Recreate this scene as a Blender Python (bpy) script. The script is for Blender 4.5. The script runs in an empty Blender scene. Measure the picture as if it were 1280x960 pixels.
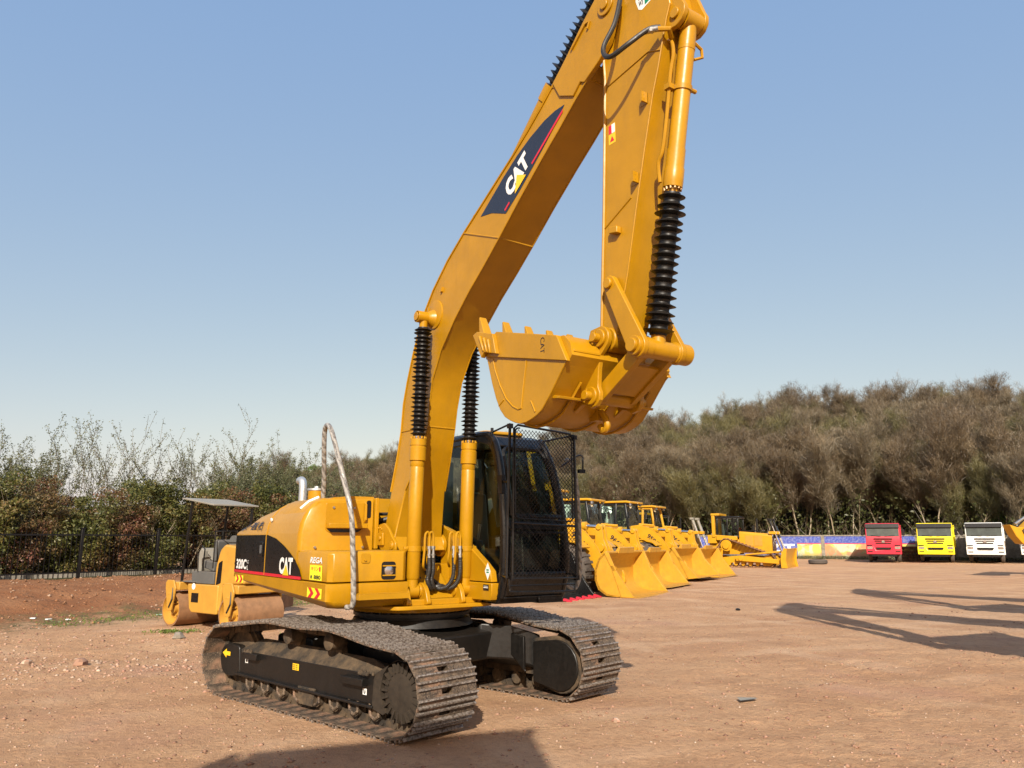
import bpy, math, random
import numpy as np
from mathutils import Vector, Matrix, noise
R = math.radians
rnd = random.Random(7)
sc = bpy.context.scene
COL = sc.collection

# ------------------------------------------------------------------ mesh builder
class MB:
    def __init__(self, xf=None):
        self.v = []; self.f = []; self.m = []; self.xf = xf; self.mi = 0
    def add(self, vs, fs):
        b = len(self.v)
        for p in vs:
            p = Vector(p)
            if self.xf is not None: p = self.xf @ p
            self.v.append(tuple(p))
        for f in fs:
            self.f.append(tuple(b + i for i in f)); self.m.append(self.mi)
        return self
    def box(self, x0, x1, y0, y1, z0, z1):
        vs = [(x, y, z) for x in (x0, x1) for y in (y0, y1) for z in (z0, z1)]
        return self.add(vs, [(0,1,3,2),(4,6,7,5),(0,4,5,1),(2,3,7,6),(0,2,6,4),(1,5,7,3)])
    def obox(self, c, a, b, n):          # oriented box: centre, three half-axis vectors
        c, a, b, n = Vector(c), Vector(a), Vector(b), Vector(n)
        vs = [c + i*a + j*b + k*n for i in (-1,1) for j in (-1,1) for k in (-1,1)]
        return self.add(vs, [(0,1,3,2),(4,6,7,5),(0,4,5,1),(2,3,7,6),(0,2,6,4),(1,5,7,3)])
    def prism(self, pts, y0, y1, ax='y'):   # polygon in the other two axes, extruded along ax
        n = len(pts)
        def mk(p, t):
            if ax == 'y': return (p[0], t, p[1])
            if ax == 'x': return (t, p[0], p[1])
            return (p[0], p[1], t)
        vs = [mk(p, y0) for p in pts] + [mk(p, y1) for p in pts]
        fs = [tuple(range(n))[::-1], tuple(range(n, 2*n))]
        fs += [(i, (i+1) % n, n+(i+1) % n, n+i) for i in range(n)]
        return self.add(vs, fs)
    def loft(self, rings, cap=True, closed=True):
        n = len(rings[0]); vs = [p for r in rings for p in r]; fs = []
        for k in range(len(rings)-1):
            for i in range(n if closed else n-1):
                j = (i+1) % n
                fs.append((k*n+i, k*n+j, (k+1)*n+j, (k+1)*n+i))
        if cap:
            fs.append(tuple(range(n))[::-1]); fs.append(tuple(range((len(rings)-1)*n, len(rings)*n)))
        return self.add(vs, fs)
    def rev(self, p0, p1, prof, n=20, cap=True):   # revolve profile [(t along axis 0..1 or metres, r)] about p0->p1
        p0, p1 = Vector(p0), Vector(p1); d = (p1-p0); L = d.length; d = d/L
        u = d.orthogonal().normalized(); w = d.cross(u)
        rings = []
        for t, r in prof:
            c = p0 + d*t
            rings.append([c + (u*math.cos(2*math.pi*i/n) + w*math.sin(2*math.pi*i/n))*r for i in range(n)])
        return self.loft(rings, cap)
    def cyl(self, p0, p1, r, r1=None, n=16):
        L = (Vector(p1)-Vector(p0)).length
        return self.rev(p0, p1, [(0, r), (L, r if r1 is None else r1)], n)
    def tube(self, pts, r, n=8, cap=True):
        pts = [Vector(p) for p in pts]; rr = r if isinstance(r, (list, tuple)) else [r]*len(pts)
        rings = []; u = None
        for i, p in enumerate(pts):
            t = (pts[min(i+1, len(pts)-1)] - pts[max(i-1, 0)]).normalized()
            if u is None: u = t.orthogonal().normalized()
            else:
                u = (u - t*u.dot(t))
                u = u.normalized() if u.length > 1e-6 else t.orthogonal().normalized()
            w = t.cross(u)
            rings.append([p + (u*math.cos(2*math.pi*k/n) + w*math.sin(2*math.pi*k/n))*rr[i] for k in range(n)])
        return self.loft(rings, cap)
    def poly(self, pts): return self.add(pts, [tuple(range(len(pts)))])
    def build(self, name, mats, parent=None, bevel=0, smooth=35, loc=None, rotz=None, fix=True, rot=None):
        me = bpy.data.meshes.new(name); me.from_pydata(self.v, [], self.f)
        if not isinstance(mats, (list, tuple)): mats = [mats]
        for m in mats: me.materials.append(M[m] if isinstance(m, str) else m)
        if len(mats) > 1: me.polygons.foreach_set('material_index', self.m)
        if fix and len(self.f) < 60000:
            import bmesh
            bm = bmesh.new(); bm.from_mesh(me); bmesh.ops.recalc_face_normals(bm, faces=bm.faces); bm.to_mesh(me); bm.free()
        if smooth:
            me.polygons.foreach_set('use_smooth', [True]*len(me.polygons))
            try: me.set_sharp_from_angle(angle=R(smooth))
            except Exception: pass
        me.update()
        o = bpy.data.objects.new(name, me); COL.objects.link(o)
        if parent is not None: o.parent = parent
        if loc is not None: o.location = loc
        if rotz is not None: o.rotation_euler = (0, 0, rotz)
        if rot is not None: o.rotation_euler = rot
        if bevel:
            b = o.modifiers.new('Bevel', 'BEVEL'); b.width = bevel; b.segments = 2; b.limit_method = 'ANGLE'; b.angle_limit = R(40)
            b.harden_normals = False
        return o

def bez(pts, n=6):                       # Catmull-Rom through the points
    P = [Vector(p) for p in pts]; out = []
    for i in range(len(P)-1):
        p0 = P[max(i-1, 0)]; p1 = P[i]; p2 = P[i+1]; p3 = P[min(i+2, len(P)-1)]
        for k in range(n):
            t = k/n
            out.append(0.5*((2*p1) + (p2-p0)*t + (2*p0-5*p1+4*p2-p3)*t*t + (3*p1-p0-3*p2+p3)*t**3))
    out.append(P[-1]); return out
def rpoly(pts, r, n=4):                  # round the corners of a 2D polygon
    out = []; N = len(pts)
    for i in range(N):
        p = Vector(pts[i]); a = Vector(pts[i-1]); b = Vector(pts[(i+1) % N])
        ri = r[i] if isinstance(r, (list, tuple)) else r
        if ri <= 0: out.append(tuple(p)); continue
        da = (a-p); db = (b-p); q = min(ri, da.length*.45, db.length*.45)
        A = p+da.normalized()*q; B = p+db.normalized()*q
        for k in range(n+1):
            t = k/n; out.append(tuple(A*(1-t)**2 + p*2*t*(1-t) + B*t*t))
    return out
def tag(o, label=None, cat=None, group=None, kind=None):
    if label: o['label'] = label
    if cat: o['category'] = cat
    if group: o['group'] = group
    if kind: o['kind'] = kind
    return o
def empty(name, loc, rz=0, label=None, cat=None, group=None):
    o = bpy.data.objects.new(name, None); COL.objects.link(o); o.location = loc; o.rotation_euler = (0, 0, rz)
    o.empty_display_size = .3
    return tag(o, label, cat, group)
def kids(o): return [c for c in KIDS.get(o.name, [])]
def copy_tree(o, loc=None, rz=None, label=None, scale=None):
    def rec(src, par):
        c = src.copy(); COL.objects.link(c)
        if par is not None: c.parent = par; c.matrix_parent_inverse = src.matrix_parent_inverse.copy()
        for ch in list(src.children): rec(ch, c)
        return c
    r = rec(o, None)
    if loc is not None: r.location = loc
    if rz is not None: r.rotation_euler[2] = rz
    if label: r['label'] = label
    if scale is not None: r.scale = scale if isinstance(scale, (tuple, list)) else (scale,)*3
    return r
def text_into(mb, s, origin, xd, yd, h, width=None, bold=.0, shear=0, thick=0):
    cu = bpy.data.curves.new('lettering', 'FONT'); cu.body = s; cu.size = 1; cu.offset = bold; cu.shear = shear
    cu.resolution_u = 3
    o = bpy.data.objects.new('lettering', cu); COL.objects.link(o)
    bpy.context.view_layer.update()
    me = o.to_mesh(); vs = [v.co.copy() for v in me.vertices]; fs = [tuple(p.vertices) for p in me.polygons]
    o.to_mesh_clear(); bpy.data.objects.remove(o)
    if not vs: return mb
    x0 = min(v.x for v in vs); x1 = max(v.x for v in vs); y0 = min(v.y for v in vs); y1 = max(v.y for v in vs)
    ky = h/(y1-y0); kx = (width/(x1-x0)) if width else ky
    O = Vector(origin); X = Vector(xd).normalized(); Y = Vector(yd).normalized()
    mb.add([O + X*((v.x-x0)*kx) + Y*((v.y-y0)*ky) for v in vs], fs)
    return mb

# ------------------------------------------------------------------ materials
M = {}
def nt(name):
    m = bpy.data.materials.new(name); m.use_nodes = True; n = m.node_tree
    return m, n, n.nodes['Principled BSDF'], n.links
def noise_node(n, scale, detail=4, rough=.55, coord='Object', vec=None, dist=0):
    t = n.nodes.new('ShaderNodeTexNoise'); t.inputs['Scale'].default_value = scale
    t.inputs['Detail'].default_value = detail; t.inputs['Roughness'].default_value = rough; t.inputs['Distortion'].default_value = dist
    if vec is None:
        c = n.nodes.new('ShaderNodeTexCoord'); n.links.new(c.outputs[coord], t.inputs['Vector'])
    else: n.links.new(vec, t.inputs['Vector'])
    return t
def ramp(n, src, stops):
    r = n.nodes.new('ShaderNodeValToRGB'); e = r.color_ramp.elements
    while len(e) < len(stops): e.new(.5)
    for i, (p, c) in enumerate(stops):
        e[i].position = p; e[i].color = (c, c, c, 1) if isinstance(c, (int, float)) else tuple(c)+(1,)
    n.links.new(src, r.inputs['Fac']); return r
def mixc(n, fac, a, b):
    x = n.nodes.new('ShaderNodeMix'); x.data_type = 'RGBA'
    for k, val in ((0, fac), (6, a), (7, b)):
        if hasattr(val, 'is_linked') or hasattr(val, 'links'): n.links.new(val, x.inputs[k])
        elif k == 0: x.inputs[0].default_value = val
        else: x.inputs[k].default_value = tuple(val)+(1,)
    return x.outputs[2]
def bump(n, src, strength, dist, bs):
    b = n.nodes.new('ShaderNodeBump'); b.inputs['Strength'].default_value = strength; b.inputs['Distance'].default_value = dist
    n.links.new(src, b.inputs['Height']); n.links.new(b.outputs[0], bs.inputs['Normal']); return b
def paint(name, col, rough=.35, metal=0, dust=.25, dustcol=(.36,.24,.15), coat=.15, up=True, var=.12, nscale=3, wave=.0012):
    m, n, b, L = nt(name)
    big = noise_node(n, nscale, 5, .6)
    c1 = mixc(n, ramp(n, big.outputs[0], [(.3, 0), (.7, 1)]).outputs[0], [x*(1-var) for x in col], [min(1, x*(1+var*.6)) for x in col])
    fine = noise_node(n, 26, 5, .7)
    tcs = n.nodes.new('ShaderNodeTexCoord'); mps = n.nodes.new('ShaderNodeMapping'); mps.inputs['Scale'].default_value = (7, 7, .9); L.new(tcs.outputs['Object'], mps.inputs[0])
    drip = noise_node(n, 1.0, 6, .7, vec=mps.outputs[0])                       # faint run marks and grime
    c1 = mixc(n, ramp(n, drip.outputs[0], [(.52, 0), (.78, .38)]).outputs[0], c1, [x*.62+.012 for x in col])
    if dust > 0:
        g = n.nodes.new('ShaderNodeNewGeometry'); s = n.nodes.new('ShaderNodeSeparateXYZ'); L.new(g.outputs['Normal'], s.inputs[0])
        upf = ramp(n, s.outputs[2], [(.0, .25 if up else .6), (.75, 1)])
        mu = n.nodes.new('ShaderNodeMath'); mu.operation = 'MULTIPLY'; L.new(upf.outputs[0], mu.inputs[0])
        L.new(ramp(n, fine.outputs[0], [(.35, .25), (.75, 1)]).outputs[0], mu.inputs[1])
        m2 = n.nodes.new('ShaderNodeMath'); m2.operation = 'MULTIPLY'; m2.use_clamp = True; L.new(mu.outputs[0], m2.inputs[0]); m2.inputs[1].default_value = dust
        c1 = mixc(n, m2.outputs[0], c1, dustcol)
    L.new(c1, b.inputs['Base Color'])
    L.new(ramp(n, fine.outputs[0], [(.3, max(.05, rough-.08)), (.8, min(1, rough+.18))]).outputs[0], b.inputs['Roughness'])
    b.inputs['Specular IOR Level'].default_value = .38; b.inputs['Metallic'].default_value = metal; b.inputs['Coat Weight'].default_value = coat; b.inputs['Coat Roughness'].default_value = .25
    if wave:
        w = noise_node(n, 5, 3, .5); bump(n, w.outputs[0], .35, wave*8, b)
    M[name] = m; return m
YEL = (.385, .190, .002)
paint('yellow_paint', YEL, .36, dust=.06, dustcol=(.38,.20,.06), var=.12, coat=.05)
paint('hood_paint', YEL, .42, dust=.30, dustcol=(.45,.29,.14), var=.12, nscale=1.6)
paint('far_yellow', (.50, .25, .006), .38, dust=.12, dustcol=(.5,.34,.16), var=.1)
paint('roller_yellow', (.46, .24, .03), .45, dust=.25, dustcol=(.42,.27,.14))
paint('black_paint', (.0045, .0045, .005), .30, dust=.02, dustcol=(.2,.15,.1), coat=.25, var=.3)
paint('hub_mud', (.022, .017, .012), .7, dust=.35, dustcol=(.12,.08,.045), coat=0, up=False, var=.4, nscale=8)
paint('bucket_yellow', (.49, .245, .008), .45, dust=.38, dustcol=(.42,.24,.10), up=False, var=.14, nscale=5)
paint('black_frame', (.0055, .005, .0045), .45, dust=.05, dustcol=(.20,.135,.08), coat=.15, var=.3)
paint('decal_black', (.005, .005, .006), .3, dust=.02, coat=.2)
paint('decal_navy', (.012, .014, .026), .3, dust=.05, coat=.4)
paint('decal_white', (.75, .75, .72), .4, dust=.05)
paint('decal_red', (.55, .015, .03), .4, dust=.04)
paint('decal_yellow', (.85, .50, .02), .4, dust=.04)
paint('sign_yellow', (.85, .78, .03), .4, dust=.04)
paint('decal_green', (.01, .20, .10), .4, dust=.03)
paint('dark_ink', (.012, .010, .018), .5, dust=.03)
paint('rubber', (.006, .006, .006), .45, dust=.03, coat=0)
paint('hose_rubber', (.018, .017, .016), .45, dust=.2, dustcol=(.15,.11,.07), coat=0)
paint('tyre', (.035, .032, .03), .8, dust=.6, dustcol=(.22,.17,.13), coat=0, up=False)
paint('chrome', (.75, .75, .76), .18, metal=1, dust=.05, coat=0)
paint('steel', (.45, .44, .42), .4, metal=.9, dust=.15, coat=0)
paint('pipe_metal', (.62, .63, .62), .42, metal=.8, dust=.15, coat=0)
paint('white_paint', (.72, .73, .70), .35, dust=.12)
paint('red_paint', (.55, .018, .045), .33, dust=.12, coat=.3)
paint('lemon_paint', (.78, .66, .01), .33, dust=.1, coat=.3)
paint('grey_plastic', (.08, .085, .085), .6, dust=.3, coat=0)
paint('seat_vinyl', (.07, .075, .075), .55, dust=.25, coat=0)
paint('canopy_sheet', (.22, .21, .18), .6, dust=.5, dustcol=(.3,.25,.17))
paint('drum_rust', (.24, .12, .055), .7, dust=.5, dustcol=(.33,.20,.11), coat=0, up=False, var=.35, nscale=6)
paint('wood_brown', (.055, .042, .032), .8, dust=0, coat=0, up=False)
paint('curtain', (.30, .38, .33), .8, dust=.05, coat=0)

def track_mat():
    m, n, b, L = nt('track_steel')
    a = noise_node(n, 9, 8, .7); f = noise_node(n, 60, 6, .7)
    c1 = mixc(n, ramp(n, a.outputs[0], [(.40, 0), (.60, 1)]).outputs[0], (.03,.023,.018), (.14,.098,.064))
    c2 = mixc(n, ramp(n, f.outputs[0], [(.50, 0), (.66, 1)]).outputs[0], c1, (.24,.175,.12))
    big = noise_node(n, 2.7, 4, .6)
    c3 = mixc(n, ramp(n, big.outputs[0], [(.55, 0), (.7, .8)]).outputs[0], c2, (.33,.185,.115))
    L.new(c3, b.inputs['Base Color']); b.inputs['Metallic'].default_value = .15
    L.new(ramp(n, f.outputs[0], [(.35, .42), (.6, .85)]).outputs[0], b.inputs['Roughness'])
    bump(n, f.outputs[0], .7, .01, b); M['track_steel'] = m
    # pads seen from inside: mud film
    m, n, b, L = nt('frame_mud')
    a = noise_node(n, 5, 7, .65); f = noise_node(n, 45, 5, .7)
    c1 = mixc(n, ramp(n, a.outputs[0], [(.40, 0), (.70, 1)]).outputs[0], (.018,.014,.010), (.15,.098,.052))
    c1 = mixc(n, ramp(n, f.outputs[0], [(.45, 0), (.7, .6)]).outputs[0], c1, (.05,.037,.024))
    L.new(c1, b.inputs['Base Color']); b.inputs['Roughness'].default_value = .85
    bump(n, f.outputs[0], .6, .01, b); M['frame_mud'] = m
    m, n, b, L = nt('worn_steel')
    f = noise_node(n, 40, 6, .75)
    c1 = mixc(n, ramp(n, f.outputs[0], [(.4, 0), (.62, 1)]).outputs[0], (.11,.08,.06), (.40,.35,.30))
    L.new(c1, b.inputs['Base Color']); b.inputs['Metallic'].default_value = .5; b.inputs['Roughness'].default_value = .5
    bump(n, f.outputs[0], .5, .006, b); M['worn_steel'] = m
track_mat()
def glass(name, tint, tr=.8, rough=.03):
    m = bpy.data.materials.new(name); m.use_nodes = True; n = m.node_tree; n.nodes.clear()
    o = n.nodes.new('ShaderNodeOutputMaterial'); mx = n.nodes.new('ShaderNodeMixShader'); t = n.nodes.new('ShaderNodeBsdfTransparent')
    g = n.nodes.new('ShaderNodeBsdfGlossy'); fr = n.nodes.new('ShaderNodeFresnel'); fr.inputs[0].default_value = 1.5
    t.inputs[0].default_value = tuple(tint)+(1,); g.inputs['Roughness'].default_value = rough
    g.inputs[0].default_value = (.6, .65, .62, 1)
    n.links.new(fr.outputs[0], mx.inputs[0]); n.links.new(t.outputs[0], mx.inputs[1]); n.links.new(g.outputs[0], mx.inputs[2])
    n.links.new(mx.outputs[0], o.inputs[0]); M[name] = m
paint('truck_glass', (.045, .055, .048), .12, dust=.25, dustcol=(.16,.17,.14), coat=.5, var=.5, nscale=2, wave=0)
glass('cab_glass', (.72, .82, .76)); glass('dark_glass', (.42, .50, .46)); glass('lens', (.8, .8, .8))
def wrap_mat():
    m, n, b, L = nt('wrapped_tape')
    c = n.nodes.new('ShaderNodeTexCoord'); w = n.nodes.new('ShaderNodeTexWave'); w.inputs['Scale'].default_value = 6
    w.bands_direction = 'DIAGONAL'; w.inputs['Distortion'].default_value = 5; w.inputs['Detail'].default_value = 3; L.new(c.outputs['Object'], w.inputs[0])
    f = noise_node(n, 40, 4)
    c1 = mixc(n, ramp(n, w.outputs[0], [(.2, 0), (.6, 1)]).outputs[0], (.11,.10,.09), (.26,.245,.22))
    c2 = mixc(n, ramp(n, f.outputs[0], [(.4, 0), (.7, .7)]).outputs[0], c1, (.36,.34,.31))
    L.new(c2, b.inputs['Base Color']); b.inputs['Roughness'].default_value = .35; bump(n, w.outputs[0], .6, .01, b); M['wrapped_tape'] = m
wrap_mat()
def leafmat(name, cols, transl=.25, scale=1.2):
    m, n, b, L = nt(name)
    g = n.nodes.new('ShaderNodeNewGeometry'); oi = n.nodes.new('ShaderNodeObjectInfo')
    big = noise_node(n, scale, 3, .6)
    k3 = n.nodes.new('ShaderNodeMath'); k3.operation = 'MULTIPLY'; k3.inputs[1].default_value = .55; L.new(g.outputs['Random Per Island'], k3.inputs[0])
    k4 = n.nodes.new('ShaderNodeMath'); k4.operation = 'MULTIPLY_ADD'; k4.inputs[1].default_value = 2.4; k4.inputs[2].default_value = -.48; L.new(big.outputs[0], k4.inputs[0])
    ad = n.nodes.new('ShaderNodeMath'); ad.operation = 'ADD'; L.new(k3.outputs[0], ad.inputs[0]); L.new(k4.outputs[0], ad.inputs[1])
    a2 = n.nodes.new('ShaderNodeMath'); a2.operation = 'MULTIPLY'; L.new(ad.outputs[0], a2.inputs[0]); a2.inputs[1].default_value = .5
    k = len(cols)
    r = ramp(n, a2.outputs[0], [(.22+.56*i/(k-1), c) for i, c in enumerate(cols)])
    L.new(r.outputs[0], b.inputs['Base Color']); b.inputs['Roughness'].default_value = .5
    if transl:
        tr = n.nodes.new('ShaderNodeBsdfTranslucent'); L.new(r.outputs[0], tr.inputs[0])
        mx = n.nodes.new('ShaderNodeMixShader'); mx.inputs[0].default_value = transl
        o = n.nodes['Material Output']; L.new(b.outputs[0], mx.inputs[1]); L.new(tr.outputs[0], mx.inputs[2]); L.new(mx.outputs[0], o.inputs[0])
    M[name] = m
leafmat('leaf_photinia', [(.04,.05,.012), (.08,.09,.02), (.13,.125,.03), (.18,.125,.04), (.19,.08,.04)], .25, .45)
leafmat('leaf_redder', [(.05,.05,.015), (.12,.09,.028), (.15,.07,.035), (.21,.075,.06)], .25, .6)
leafmat('leaf_olive', [(.07,.08,.03), (.11,.12,.05), (.16,.16,.085)], .25)
leafmat('leaf_fresh', [(.07,.12,.015), (.11,.18,.02), (.17,.24,.04)], .3)
leafmat('leaf_dull', [(.04,.05,.014), (.07,.078,.022), (.10,.10,.035)], .25, .3)
leafmat('twig_brown', [(.038,.027,.014), (.10,.072,.040), (.185,.14,.082)], 0, .3)
leafmat('twig_olive', [(.034,.031,.011), (.092,.082,.030), (.165,.145,.055)], 0, .3)
leafmat('twig_grey', [(.042,.033,.018), (.115,.09,.053), (.21,.168,.105)], 0, .3)
leafmat('bark_mat', [(.18,.14,.09), (.26,.21,.14), (.34,.28,.19)], 0, .3)
# ================================================================== MAIN EXCAVATOR  (local axes: x forward, y left, z up)
EXC = (-1.15, 9.2, 0); EYAW = R(-55)
ex = empty('excavator', EXC, EYAW, 'large yellow crawler excavator with raised boom and curled bucket in the foreground', 'excavator')
UX = Matrix.Rotation(R(13), 4, 'Z') @ Matrix.Translation((-.05, 0, 0))     # undercarriage turned under the house

# ---- track loop
def track_path(n=44):
    pts = []
    r = .365; zc = .395; cx = 1.52
    for i in range(21): pts.append((-cx + 2*cx*i/20, .03))
    for i in range(1, 16): a = -math.pi/2 + math.pi*i/16; pts.append((cx + r*math.cos(a), zc + r*math.sin(a)))
    top = [(1.52, .76), (1.15, .79), (.75, .845), (.45, .865), (0, .85), (-.45, .865), (-.75, .85), (-1.15, .80), (-1.52, .76)]
    tp = bez([(a, b, 0) for a, b in top], 5); pts += [(p.x, p.y) for p in tp]
    for i in range(1, 16): a = math.pi/2 + math.pi*i/16; pts.append((-cx + r*math.cos(a), zc + r*math.sin(a)))
    pts.append(pts[0])
    P = [Vector(p) for p in pts]; L = [0]
    for a, b in zip(P, P[1:]): L.append(L[-1] + (b-a).length)
    tot = L[-1]; out = []
    def at(d):
        d %= tot
        for i in range(len(P)-1):
            if L[i+1] >= d: return P[i].lerp(P[i+1], (d-L[i])/max(1e-9, L[i+1]-L[i]))
    for k in range(n):
        d = tot*(k+.3)/n; c = at(d); t = (at(d+.05)-at(d-.05)).normalized(); out.append((c, t))
    return out, tot/n
TP, PITCH = track_path()
def shoe_mesh():
    b = MB(); h = PITCH/2; w = .35
    # plate in x (travel), y (width); outward is -z ; mud holes near the middle
    for y0, y1, x0, x1 in ((-w, -.075, -h+.004, h+.012), (.055, w, -h+.004, h+.012), (-.075, .055, -h+.004, -.048), (-.075, .055, -.004, h+.012)):
        b.box(x0, x1, y0, y1, 0, .014)
    for gx, gh in ((-h+.018, .030), (-.018+.03, .022), (h-.028, .024)):
        b.mi = 1; b.prism([(gx-.013, .001), (gx+.013, .001), (gx+.007, -gh), (gx-.007, -gh)], -w+.002, w-.002)
    b.mi = 0
    for y in (-.2, .2): 
        for x in (-.045, .04): b.cyl((x, y*.55, -.012), (x, y*.55, .001), .012, n=6)
    o = b.build('track_shoe', ['track_steel', 'worn_steel'], smooth=30)
    me = o.data; bpy.data.objects.remove(o); return me
SHOE = shoe_mesh()
def chain_and_frame(side):
    qc = side*1.15
    b = MB(UX)
    for c, t in TP:                              # links on the inside of the shoes
        nrm = Vector((-t.y, t.x))                # inward normal (loop runs counter-clockwise)
        for dq in (-.085, .085):
            cc = c + nrm*.052
            b.obox((cc.x, qc+dq, cc.y), (t.x*.088, 0, t.y*.088), (0, .022, 0), (nrm.x*.038, 0, nrm.y*.038))
        cc = c + nrm*.045 - t*.08
        b.cyl((cc.x, qc-.12, cc.y), (cc.x, qc+.12, cc.y), .028, n=8)
    tr = b.build('crawler_track', 'frame_mud', ex)
    for k, (c, t) in enumerate(TP):
        s = bpy.data.objects.new('track_shoe', SHOE); COL.objects.link(s); s.parent = tr
        nrm = Vector((-t.y, t.x)); j = rnd.uniform(-.006, .006)
        X = Vector((t.x, 0, t.y)); Z = Vector((nrm.x, 0, nrm.y)); Y = Z.cross(X)
        m = Matrix(((X.x, Y.x, Z.x, c.x), (X.y, Y.y, Z.y, qc+j), (X.z, Y.z, Z.z, c.y), (0, 0, 0, 1)))
        s.matrix_local = UX @ m
    # frame beam: box with a sloped, mud-covered roof
    so = 1 if side > 0 else -1
    qo = qc + so*.17; qi = qc - so*.17
    b = MB(UX)
    lo, hi = min(qo, qi), max(qo, qi)
    prof = lambda p, top, edge: [(p, qo, .22), (p, qo, edge), (p, qc+so*.02, top), (p, qi, edge+.06), (p, qi, .22)]
    b.loft([prof(-1.36, .56, .50), prof(-1.1, .63, .50), prof(-.6, .63, .485), prof(.2, .62, .465), prof(.85, .60, .455), prof(1.14, .52, .44)])
    fr = b.build('track_frame', 'frame_mud', ex, smooth=20)
    b = MB(UX)
    b.box(-1.37, 1.1, qo if so > 0 else qo-.012, qo+.012 if so > 0 else qo, .235, .495)     # black side plate
    b.build('side_plate', 'black_frame', fr, bevel=.004)
    b = MB(UX)
    q0, q1 = sorted((qo+so*.0, qo+so*.05)); b.prism([(-1.37, .235), (1.1, .205), (1.1, .228), (-1.37, .258)], q0, q1)
    for p0, p1, z in ((-1.16, -.9, .43), (.64, .98, .385)):
        q0, q1 = sorted((qo+so*.01, qo+so*.075)); b.box(p0, p1, q0, q1, z, z+.065)
    b.build('step_bracket', 'black_frame', fr, bevel=.004)
    for p, dp in ((-1.24, .0), (.9, .05)):
        b = MB(UX)
        for k in range(14):
            a = rnd.uniform(0, .22)
            b.cyl((p+a+rnd.uniform(-.02,.02), qo+so*.05, .49+rnd.uniform(0,.012)), (p+a+.02, qo+so*.05, .515+rnd.uniform(0,.02)), .016, .006, n=5)
        b.build('mud_lump', 'frame_mud', fr)
    # bottom rollers and guards
    for k in range(8):
        p = -1.12 + k*.315
        if abs(p) < .1: continue
        b = MB(UX); b.rev((p, qc-.16, .155), (p, qc+.16, .155), [(0, .07), (.05, .07), (.06, .095), (.26, .095), (.27, .07), (.32, .07)], 16)
        b.build('bottom_roller', 'frame_mud', fr)
        b = MB(UX); b.tube([(p-.07, qo, .235), (p-.06, qo, .14), (p, qo, .105), (p+.06, qo, .14), (p+.07, qo, .235)], .016, 6)
        b.build('roller_guard', 'track_steel', fr)
    b = MB(UX); q0, q1 = sorted((qo-so*.02, qo+so*.03)); b.prism([(-.14, .26), (.16, .26), (.13, .09), (-.11, .09)], q0, q1); b.build('chain_guide', 'frame_mud', fr, bevel=.006)
    for p in (-.42, .32):
        b = MB(UX); b.rev((p, qc-.03*so, .715), (p, qc+.19*so, .725), [(0, .055), (.05, .055), (.06, .085), (.2, .085), (.22, .05)], 14)
        b.prism([(p-.06, .55), (p+.06, .55), (p+.035, .70), (p-.035, .70)], qc-.04, qc+.03)
        b.build('carrier_roller', 'frame_mud', fr)
    # idler (rear) with housing
    b = MB(UX); b.rev((-1.5, qc-.08, .40), (-1.5, qc+.08, .40), [(0, .24), (.01, .30), (.05, .30), (.055, .325), (.105, .325), (.11, .30), (.15, .30), (.16, .24)], 28)
    b.build('idler', 'frame_mud', fr)
    b = MB(UX); hp = [(-1.74, .27), (-1.78, .38), (-1.74, .50), (-1.62, .55), (-1.36, .545), (-1.32, .24), (-1.5, .20), (-1.66, .205)]
    q0, q1 = sorted((qo-so*.06, qo+so*.02)); b.prism(rpoly(hp, .05), q0, q1)
    q0, q1 = sorted((qi+so*.04, qi-so*.01)); b.prism(rpoly(hp, .05), q0, q1)
    b.build('idler_housing', 'black_frame', fr, bevel=.008)
    # sprocket end
    b = MB(UX); n = 21; ring = []
    for k in range(n*4):
        a = 2*math.pi*k/(n*4); rr = .335 if k % 4 in (1, 2) else .29
        ring.append((1.5+rr*math.cos(a), .395+rr*math.sin(a)))
    b.prism(ring, qc-.03, qc+.03); b.build('sprocket', 'track_steel', fr)
    b = MB(UX); q0, q1 = qi-so*.05, qo+so*.02
    b.rev((1.47, q0, .385), (1.47, q1, .385), [(0, .21), (.02, .245), (abs(q1-q0)-.04, .255), (abs(q1-q0)-.015, .245), (abs(q1-q0), .19)], 32)
    for k in range(22):                                                   # radial webs round the hub
        a = 2*math.pi*k/22; ca, sa = math.cos(a), math.sin(a)
        b.obox((1.47+ca*.215, q1-so*.006, .385+sa*.215), (ca*.042, 0, sa*.042), (-sa*.009, 0, ca*.009), (0, .018, 0))
    b.build('final_drive', 'hub_mud', fr)
    b = MB(UX); q0, q1 = sorted((qo-so*.02, qo+so*.03))
    pl = [(1.08, .205), (1.10, .50), (1.42, .66)] + [(1.47+.275*math.cos(a), .385+.275*math.sin(a)) for a in [R(85), R(100), R(125), R(150), R(180), R(205), R(225)]] + [(1.24, .17)]
    b.prism(pl, q0, q1); b.build('end_plate', 'hub_mud', fr)
    b = MB(UX); q0, q1 = sorted((qi-so*.12, qi-so*.02))                   # D-shaped motor housing on the inner side
    D = [(1.14, .17), (1.14, .60), (1.47, .64)] + [(1.50+.27*math.cos(a), .37+.27*math.sin(a)) for a in [R(80-i*17) for i in range(11)]]
    b.prism(D, q0, q1); mc = b.build('motor_cover', 'black_frame', fr, bevel=.01)
    D2 = [(1.14, .155), (1.14, .63), (1.47, .68)] + [(1.51+.30*math.cos(a), .375+.30*math.sin(a)) for a in [R(80-i*17) for i in range(11)]]
    b = MB(UX); q0, q1 = sorted((qi-so*.0, qi-so*.10)); b.prism(D2, q0, q1); b.build('cover_rim', 'frame_mud', mc, bevel=.01)
    return tr, fr, qo
TN, FN, QO = chain_and_frame(-1)
TF, FF, QF = chain_and_frame(1)
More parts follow.
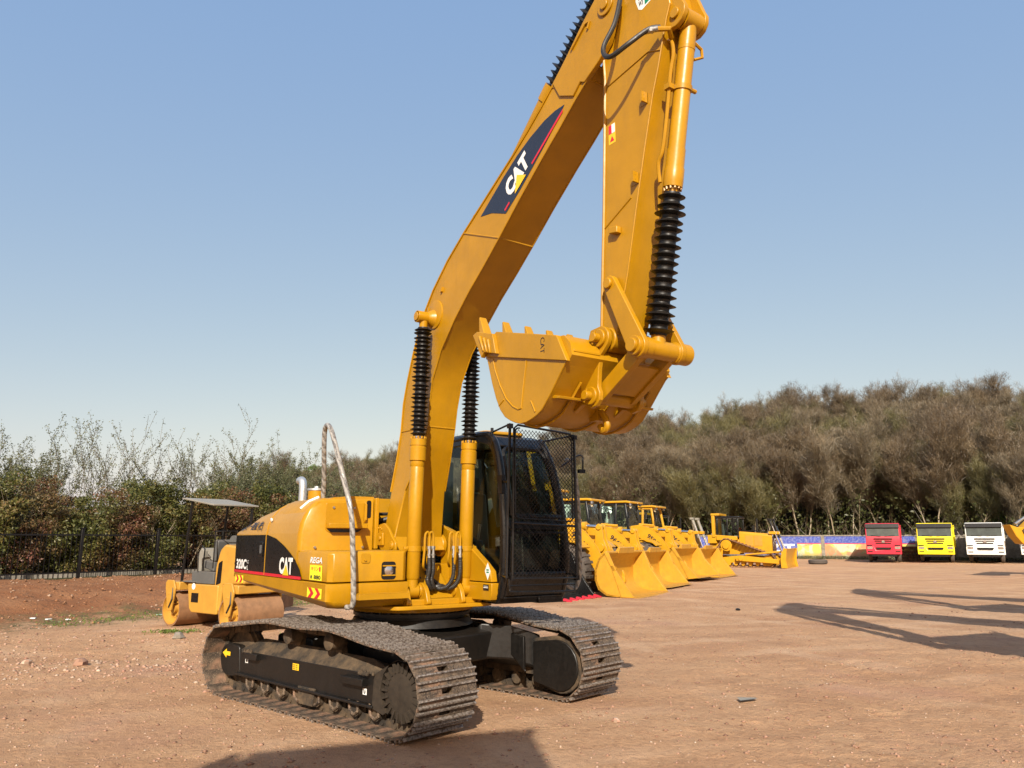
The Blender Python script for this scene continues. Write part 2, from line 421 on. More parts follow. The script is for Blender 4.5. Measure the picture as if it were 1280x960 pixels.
# decals on the near frame
b = MB(UX); y = QO-.024
b.add([(p, y, z) for p, z in ((-1.72, .44), (-1.63, .49), (-1.63, .462), (-1.545, .462), (-1.545, .418), (-1.63, .418), (-1.63, .39))], [tuple(range(7))])
b.build('arrow_decal', 'decal_yellow', FN, smooth=0)
b = MB(UX); y = QO-.016; b.poly([(-.27, y, .40), (-.155, y, .40), (-.155, y, .465), (-.27, y, .465)]); o = b.build('warning_decal', 'decal_yellow', FN, smooth=0)
b = MB(UX)
for k in range(3): text_into(b, ('DANGER', 'KEEP', 'CLEAR')[k] if False else '--- --', UX.to_3x3() @ Vector((0,0,0)) + Vector((-.26, QO-.018, .445-.018*k)), (1,0,0), (0,0,1), .008, .08)
b.build('warning_print', 'dark_ink', o, smooth=0)
for p, z in ((-1.22, .375), (.92, .305)):
    b = MB(UX); b.poly([(p, QO-.016, z), (p+.06, QO-.016, z), (p+.06, QO-.016, z+.055), (p, QO-.016, z+.055)]); o = b.build('hook_decal', 'decal_white', FN, smooth=0)
    b = MB(UX); b.tube([(p+.022, QO-.019, z+.04), (p+.022, QO-.019, z+.02), (p+.03, QO-.019, z+.012), (p+.04, QO-.019, z+.02), (p+.04, QO-.019, z+.04)], .004, 5); b.build('hook_mark', 'decal_black', o)
# car body
b = MB(UX)
b.prism([(-.75, .40), (-.85, .66), (-.5, .80), (.5, .80), (.8, .70), (.75, .40)], -.72, .72)
for sx in (1, -1):
    for sy in (1, -1):
        def sec(q, p0, p1, zt, zb): return [(sx*p0, sy*q, zb), (sx*p0, sy*q, zt), (sx*p1, sy*q, zt), (sx*p1, sy*q, zb)]
        b.loft([sec(.45, .05, .70, .80, .42), sec(.7, .25, .95, .77, .40), sec(.99, .45, 1.15, .66, .28)])
cb = b.build('car_body', 'black_frame', ex, bevel=.02)
b = MB(UX); b.prism([(0.1, .60), (.85, .70), (1.14, .66), (1.14, .30), (.98, .44), (.85, .475), (.1, .44)], .70, .735)
b.tube([(.1, .725, .437), (.85, .725, .472), (.98, .725, .437), (1.15, .725, .29)], .012, 5); b.build('cross_beam', 'black_frame', cb, bevel=.005)
b = MB(UX); b.box(.635, .715, .693, .699, .555, .635); b.build('white_decal', 'decal_white', cb, smooth=0)
b = MB(); n = 48
b.rev((0, 0, .79), (0, 0, .87), [(0, .70), (.08, .66)], n)
b.rev((0, 0, .87), (0, 0, .985), [(0, .60), (.115, .60)], n)
b.rev((0, 0, .90), (0, 0, .935), [(0, .665), (.035, .665)], n)
for k in range(36):
    a = 2*math.pi*k/36; c, s = math.cos(a), math.sin(a); b.cyl((.635*c, .635*s, .93), (.635*c, .635*s, .965), .018, n=6)
b.build('slewing_ring', 'black_frame', ex)

# ---- house floor, skirt and cylinder feet
b = MB()
b.rev((0, 0, .955), (0, 0, 1.02), [(0, .70), (.065, .72)], 48)
b.build('ring_flange', 'yellow_paint', ex, bevel=.004)
b = MB()
b.box(-2.2, .72, -.45, .42, 1.02, 1.10)
b.prism(rpoly([(-.2, -1.0), (.80, -.62), (.84, -.5), (.84, .45), (.76, .60), (-.2, 1.0)], .05), 1.005, 1.045, 'z')
deck = b.build('deck', 'yellow_paint', ex, bevel=.008)
for sy in (-.45, -.215, .215, .45):                                   # lugs for the boom cylinder feet
    b = MB(); b.prism(rpoly([(.38, 1.045), (.47, 1.20), (.54, 1.27), (.66, 1.27), (.74, 1.20), (.80, 1.045)], .05), sy-.025, sy+.025)
    b.cyl((.60, sy-.045, 1.185), (.60, sy+.045, 1.185), .075, n=20); b.build('cylinder_lug', 'yellow_paint', deck, bevel=.006)
b = MB(); b.prism([(.2, 1.10), (.62, 1.10), (.2, 1.45)], -.19, .19); b.box(-.2, .2, -.45, .42, 1.10, 1.45); b.box(.15, .5, -.44, .40, 1.10, 1.17)
b.build('boom_tower', 'yellow_paint', deck, bevel=.01)
b = MB(); b.tube(bez([(-.2, -.1, 1.5), (.1, .05, 1.55), (.35, .0, 1.35), (.2, .2, 1.2)], 6), .03, 8); b.tube(bez([(-.2, .2, 1.45), (.2, -.2, 1.5), (.4, -.05, 1.2)], 6), .028, 8); b.tube(bez([(.4, -.15, 1.15), (.55, .05, 1.22), (.45, .2, 1.15)], 6), .028, 8)
b.build('hose_bundle', 'hose_rubber', deck)

# right-hand skirt (lower frame band)
def band(z0, z1, inset=0, rear=-2.62):
    y = -1.34+inset; y2 = 1.30-inset
    return [(.74-inset, y+.06), (.70-inset, y), (-1.9, y), (-2.54, y+.01), (-2.70, y+.09), (-2.82+inset*.6, y+.30), (-2.90+inset, y+.8), (-2.66+inset*.6, y2-.62), (-2.5, y2-.28), (-2.25, y2-.06), (-1.9, y2), (-.5, y2), (-.5, .45), (-.5, -.45), (.74-inset, -.45)]
def ring(pts, z, rear_up=0): return [(x, y, z + (rear_up*max(0, min(1, (-x-.2)/2.3)))) for x, y in pts]
b = MB()
A0 = band(0, 0, .22); A1 = band(0, 0, .05); A2 = band(0, 0, 0); A3 = band(0, 0, .012)
b.loft([ring(A0, 1.03, .17), ring(A1, 1.055, .17), ring(A2, 1.12, .13), ring(A2, 1.285, .01), ring(A3, 1.292, .01)])
sk = b.build('frame_skirt', 'yellow_paint', ex, smooth=40)
b = MB(); b.box(.74, .90, -1.07, -.52, 1.135, 1.19); 
for k in range(26): b.box(.745, .895, -1.06+k*.021, -1.055+k*.021, 1.19, 1.196)
b.build('step_plate', 'yellow_paint', sk, bevel=.004)
# ---- tool box with headlight
b = MB()
def boxring(z, i=0, t=0): 
    P = [(-.17, -1.325+i), (.68-i, -1.325+i), (.73-i, -1.275+i), (.73-i, -.50+i), (.69-i, -.455+i), (-.17, -.455+i)]
    return [(x, y, z) for x, y in P]
b.loft([boxring(1.305), boxring(1.58), boxring(1.603, .015), boxring(1.612, .04)])
tb = b.build('tool_box', 'yellow_paint', ex, smooth=40, bevel=.012)
hx = .7325
b = MB(); b.prism(rpoly([(-.755, 1.32), (-.595, 1.32), (-.595, 1.50), (-.755, 1.50)], .035), hx-.001, hx+.003, 'x'); hl = b.build('headlight', 'black_paint', tb)
b = MB(); b.rev((hx+.002, -.675, 1.41), (hx+.02, -.675, 1.41), [(0, .055), (.012, .05), (.018, .02)], 20); b.build('lens', 'chrome', hl)
b = MB(); b.box(hx+.004, hx+.022, -.745, -.605, 1.452, 1.464); b.box(hx+.004, hx+.022, -.745, -.605, 1.356, 1.368); b.build('lamp_bar', 'yellow_paint', hl)
b = MB(); b.prism(rpoly([(-.985, 1.49), (-.89, 1.49), (-.885, 1.585), (-.99, 1.585)], .02), hx-.001, hx+.006, 'x'); b.cyl((hx, -.945, 1.52), (hx+.02, -.945, 1.52), .012); b.build('latch', 'yellow_paint', tb)

# ---- fuel tank block (tall, with the recessed step)
def tankring(x, i=0):
    return [(x, -1.325+i, 1.605), (x, -1.32+i, 1.80), (x, -1.295+i, 1.92), (x, -1.24+i, 2.05), (x, -1.16+i, 2.14), (x, -1.06+i*.5, 2.185-i), (x, -.46, 2.20-i), (x, -.46, 1.605)]
b = MB(); b.loft([tankring(-1.1), tankring(-.22), tankring(-.175, .012), tankring(-.155, .035)])
tk = b.build('fuel_tank', 'yellow_paint', ex, smooth=45)
xf_ = -.152
b = MB(); b.prism(rpoly([(-1.04, 2.135), (-1.04, 1.83), (-.96, 1.79), (-.66, 1.79), (-.58, 1.84), (-.575, 2.135)], .03), xf_-.001, xf_+.006, 'x'); rc = b.build('recess_panel', 'yellow_paint', tk, bevel=.003)
b = MB(); b.box(xf_+.006, xf_+.11, -1.03, -.57, 1.85, 1.905); b.build('recess_step', 'yellow_paint', rc, bevel=.006)
b = MB(); b.prism(rpoly([(-1.02, 1.84), (-.97, 1.805), (-.65, 1.805), (-.60, 1.84)], .01), xf_+.007, xf_+.013, 'x'); b.build('recess_painted_shade', 'black_paint', rc)  # black strip painted in for the shade under the step
b = MB()
for y, z in ((-.95, 2.08), (-.70, 2.08), (-1.15, 1.64), (-.58, 1.64)):
    b.cyl((xf_-.002, y, z), (xf_+.022, y, z), .014, n=6)
b.build('bolt_head', 'steel', tk)
b = MB(); b.prism(rpoly([(-.445, 1.62), (-.445, 2.20), (-.40, 2.20), (-.40, 1.62)], .01), -.50, -.12, 'x'); b.build('tank_end_plate', 'yellow_paint', tk, bevel=.006)
b = MB(); b.prism(rpoly([(-.545, 1.97), (-.545, 2.17), (-.49, 2.17), (-.49, 1.97)], .026), xf_-.001, xf_+.004, 'x'); b.build('slot', 'black_paint', tk)
b = MB(); b.tube([(xf_+.0, -.57, 1.92), (xf_+.035, -.565, 1.95), (xf_+.035, -.565, 2.12), (xf_, -.57, 2.15)], .012, 8); b.build('grab_bar', 'yellow_paint', tk)

# ---- engine hood with rounded roof and tail
def outline(i):
    y = -1.335+i; y2 = 1.25-i
    P = [(-.19, y), (-1.25, y), (-1.95, y), (-2.54+i*.15, y+.01), (-2.67+i*.4, y+.06), (-2.77+i*.7, y+.19), (-2.84+i*.9, y+.45), (-2.90+i, -.35), (-2.90+i, .35), (-2.84+i*.9, y2-.66), (-2.76+i*.7, y2-.36), (-2.58+i*.4, y2-.16), (-2.2, y2), (-1.95, y2), (-.5, y2), (-.5, -.44), (-.19, -.44)]
    return P
def hz(x, z, k):                                         # roof falls gently towards the tail
    return z - k*max(0, (-x-1.2))**1.6*.16
b = MB(); lev = [(0, 1.30, 0), (0, 1.79, 0), (.004, 1.80, 0), (.02, 1.90, .3), (.065, 2.0, .6), (.14, 2.09, .8), (.25, 2.155, 1), (.40, 2.195, 1), (.62, 2.215, 1)]
b.loft([[(x, y, hz(x, z, k)) for x, y in outline(i)] for i, z, k in lev])
hood = b.build('engine_hood', 'hood_paint', ex, smooth=50)
b = MB(); b.tube([(-1.247, -1.339, 1.31), (-1.247, -1.339, 1.79), (-1.247, -1.318, 1.90), (-1.247, -1.272, 2.0), (-1.247, -1.197, 2.09), (-1.247, -1.087, 2.155), (-1.247, -.9, 2.2)], .006, 5); b.build('panel_seam', 'hood_paint', hood)
b = MB(); b.tube([(-.40, -1.24, 2.07), (-.36, -1.16, 2.15), (-.32, -1.06, 2.20)], .016, 6); b.build('trim_strip', 'decal_white', hood)
b = MB(); b.box(-2.3, -2.22, -1.355, -1.345, 1.6, 1.605); 
# black side fin with the red line below
def tail(p):                                             # point at distance along the side, following the rounded tail
    return p
fin = [(.0, 1.333), (-.07, 1.417), (-.208, 1.506), (-.381, 1.581), (-.594, 1.658), (-.886, 1.738), (-1.205, 1.779)]
def fin_strip(z_of, z_bot, yoff, mat, name, zr=None):
    b = MB()
    base = [(x, -1.335) for x in [0, -.07, -.208, -.381, -.594, -.886, -1.205, -1.24]] + [(-1.26, -1.335), (-1.6, -1.335), (-1.95, -1.335), (-2.54, -1.325), (-2.67, -1.275), (-2.77, -1.145), (-2.84, -.885), (-2.88, -.60)]
    vs = []; 
    for i, (x, y) in enumerate(base):
        n = Vector((0, -1)) if i < 11 else Vector((-(.3+.1*(i-11)), -1)).normalized() if i < 14 else Vector((-1, -.3)).normalized()
        xx, yy = x + n.x*yoff, y + n.y*yoff
        vs += [(xx, yy, z_bot(x)), (xx, yy, z_of(x))]
    fs = [(2*i, 2*i+2, 2*i+3, 2*i+1) for i in range(len(base)-1)]
    b.add(vs, fs); return b.build(name, mat, hood, smooth=40)
def finz(x):
    if x <= -1.205: return 1.781
    for (a, za), (c, zc) in zip(fin, fin[1:]):
        if c <= x <= a: return za + (zc-za)*(x-a)/(c-a)
    return 1.333
fd = fin_strip(finz, lambda x: 1.318 - .004*x, .004, 'decal_black', 'side_fin')
fin_strip(lambda x: 1.335 - .003*x, lambda x: 1.304 - .002*x, .007, 'decal_red', 'red_stripe')
Y = (0, 0, 1); X = (1, 0, 0); ys = -1.344
b = MB(); text_into(b, '320C', (-2.40, ys-.002, 1.355), X, Y, .125, .44, .035); text_into(b, 'L', (-1.93, ys-.002, 1.352), X, Y, .055, .05, .02); text_into(b, 'GC', (-1.93, ys-.002, 1.43), X, Y, .04, .06, .0)
b.build('model_number', 'decal_white', fd, smooth=0)
b = MB(); text_into(b, 'CAT', (-.70, ys-.002, 1.345), X, Y, .185, .44, .05); b.build('maker_lettering', 'decal_white', fd, smooth=0)
b = MB(); b.poly([(-.57, ys-.0045, 1.335), (-.37, ys-.0045, 1.335), (-.47, ys-.0045, 1.455)]); b.build('maker_triangle', 'decal_yellow', fd, smooth=0)
b = MB(); b.prism(rpoly([(-1.47, 1.52), (-1.33, 1.52), (-1.33, 1.70), (-1.47, 1.70)], .02), ys-.006, ys+.0); dh = b.build('door_latch', 'decal_black', fd, bevel=.003)
b = MB(); b.prism(rpoly([(-1.43, 1.56), (-1.37, 1.56), (-1.37, 1.66), (-1.43, 1.66)], .01), ys-.012, ys-.0065); b.build('latch_plate', 'grey_plastic', dh)
b = MB(); b.poly([(-2.70, -1.27, 1.40), (-2.62, -1.31, 1.40), (-2.62, -1.31, 1.43), (-2.70, -1.27, 1.43)]); b.xf = None; b.build('white_dash', 'decal_white', hood, smooth=0)
# owner's characters on the shoulder of the hood
xd = Vector((1, 0, 0)); 
t_ = MB(); text_into(t_, '国際シー建設 (株)', (0, 0, 0), (1, 0, 0), (0, 1, 0), .135, .98, .02)
def on_hood(x, h):                                       # wrap flat lettering round the shoulder of the hood
    P = [Vector((-1.335+i, hz(x, z, k))) for i, z, k in lev[1:]]
    for a, c in zip(P, P[1:]):
        L_ = (c-a).length
        if h <= L_:
            q = a.lerp(c, h/L_); t2 = (c-a).normalized(); return (x, q.x - t2.y*.006, q.y + t2.x*.006)
        h -= L_
    return (x, P[-1].x, P[-1].y)
b = MB(); b.add([on_hood(-2.44+v[0], .035+v[1]) for v in t_.v], t_.f); b.build('owner_lettering', 'dark_ink', hood, smooth=0)
b = MB(); b.cyl((-1.16, -1.325, 1.955), (-1.16, -1.31, 1.96), .022, n=10); b.build('round_sticker', 'decal_white', hood)
# tool-box side markings
ys2 = -1.3275
b = MB(); text_into(b, 'REGA', (.215, ys2-.002, 1.485), X, Y, .062, .34, .03, .25); b.build('white_lettering', 'decal_white', tb, smooth=0)
b = MB(); b.poly([(.22, ys2-.001, 1.315), (.56, ys2-.001, 1.315), (.56, ys2-.001, 1.465), (.22, ys2-.001, 1.465)]); sg = b.build('yellow_sign', 'sign_yellow', tb, smooth=0)
b = MB(); text_into(b, 'キリン', (.26, ys2-.003, 1.41), X, Y, .04, .2, .02); b.poly([(.48, ys2-.003, 1.405), (.52, ys2-.003, 1.405), (.52, ys2-.003, 1.45), (.48, ys2-.003, 1.45)]); b.build('sign_red_print', 'decal_red', sg, smooth=0)
b = MB(); text_into(b, '880', (.34, ys2-.003, 1.325), X, Y, .042, .19, .03); b.cyl((.27, ys2-.001, 1.345), (.27, ys2-.004, 1.345), .02, n=10); b.build('sign_print', 'dark_ink', sg, smooth=0)
for x0, w, z0, h in ((-2.40, .35, 1.185, .09), (.215, .40, 1.14, .10)):
    yb = -1.342 if x0 > 0 else -1.343
    tl = lambda x, z: (x, yb - (.003 if x0 > 0 else .004) , z)
    b = MB(); b.poly([tl(x0, z0), tl(x0+w, z0), tl(x0+w, z0+h), tl(x0, z0+h)]); c = b.build('chevron_sign', 'sign_yellow', sk, smooth=0)
    b = MB()
    for k in range(2):
        u = x0 + w*(.06+.46*k); q = w*.22
        P = lambda x, z: (tl(x, z)[0], tl(x, z)[1]-.003, z)
        b.add([P(u, z0), P(u+q, z0), P(u+q*1.9, z0+h/2), P(u+q, z0+h), P(u, z0+h), P(u+q*.9, z0+h/2)], [(0,1,2,5), (5,2,3,4)])
    b.build('chevron_stripe', 'decal_red', c, smooth=0)
# exhaust, filler and hand rail
b = MB(); b.tube(bez([(-1.85, -.70, 2.15), (-1.85, -.70, 2.42), (-1.90, -.70, 2.50), (-1.99, -.70, 2.50)], 5), .052, 14, cap=False); b.build('exhaust_pipe', 'pipe_metal', ex)
b = MB(); b.cyl((-1.30, -.72, 2.15), (-1.30, -.72, 2.335), .105, n=20); pc = b.build('filter_housing', 'yellow_paint', ex)
b = MB(); b.cyl((-1.30, -.72, 2.335), (-1.30, -.72, 2.36), .115, n=20); b.cyl((-1.30, -.72, 2.36), (-1.30, -.72, 2.39), .03, n=8); b.build('filter_cap', 'pipe_metal', pc)
b = MB(); b.tube(bez([(.72, -1.12, 1.06), (.80, -1.09, 1.09), (.82, -1.095, 1.25), (.80, -1.11, 1.62), (.76, -1.13, 2.0), (.55, -1.16, 2.42), (.28, -1.17, 2.84), (.12, -1.165, 2.965), (.02, -1.16, 2.93), (-.06, -1.13, 2.75), (-.22, -1.05, 2.40), (-.30, -1.02, 2.19)], 8), .027, 10)
b.build('hand_rail', 'wrapped_tape', ex)
# deck lid left of the tank (dark gap towards the engine)
b = MB(); b.box(-2.1, -.52, -.42, .42, 1.1, 1.95); b.box(-.9, -.2, -.40, .40, 1.45, 1.55); b.build('engine_bay', 'grey_plastic', ex)
b = MB(); b.tube([(-.4, -.40, 2.02), (-.4, .45, 2.05)], .02); b.tube(bez([(-.45, -.35, 1.9), (-.3, -.1, 1.98), (-.5, .3, 1.85)], 6), .03); b.build('bay_hose', 'hose_rubber', ex)
# ================================================================== boom, stick, bucket, cab
BO = [(-0.144,1.857,0.112,1.756,0.31),(-0.107,2.275,0.259,2.284,0.26),(-0.058,2.699,0.45,2.62,0.21),(-0.051,2.988,0.6,2.978,0.175),(0.001,3.321,0.635,3.203,0.18),(0.105,3.572,0.716,3.501,0.19),(0.253,3.88,0.921,3.811,0.2),(0.453,4.235,1.225,4.089,0.21),(0.727,4.544,1.501,4.315,0.21),(1.046,4.806,1.796,4.523,0.21),(1.386,5.02,2.077,4.736,0.21),(1.894,5.3,2.435,5.02,0.21),(2.347,5.55,2.812,5.30,0.21),(2.582,5.69,3.062,5.473,0.21),(2.794,5.83,3.289,5.64,0.21),(2.973,5.96,3.494,5.78,0.21),(3.158,6.102,3.60,5.87,0.21)]
def bsec(t, o=0):
    sb, zb, sf, zf, w = t; w += o
    return [(sb, -w, zb), (sf, -w, zf), (sf, w, zf), (sb, w, zb)]
b = MB(); 
foot = (-.02, 1.60, .17, 1.60, .33)
b.loft([bsec(foot)] + [bsec(t) for t in BO])
for sy in (-.33, .33): b.cyl((.03, sy-.03, 1.66), (.03, sy+.03, 1.66), .13, n=20)
boom = b.build('boom', 'yellow_paint', ex, bevel=.012, smooth=25)
# flange plates standing a little proud along both edges, weld beads across
b = MB()
for e, key in ((0, 'b'), (1, 'f')):
    for sgn in (-1, 1):
        pts = [((t[0], sgn*(t[4]+.004), t[1]) if e == 0 else (t[2], sgn*(t[4]+.001), t[3])) for t in BO[1:]]
        b.tube(pts, .012 if e == 0 else .008, 5)
b.build('edge_weld', 'yellow_paint', boom)
for i in (3, 10, 15):
    b = MB(); t = BO[i]; w = t[4]
    b.tube([(t[0], -w-.002, t[1]), (t[2], -w-.002, t[3]), (t[2], w+.002, t[3])], .009, 6); b.build('weld_bead', 'yellow_paint', boom)
nose = [(3.00, 5.98), (3.20, 6.14), (3.45, 6.36), (3.62, 6.49)] + [(3.771+.165*math.cos(a), 6.338+.165*math.sin(a)) for a in [R(115), R(85), R(55), R(25), R(0), R(-25)]] + [(3.86, 6.10), (3.80, 5.97), (3.66, 5.86), (3.46, 5.755), (3.40, 5.79), (3.30, 5.70), (3.10, 5.80)]
b = MB()
for sgn in (-1, 1):
    y0, y1 = sorted((sgn*.178, sgn*.228)); b.prism(nose, y0, y1)
    y0, y1 = sorted((sgn*.228, sgn*.245)); b.prism([(3.771+.095*math.cos(k*math.pi/10), 6.338+.095*math.sin(k*math.pi/10)) for k in range(20)], y0, y1)
    y0, y1 = sorted((sgn*.245, sgn*.262)); b.cyl((3.771, y0, 6.338), (3.771, y1, 6.338), .045, n=18)
b.build('boom_nose_plate', 'yellow_paint', boom, bevel=.006)
b = MB(); b.tube([(3.30, -.236, 6.17), (3.50, -.236, 6.32), (3.56, -.236, 6.30), (3.53, -.236, 6.25)], .014, 6); b.build('lifting_lip', 'yellow_paint', boom)
for s_, z_ in ((.92, 4.50), (.62, 4.33)):
    b = MB(); b.prism([(s_, z_-.035), (s_+.03, z_-.03), (s_+.035, z_+.02), (s_+.005, z_+.03)], -.235, -.205); b.build('hose_clip', 'yellow_paint', boom)
# round reinforcement behind the cylinder pin
b = MB(); b.rev((.78, -.20, 4.24), (.78, -.225, 4.24), [(0, .17), (.02, .165), (.025, .15)], 32)
b.rev((.73, -.2, 4.20), (.73, -.42, 4.20), [(0, .12), (.06, .085), (.10, .06), (.12, .06), (.22, .06)], 24)
b.rev((.73, .2, 4.20), (.73, .42, 4.20), [(0, .12), (.06, .085), (.10, .06), (.12, .06), (.22, .06)], 24)
b.build('cylinder_pin_boss', 'yellow_paint', boom)
# boom decal: navy blade with lettering
yb = -.2135
def onboom(P, off=0): return [(s, yb-off, z) for s, z in P]
blade = [(1.726, 5.091), (1.83, 5.145), (1.95, 5.23), (2.162, 5.375), (2.40, 5.505), (2.62, 5.60), (2.85, 5.672), (3.02, 5.70), (3.161, 5.678), (2.95, 5.555), (2.70, 5.40), (2.45, 5.225), (2.235, 5.035), (2.20, 4.95), (2.06, 5.015), (1.90, 5.06)]
blade = [(1.726, 5.091), (2.162, 5.381), (2.40, 5.505), (2.62, 5.61), (2.85, 5.68), (3.161, 5.678), (3.0, 5.565), (2.235, 4.943), (2.10, 5.02), (1.942, 5.065), (1.84, 5.083)]
def quadstrip(b, top, bot):
    n = len(top); b.add(top + bot, [(i, i+1, n+i+1, n+i) for i in range(n-1)])
def px(s, z): return (s, z)
top = [(1.726, 5.091), (1.95, 5.235), (2.162, 5.372), (2.40, 5.505), (2.62, 5.600), (2.85, 5.672), (3.02, 5.695), (3.161, 5.69)]
bot = [(1.726, 5.091), (1.942, 5.055), (2.20, 4.955), (2.45, 5.115), (2.66, 5.27), (2.87, 5.43), (3.02, 5.55), (3.161, 5.69)]
b = MB(); quadstrip(b, onboom(top), onboom(bot)); bl = b.build('blade_decal', 'decal_navy', boom, smooth=0)
dxy = Vector((.80, 0, .60)).normalized(); up = Vector((-.60, 0, .80)).normalized()
d1 = Vector((3.136-2.192, 0, 5.625-4.984)).normalized(); u1 = Vector((-d1.z, 0, d1.x))
O = Vector((2.192, yb-.003, 4.984))
def onl(t, h): return tuple(O + d1*t + u1*h)
b = MB(); b.poly([onl(0, .0), onl(.10, .0), onl(.10, .025), onl(0, .025)]); b.poly([onl(.56, .0), onl(1.14, .0), onl(1.16, .025), onl(.56, .025)]); b.build('red_line', 'decal_red', bl, smooth=0)
b = MB(); text_into(b, 'CAT', onl(.13, .045), d1, u1, .20, .44, .06, .1); b.build('maker_lettering', 'decal_white', bl, smooth=0)
b = MB(); O = O + Vector((0, -.002, 0)); b.poly([onl(.21, .002), onl(.44, .002), onl(.345, .14)]); b.build('maker_triangle', 'decal_yellow', bl, smooth=0)
# boom foot ear plate
b = MB(); ear = [(-.253,1.84),(-.157,1.887),(.005,1.913),(.125,1.848),(.207,1.764),(.305,1.696),(.31,1.60),(.183,1.56),(-.046,1.60),(-.23,1.72)]
b.prism(rpoly(ear, .03), .365, .395); b.build('boom_foot_ear', 'yellow_paint', ex, bevel=.006)
b = MB(); b.prism(rpoly(ear, .03), -.395, -.365)
b.cyl((.22, -.41, 1.66), (.22, -.39, 1.66), .05); b.cyl((.22, -.415, 1.66), (.22, -.40, 1.66), .03)
b.box(-.10, .04, -.425, -.396, 1.66, 1.80); b.cyl((-.02, -.44, 1.74), (-.02, -.42, 1.74), .028, n=6)
for k in range(4): a = R(40+k*35); b.cyl((-.10+.07*math.cos(a), -.405, 1.81+.05*math.sin(a)), (-.10+.07*math.cos(a), -.39, 1.81+.05*math.sin(a)), .014, n=6)
b.build('boom_foot_ear', 'yellow_paint', ex, bevel=.006)

def bellows(b, p0, p1, r0, r1, n, seg=20, taper=(1, 1)):
    L = (Vector(p1)-Vector(p0)).length; prof = []
    for i in range(n):
        k = taper[0] + (taper[1]-taper[0])*i/n; j = 1+rnd.uniform(-.09, .07)
        t0 = L*i/n; prof += [(t0, r0), (t0+L/n*.22, r0*1.05), (t0+L/n*.5+rnd.uniform(-.009, .009), r1*k*j), (t0+L/n*.78, r0*1.05)]
    prof.append((L, r0)); b.rev(p0, p1, prof, seg)
# boom cylinders
for sgn in (-1, 1):
    y = .33*sgn
    F0 = Vector((.604, y, 1.185)); T0 = Vector((.725, y, 4.20)); d = (T0-F0).normalized(); at = lambda z: tuple(F0 + d*((z-F0.z)/d.z))
    b = MB(); b.rev(at(1.30), at(2.82), [(0, .06), (.03, .078), (1.20, .078), (1.21, .074), (1.22, .078), (1.27, .078), (1.28, .092), (1.42, .092), (1.425, .086), (1.44, .086), (1.445, .092), (1.515, .092), (1.52, .05)], 28)
    b.rev(at(1.18), at(1.32), [(0, .062), (.13, .062)], 20)
    b.cyl((F0.x, y-.055, F0.z), (F0.x, y+.055, F0.z), .072, n=20)
    for k in range(12):
        a = 2*math.pi*k/12; b.cyl(Vector(at(2.815))+Vector((.08*math.cos(a), .08*math.sin(a), 0)), Vector(at(2.84))+Vector((.08*math.cos(a), .08*math.sin(a), 0)), .010, n=6)
    cy = b.build('boom_cylinder', 'yellow_paint', ex)
    b = MB(); b.cyl((F0.x, y-.12, F0.z), (F0.x, y+.12, F0.z), .032); b.build('foot_pin', 'steel', cy)
    b = MB(); bellows(b, at(2.85), at(4.08), .060, .102, 25); b.build('bellows', 'rubber', cy)
    b = MB(); b.cyl(at(2.80), at(4.16), .042); b.build('rod', 'chrome', cy)
    b = MB(); y0, y1 = sorted((sgn*.27, sgn*.42)); b.cyl((T0.x, y0, T0.z), (T0.x, y1, T0.z), .068, n=22); b.cyl((T0.x, sgn*.42, T0.z), (T0.x, sgn*.432, T0.z), .05, n=18)
    b.rev(at(4.06), at(4.18), [(0, .045), (.1, .05)], 16); b.build('rod_eye', 'yellow_paint', cy, bevel=.004)
    b = MB(); b.rev(at(1.60), at(1.66), [(0, .083), (.055, .083)], 24); b.box(.56, .67, min(y-sgn*.10, y-sgn*.19)-.0, max(y-sgn*.10, y-sgn*.19), 1.605, 1.65); b.cyl((.63, y+sgn*.08, 1.63), (.63, y+sgn*.125, 1.63), .026, n=8)
    b.build('pipe_clamp', 'yellow_paint', cy, bevel=.003)
    # two hairpin pipes with fittings and spiral-wrapped hoses
    for k, off in enumerate((.135, .20)):
        yy = y - sgn*off
        sx = .70 - k*.03 
        b = MB(); b.tube(bez([(sx-.10, yy-.0+.02, 1.40+k*.03), (sx-.02, yy-.045, 1.45+k*.04), (sx, yy-.045, 1.60), (sx, yy-.04, 1.76), (sx, yy-.02, 1.80), (sx, yy, 1.80), (sx, yy+.015, 1.76), (sx, yy+.015, 1.645)], 6), .0135, 8); b.build('hydraulic_pipe', 'yellow_paint', cy)
        b = MB(); b.cyl((sx, yy+.015, 1.655), (sx, yy+.015, 1.625), .024, n=6); b.cyl((sx, yy+.015, 1.625), (sx, yy+.015, 1.53), .018, n=12); b.cyl((sx, yy+.015, 1.57), (sx, yy+.015, 1.555), .023, n=6); b.build('hose_fitting', 'steel', cy)
        pts = bez([(sx, yy+.015, 1.53), (sx+.005, yy+.015, 1.40), (sx, yy-sgn*.0, 1.30), (sx-.04, yy-sgn*.05, 1.215), (sx-.13, yy-sgn*.12, 1.20), (sx-.28, yy-sgn*.15, 1.27), (.25, 0, 1.32)], 14)
        rr = [.021 + (.0035 if i % 2 else 0) for i in range(len(pts))]
        b = MB(); b.tube(pts, rr, 10); b.build('hydraulic_hose', 'hose_rubber', cy)

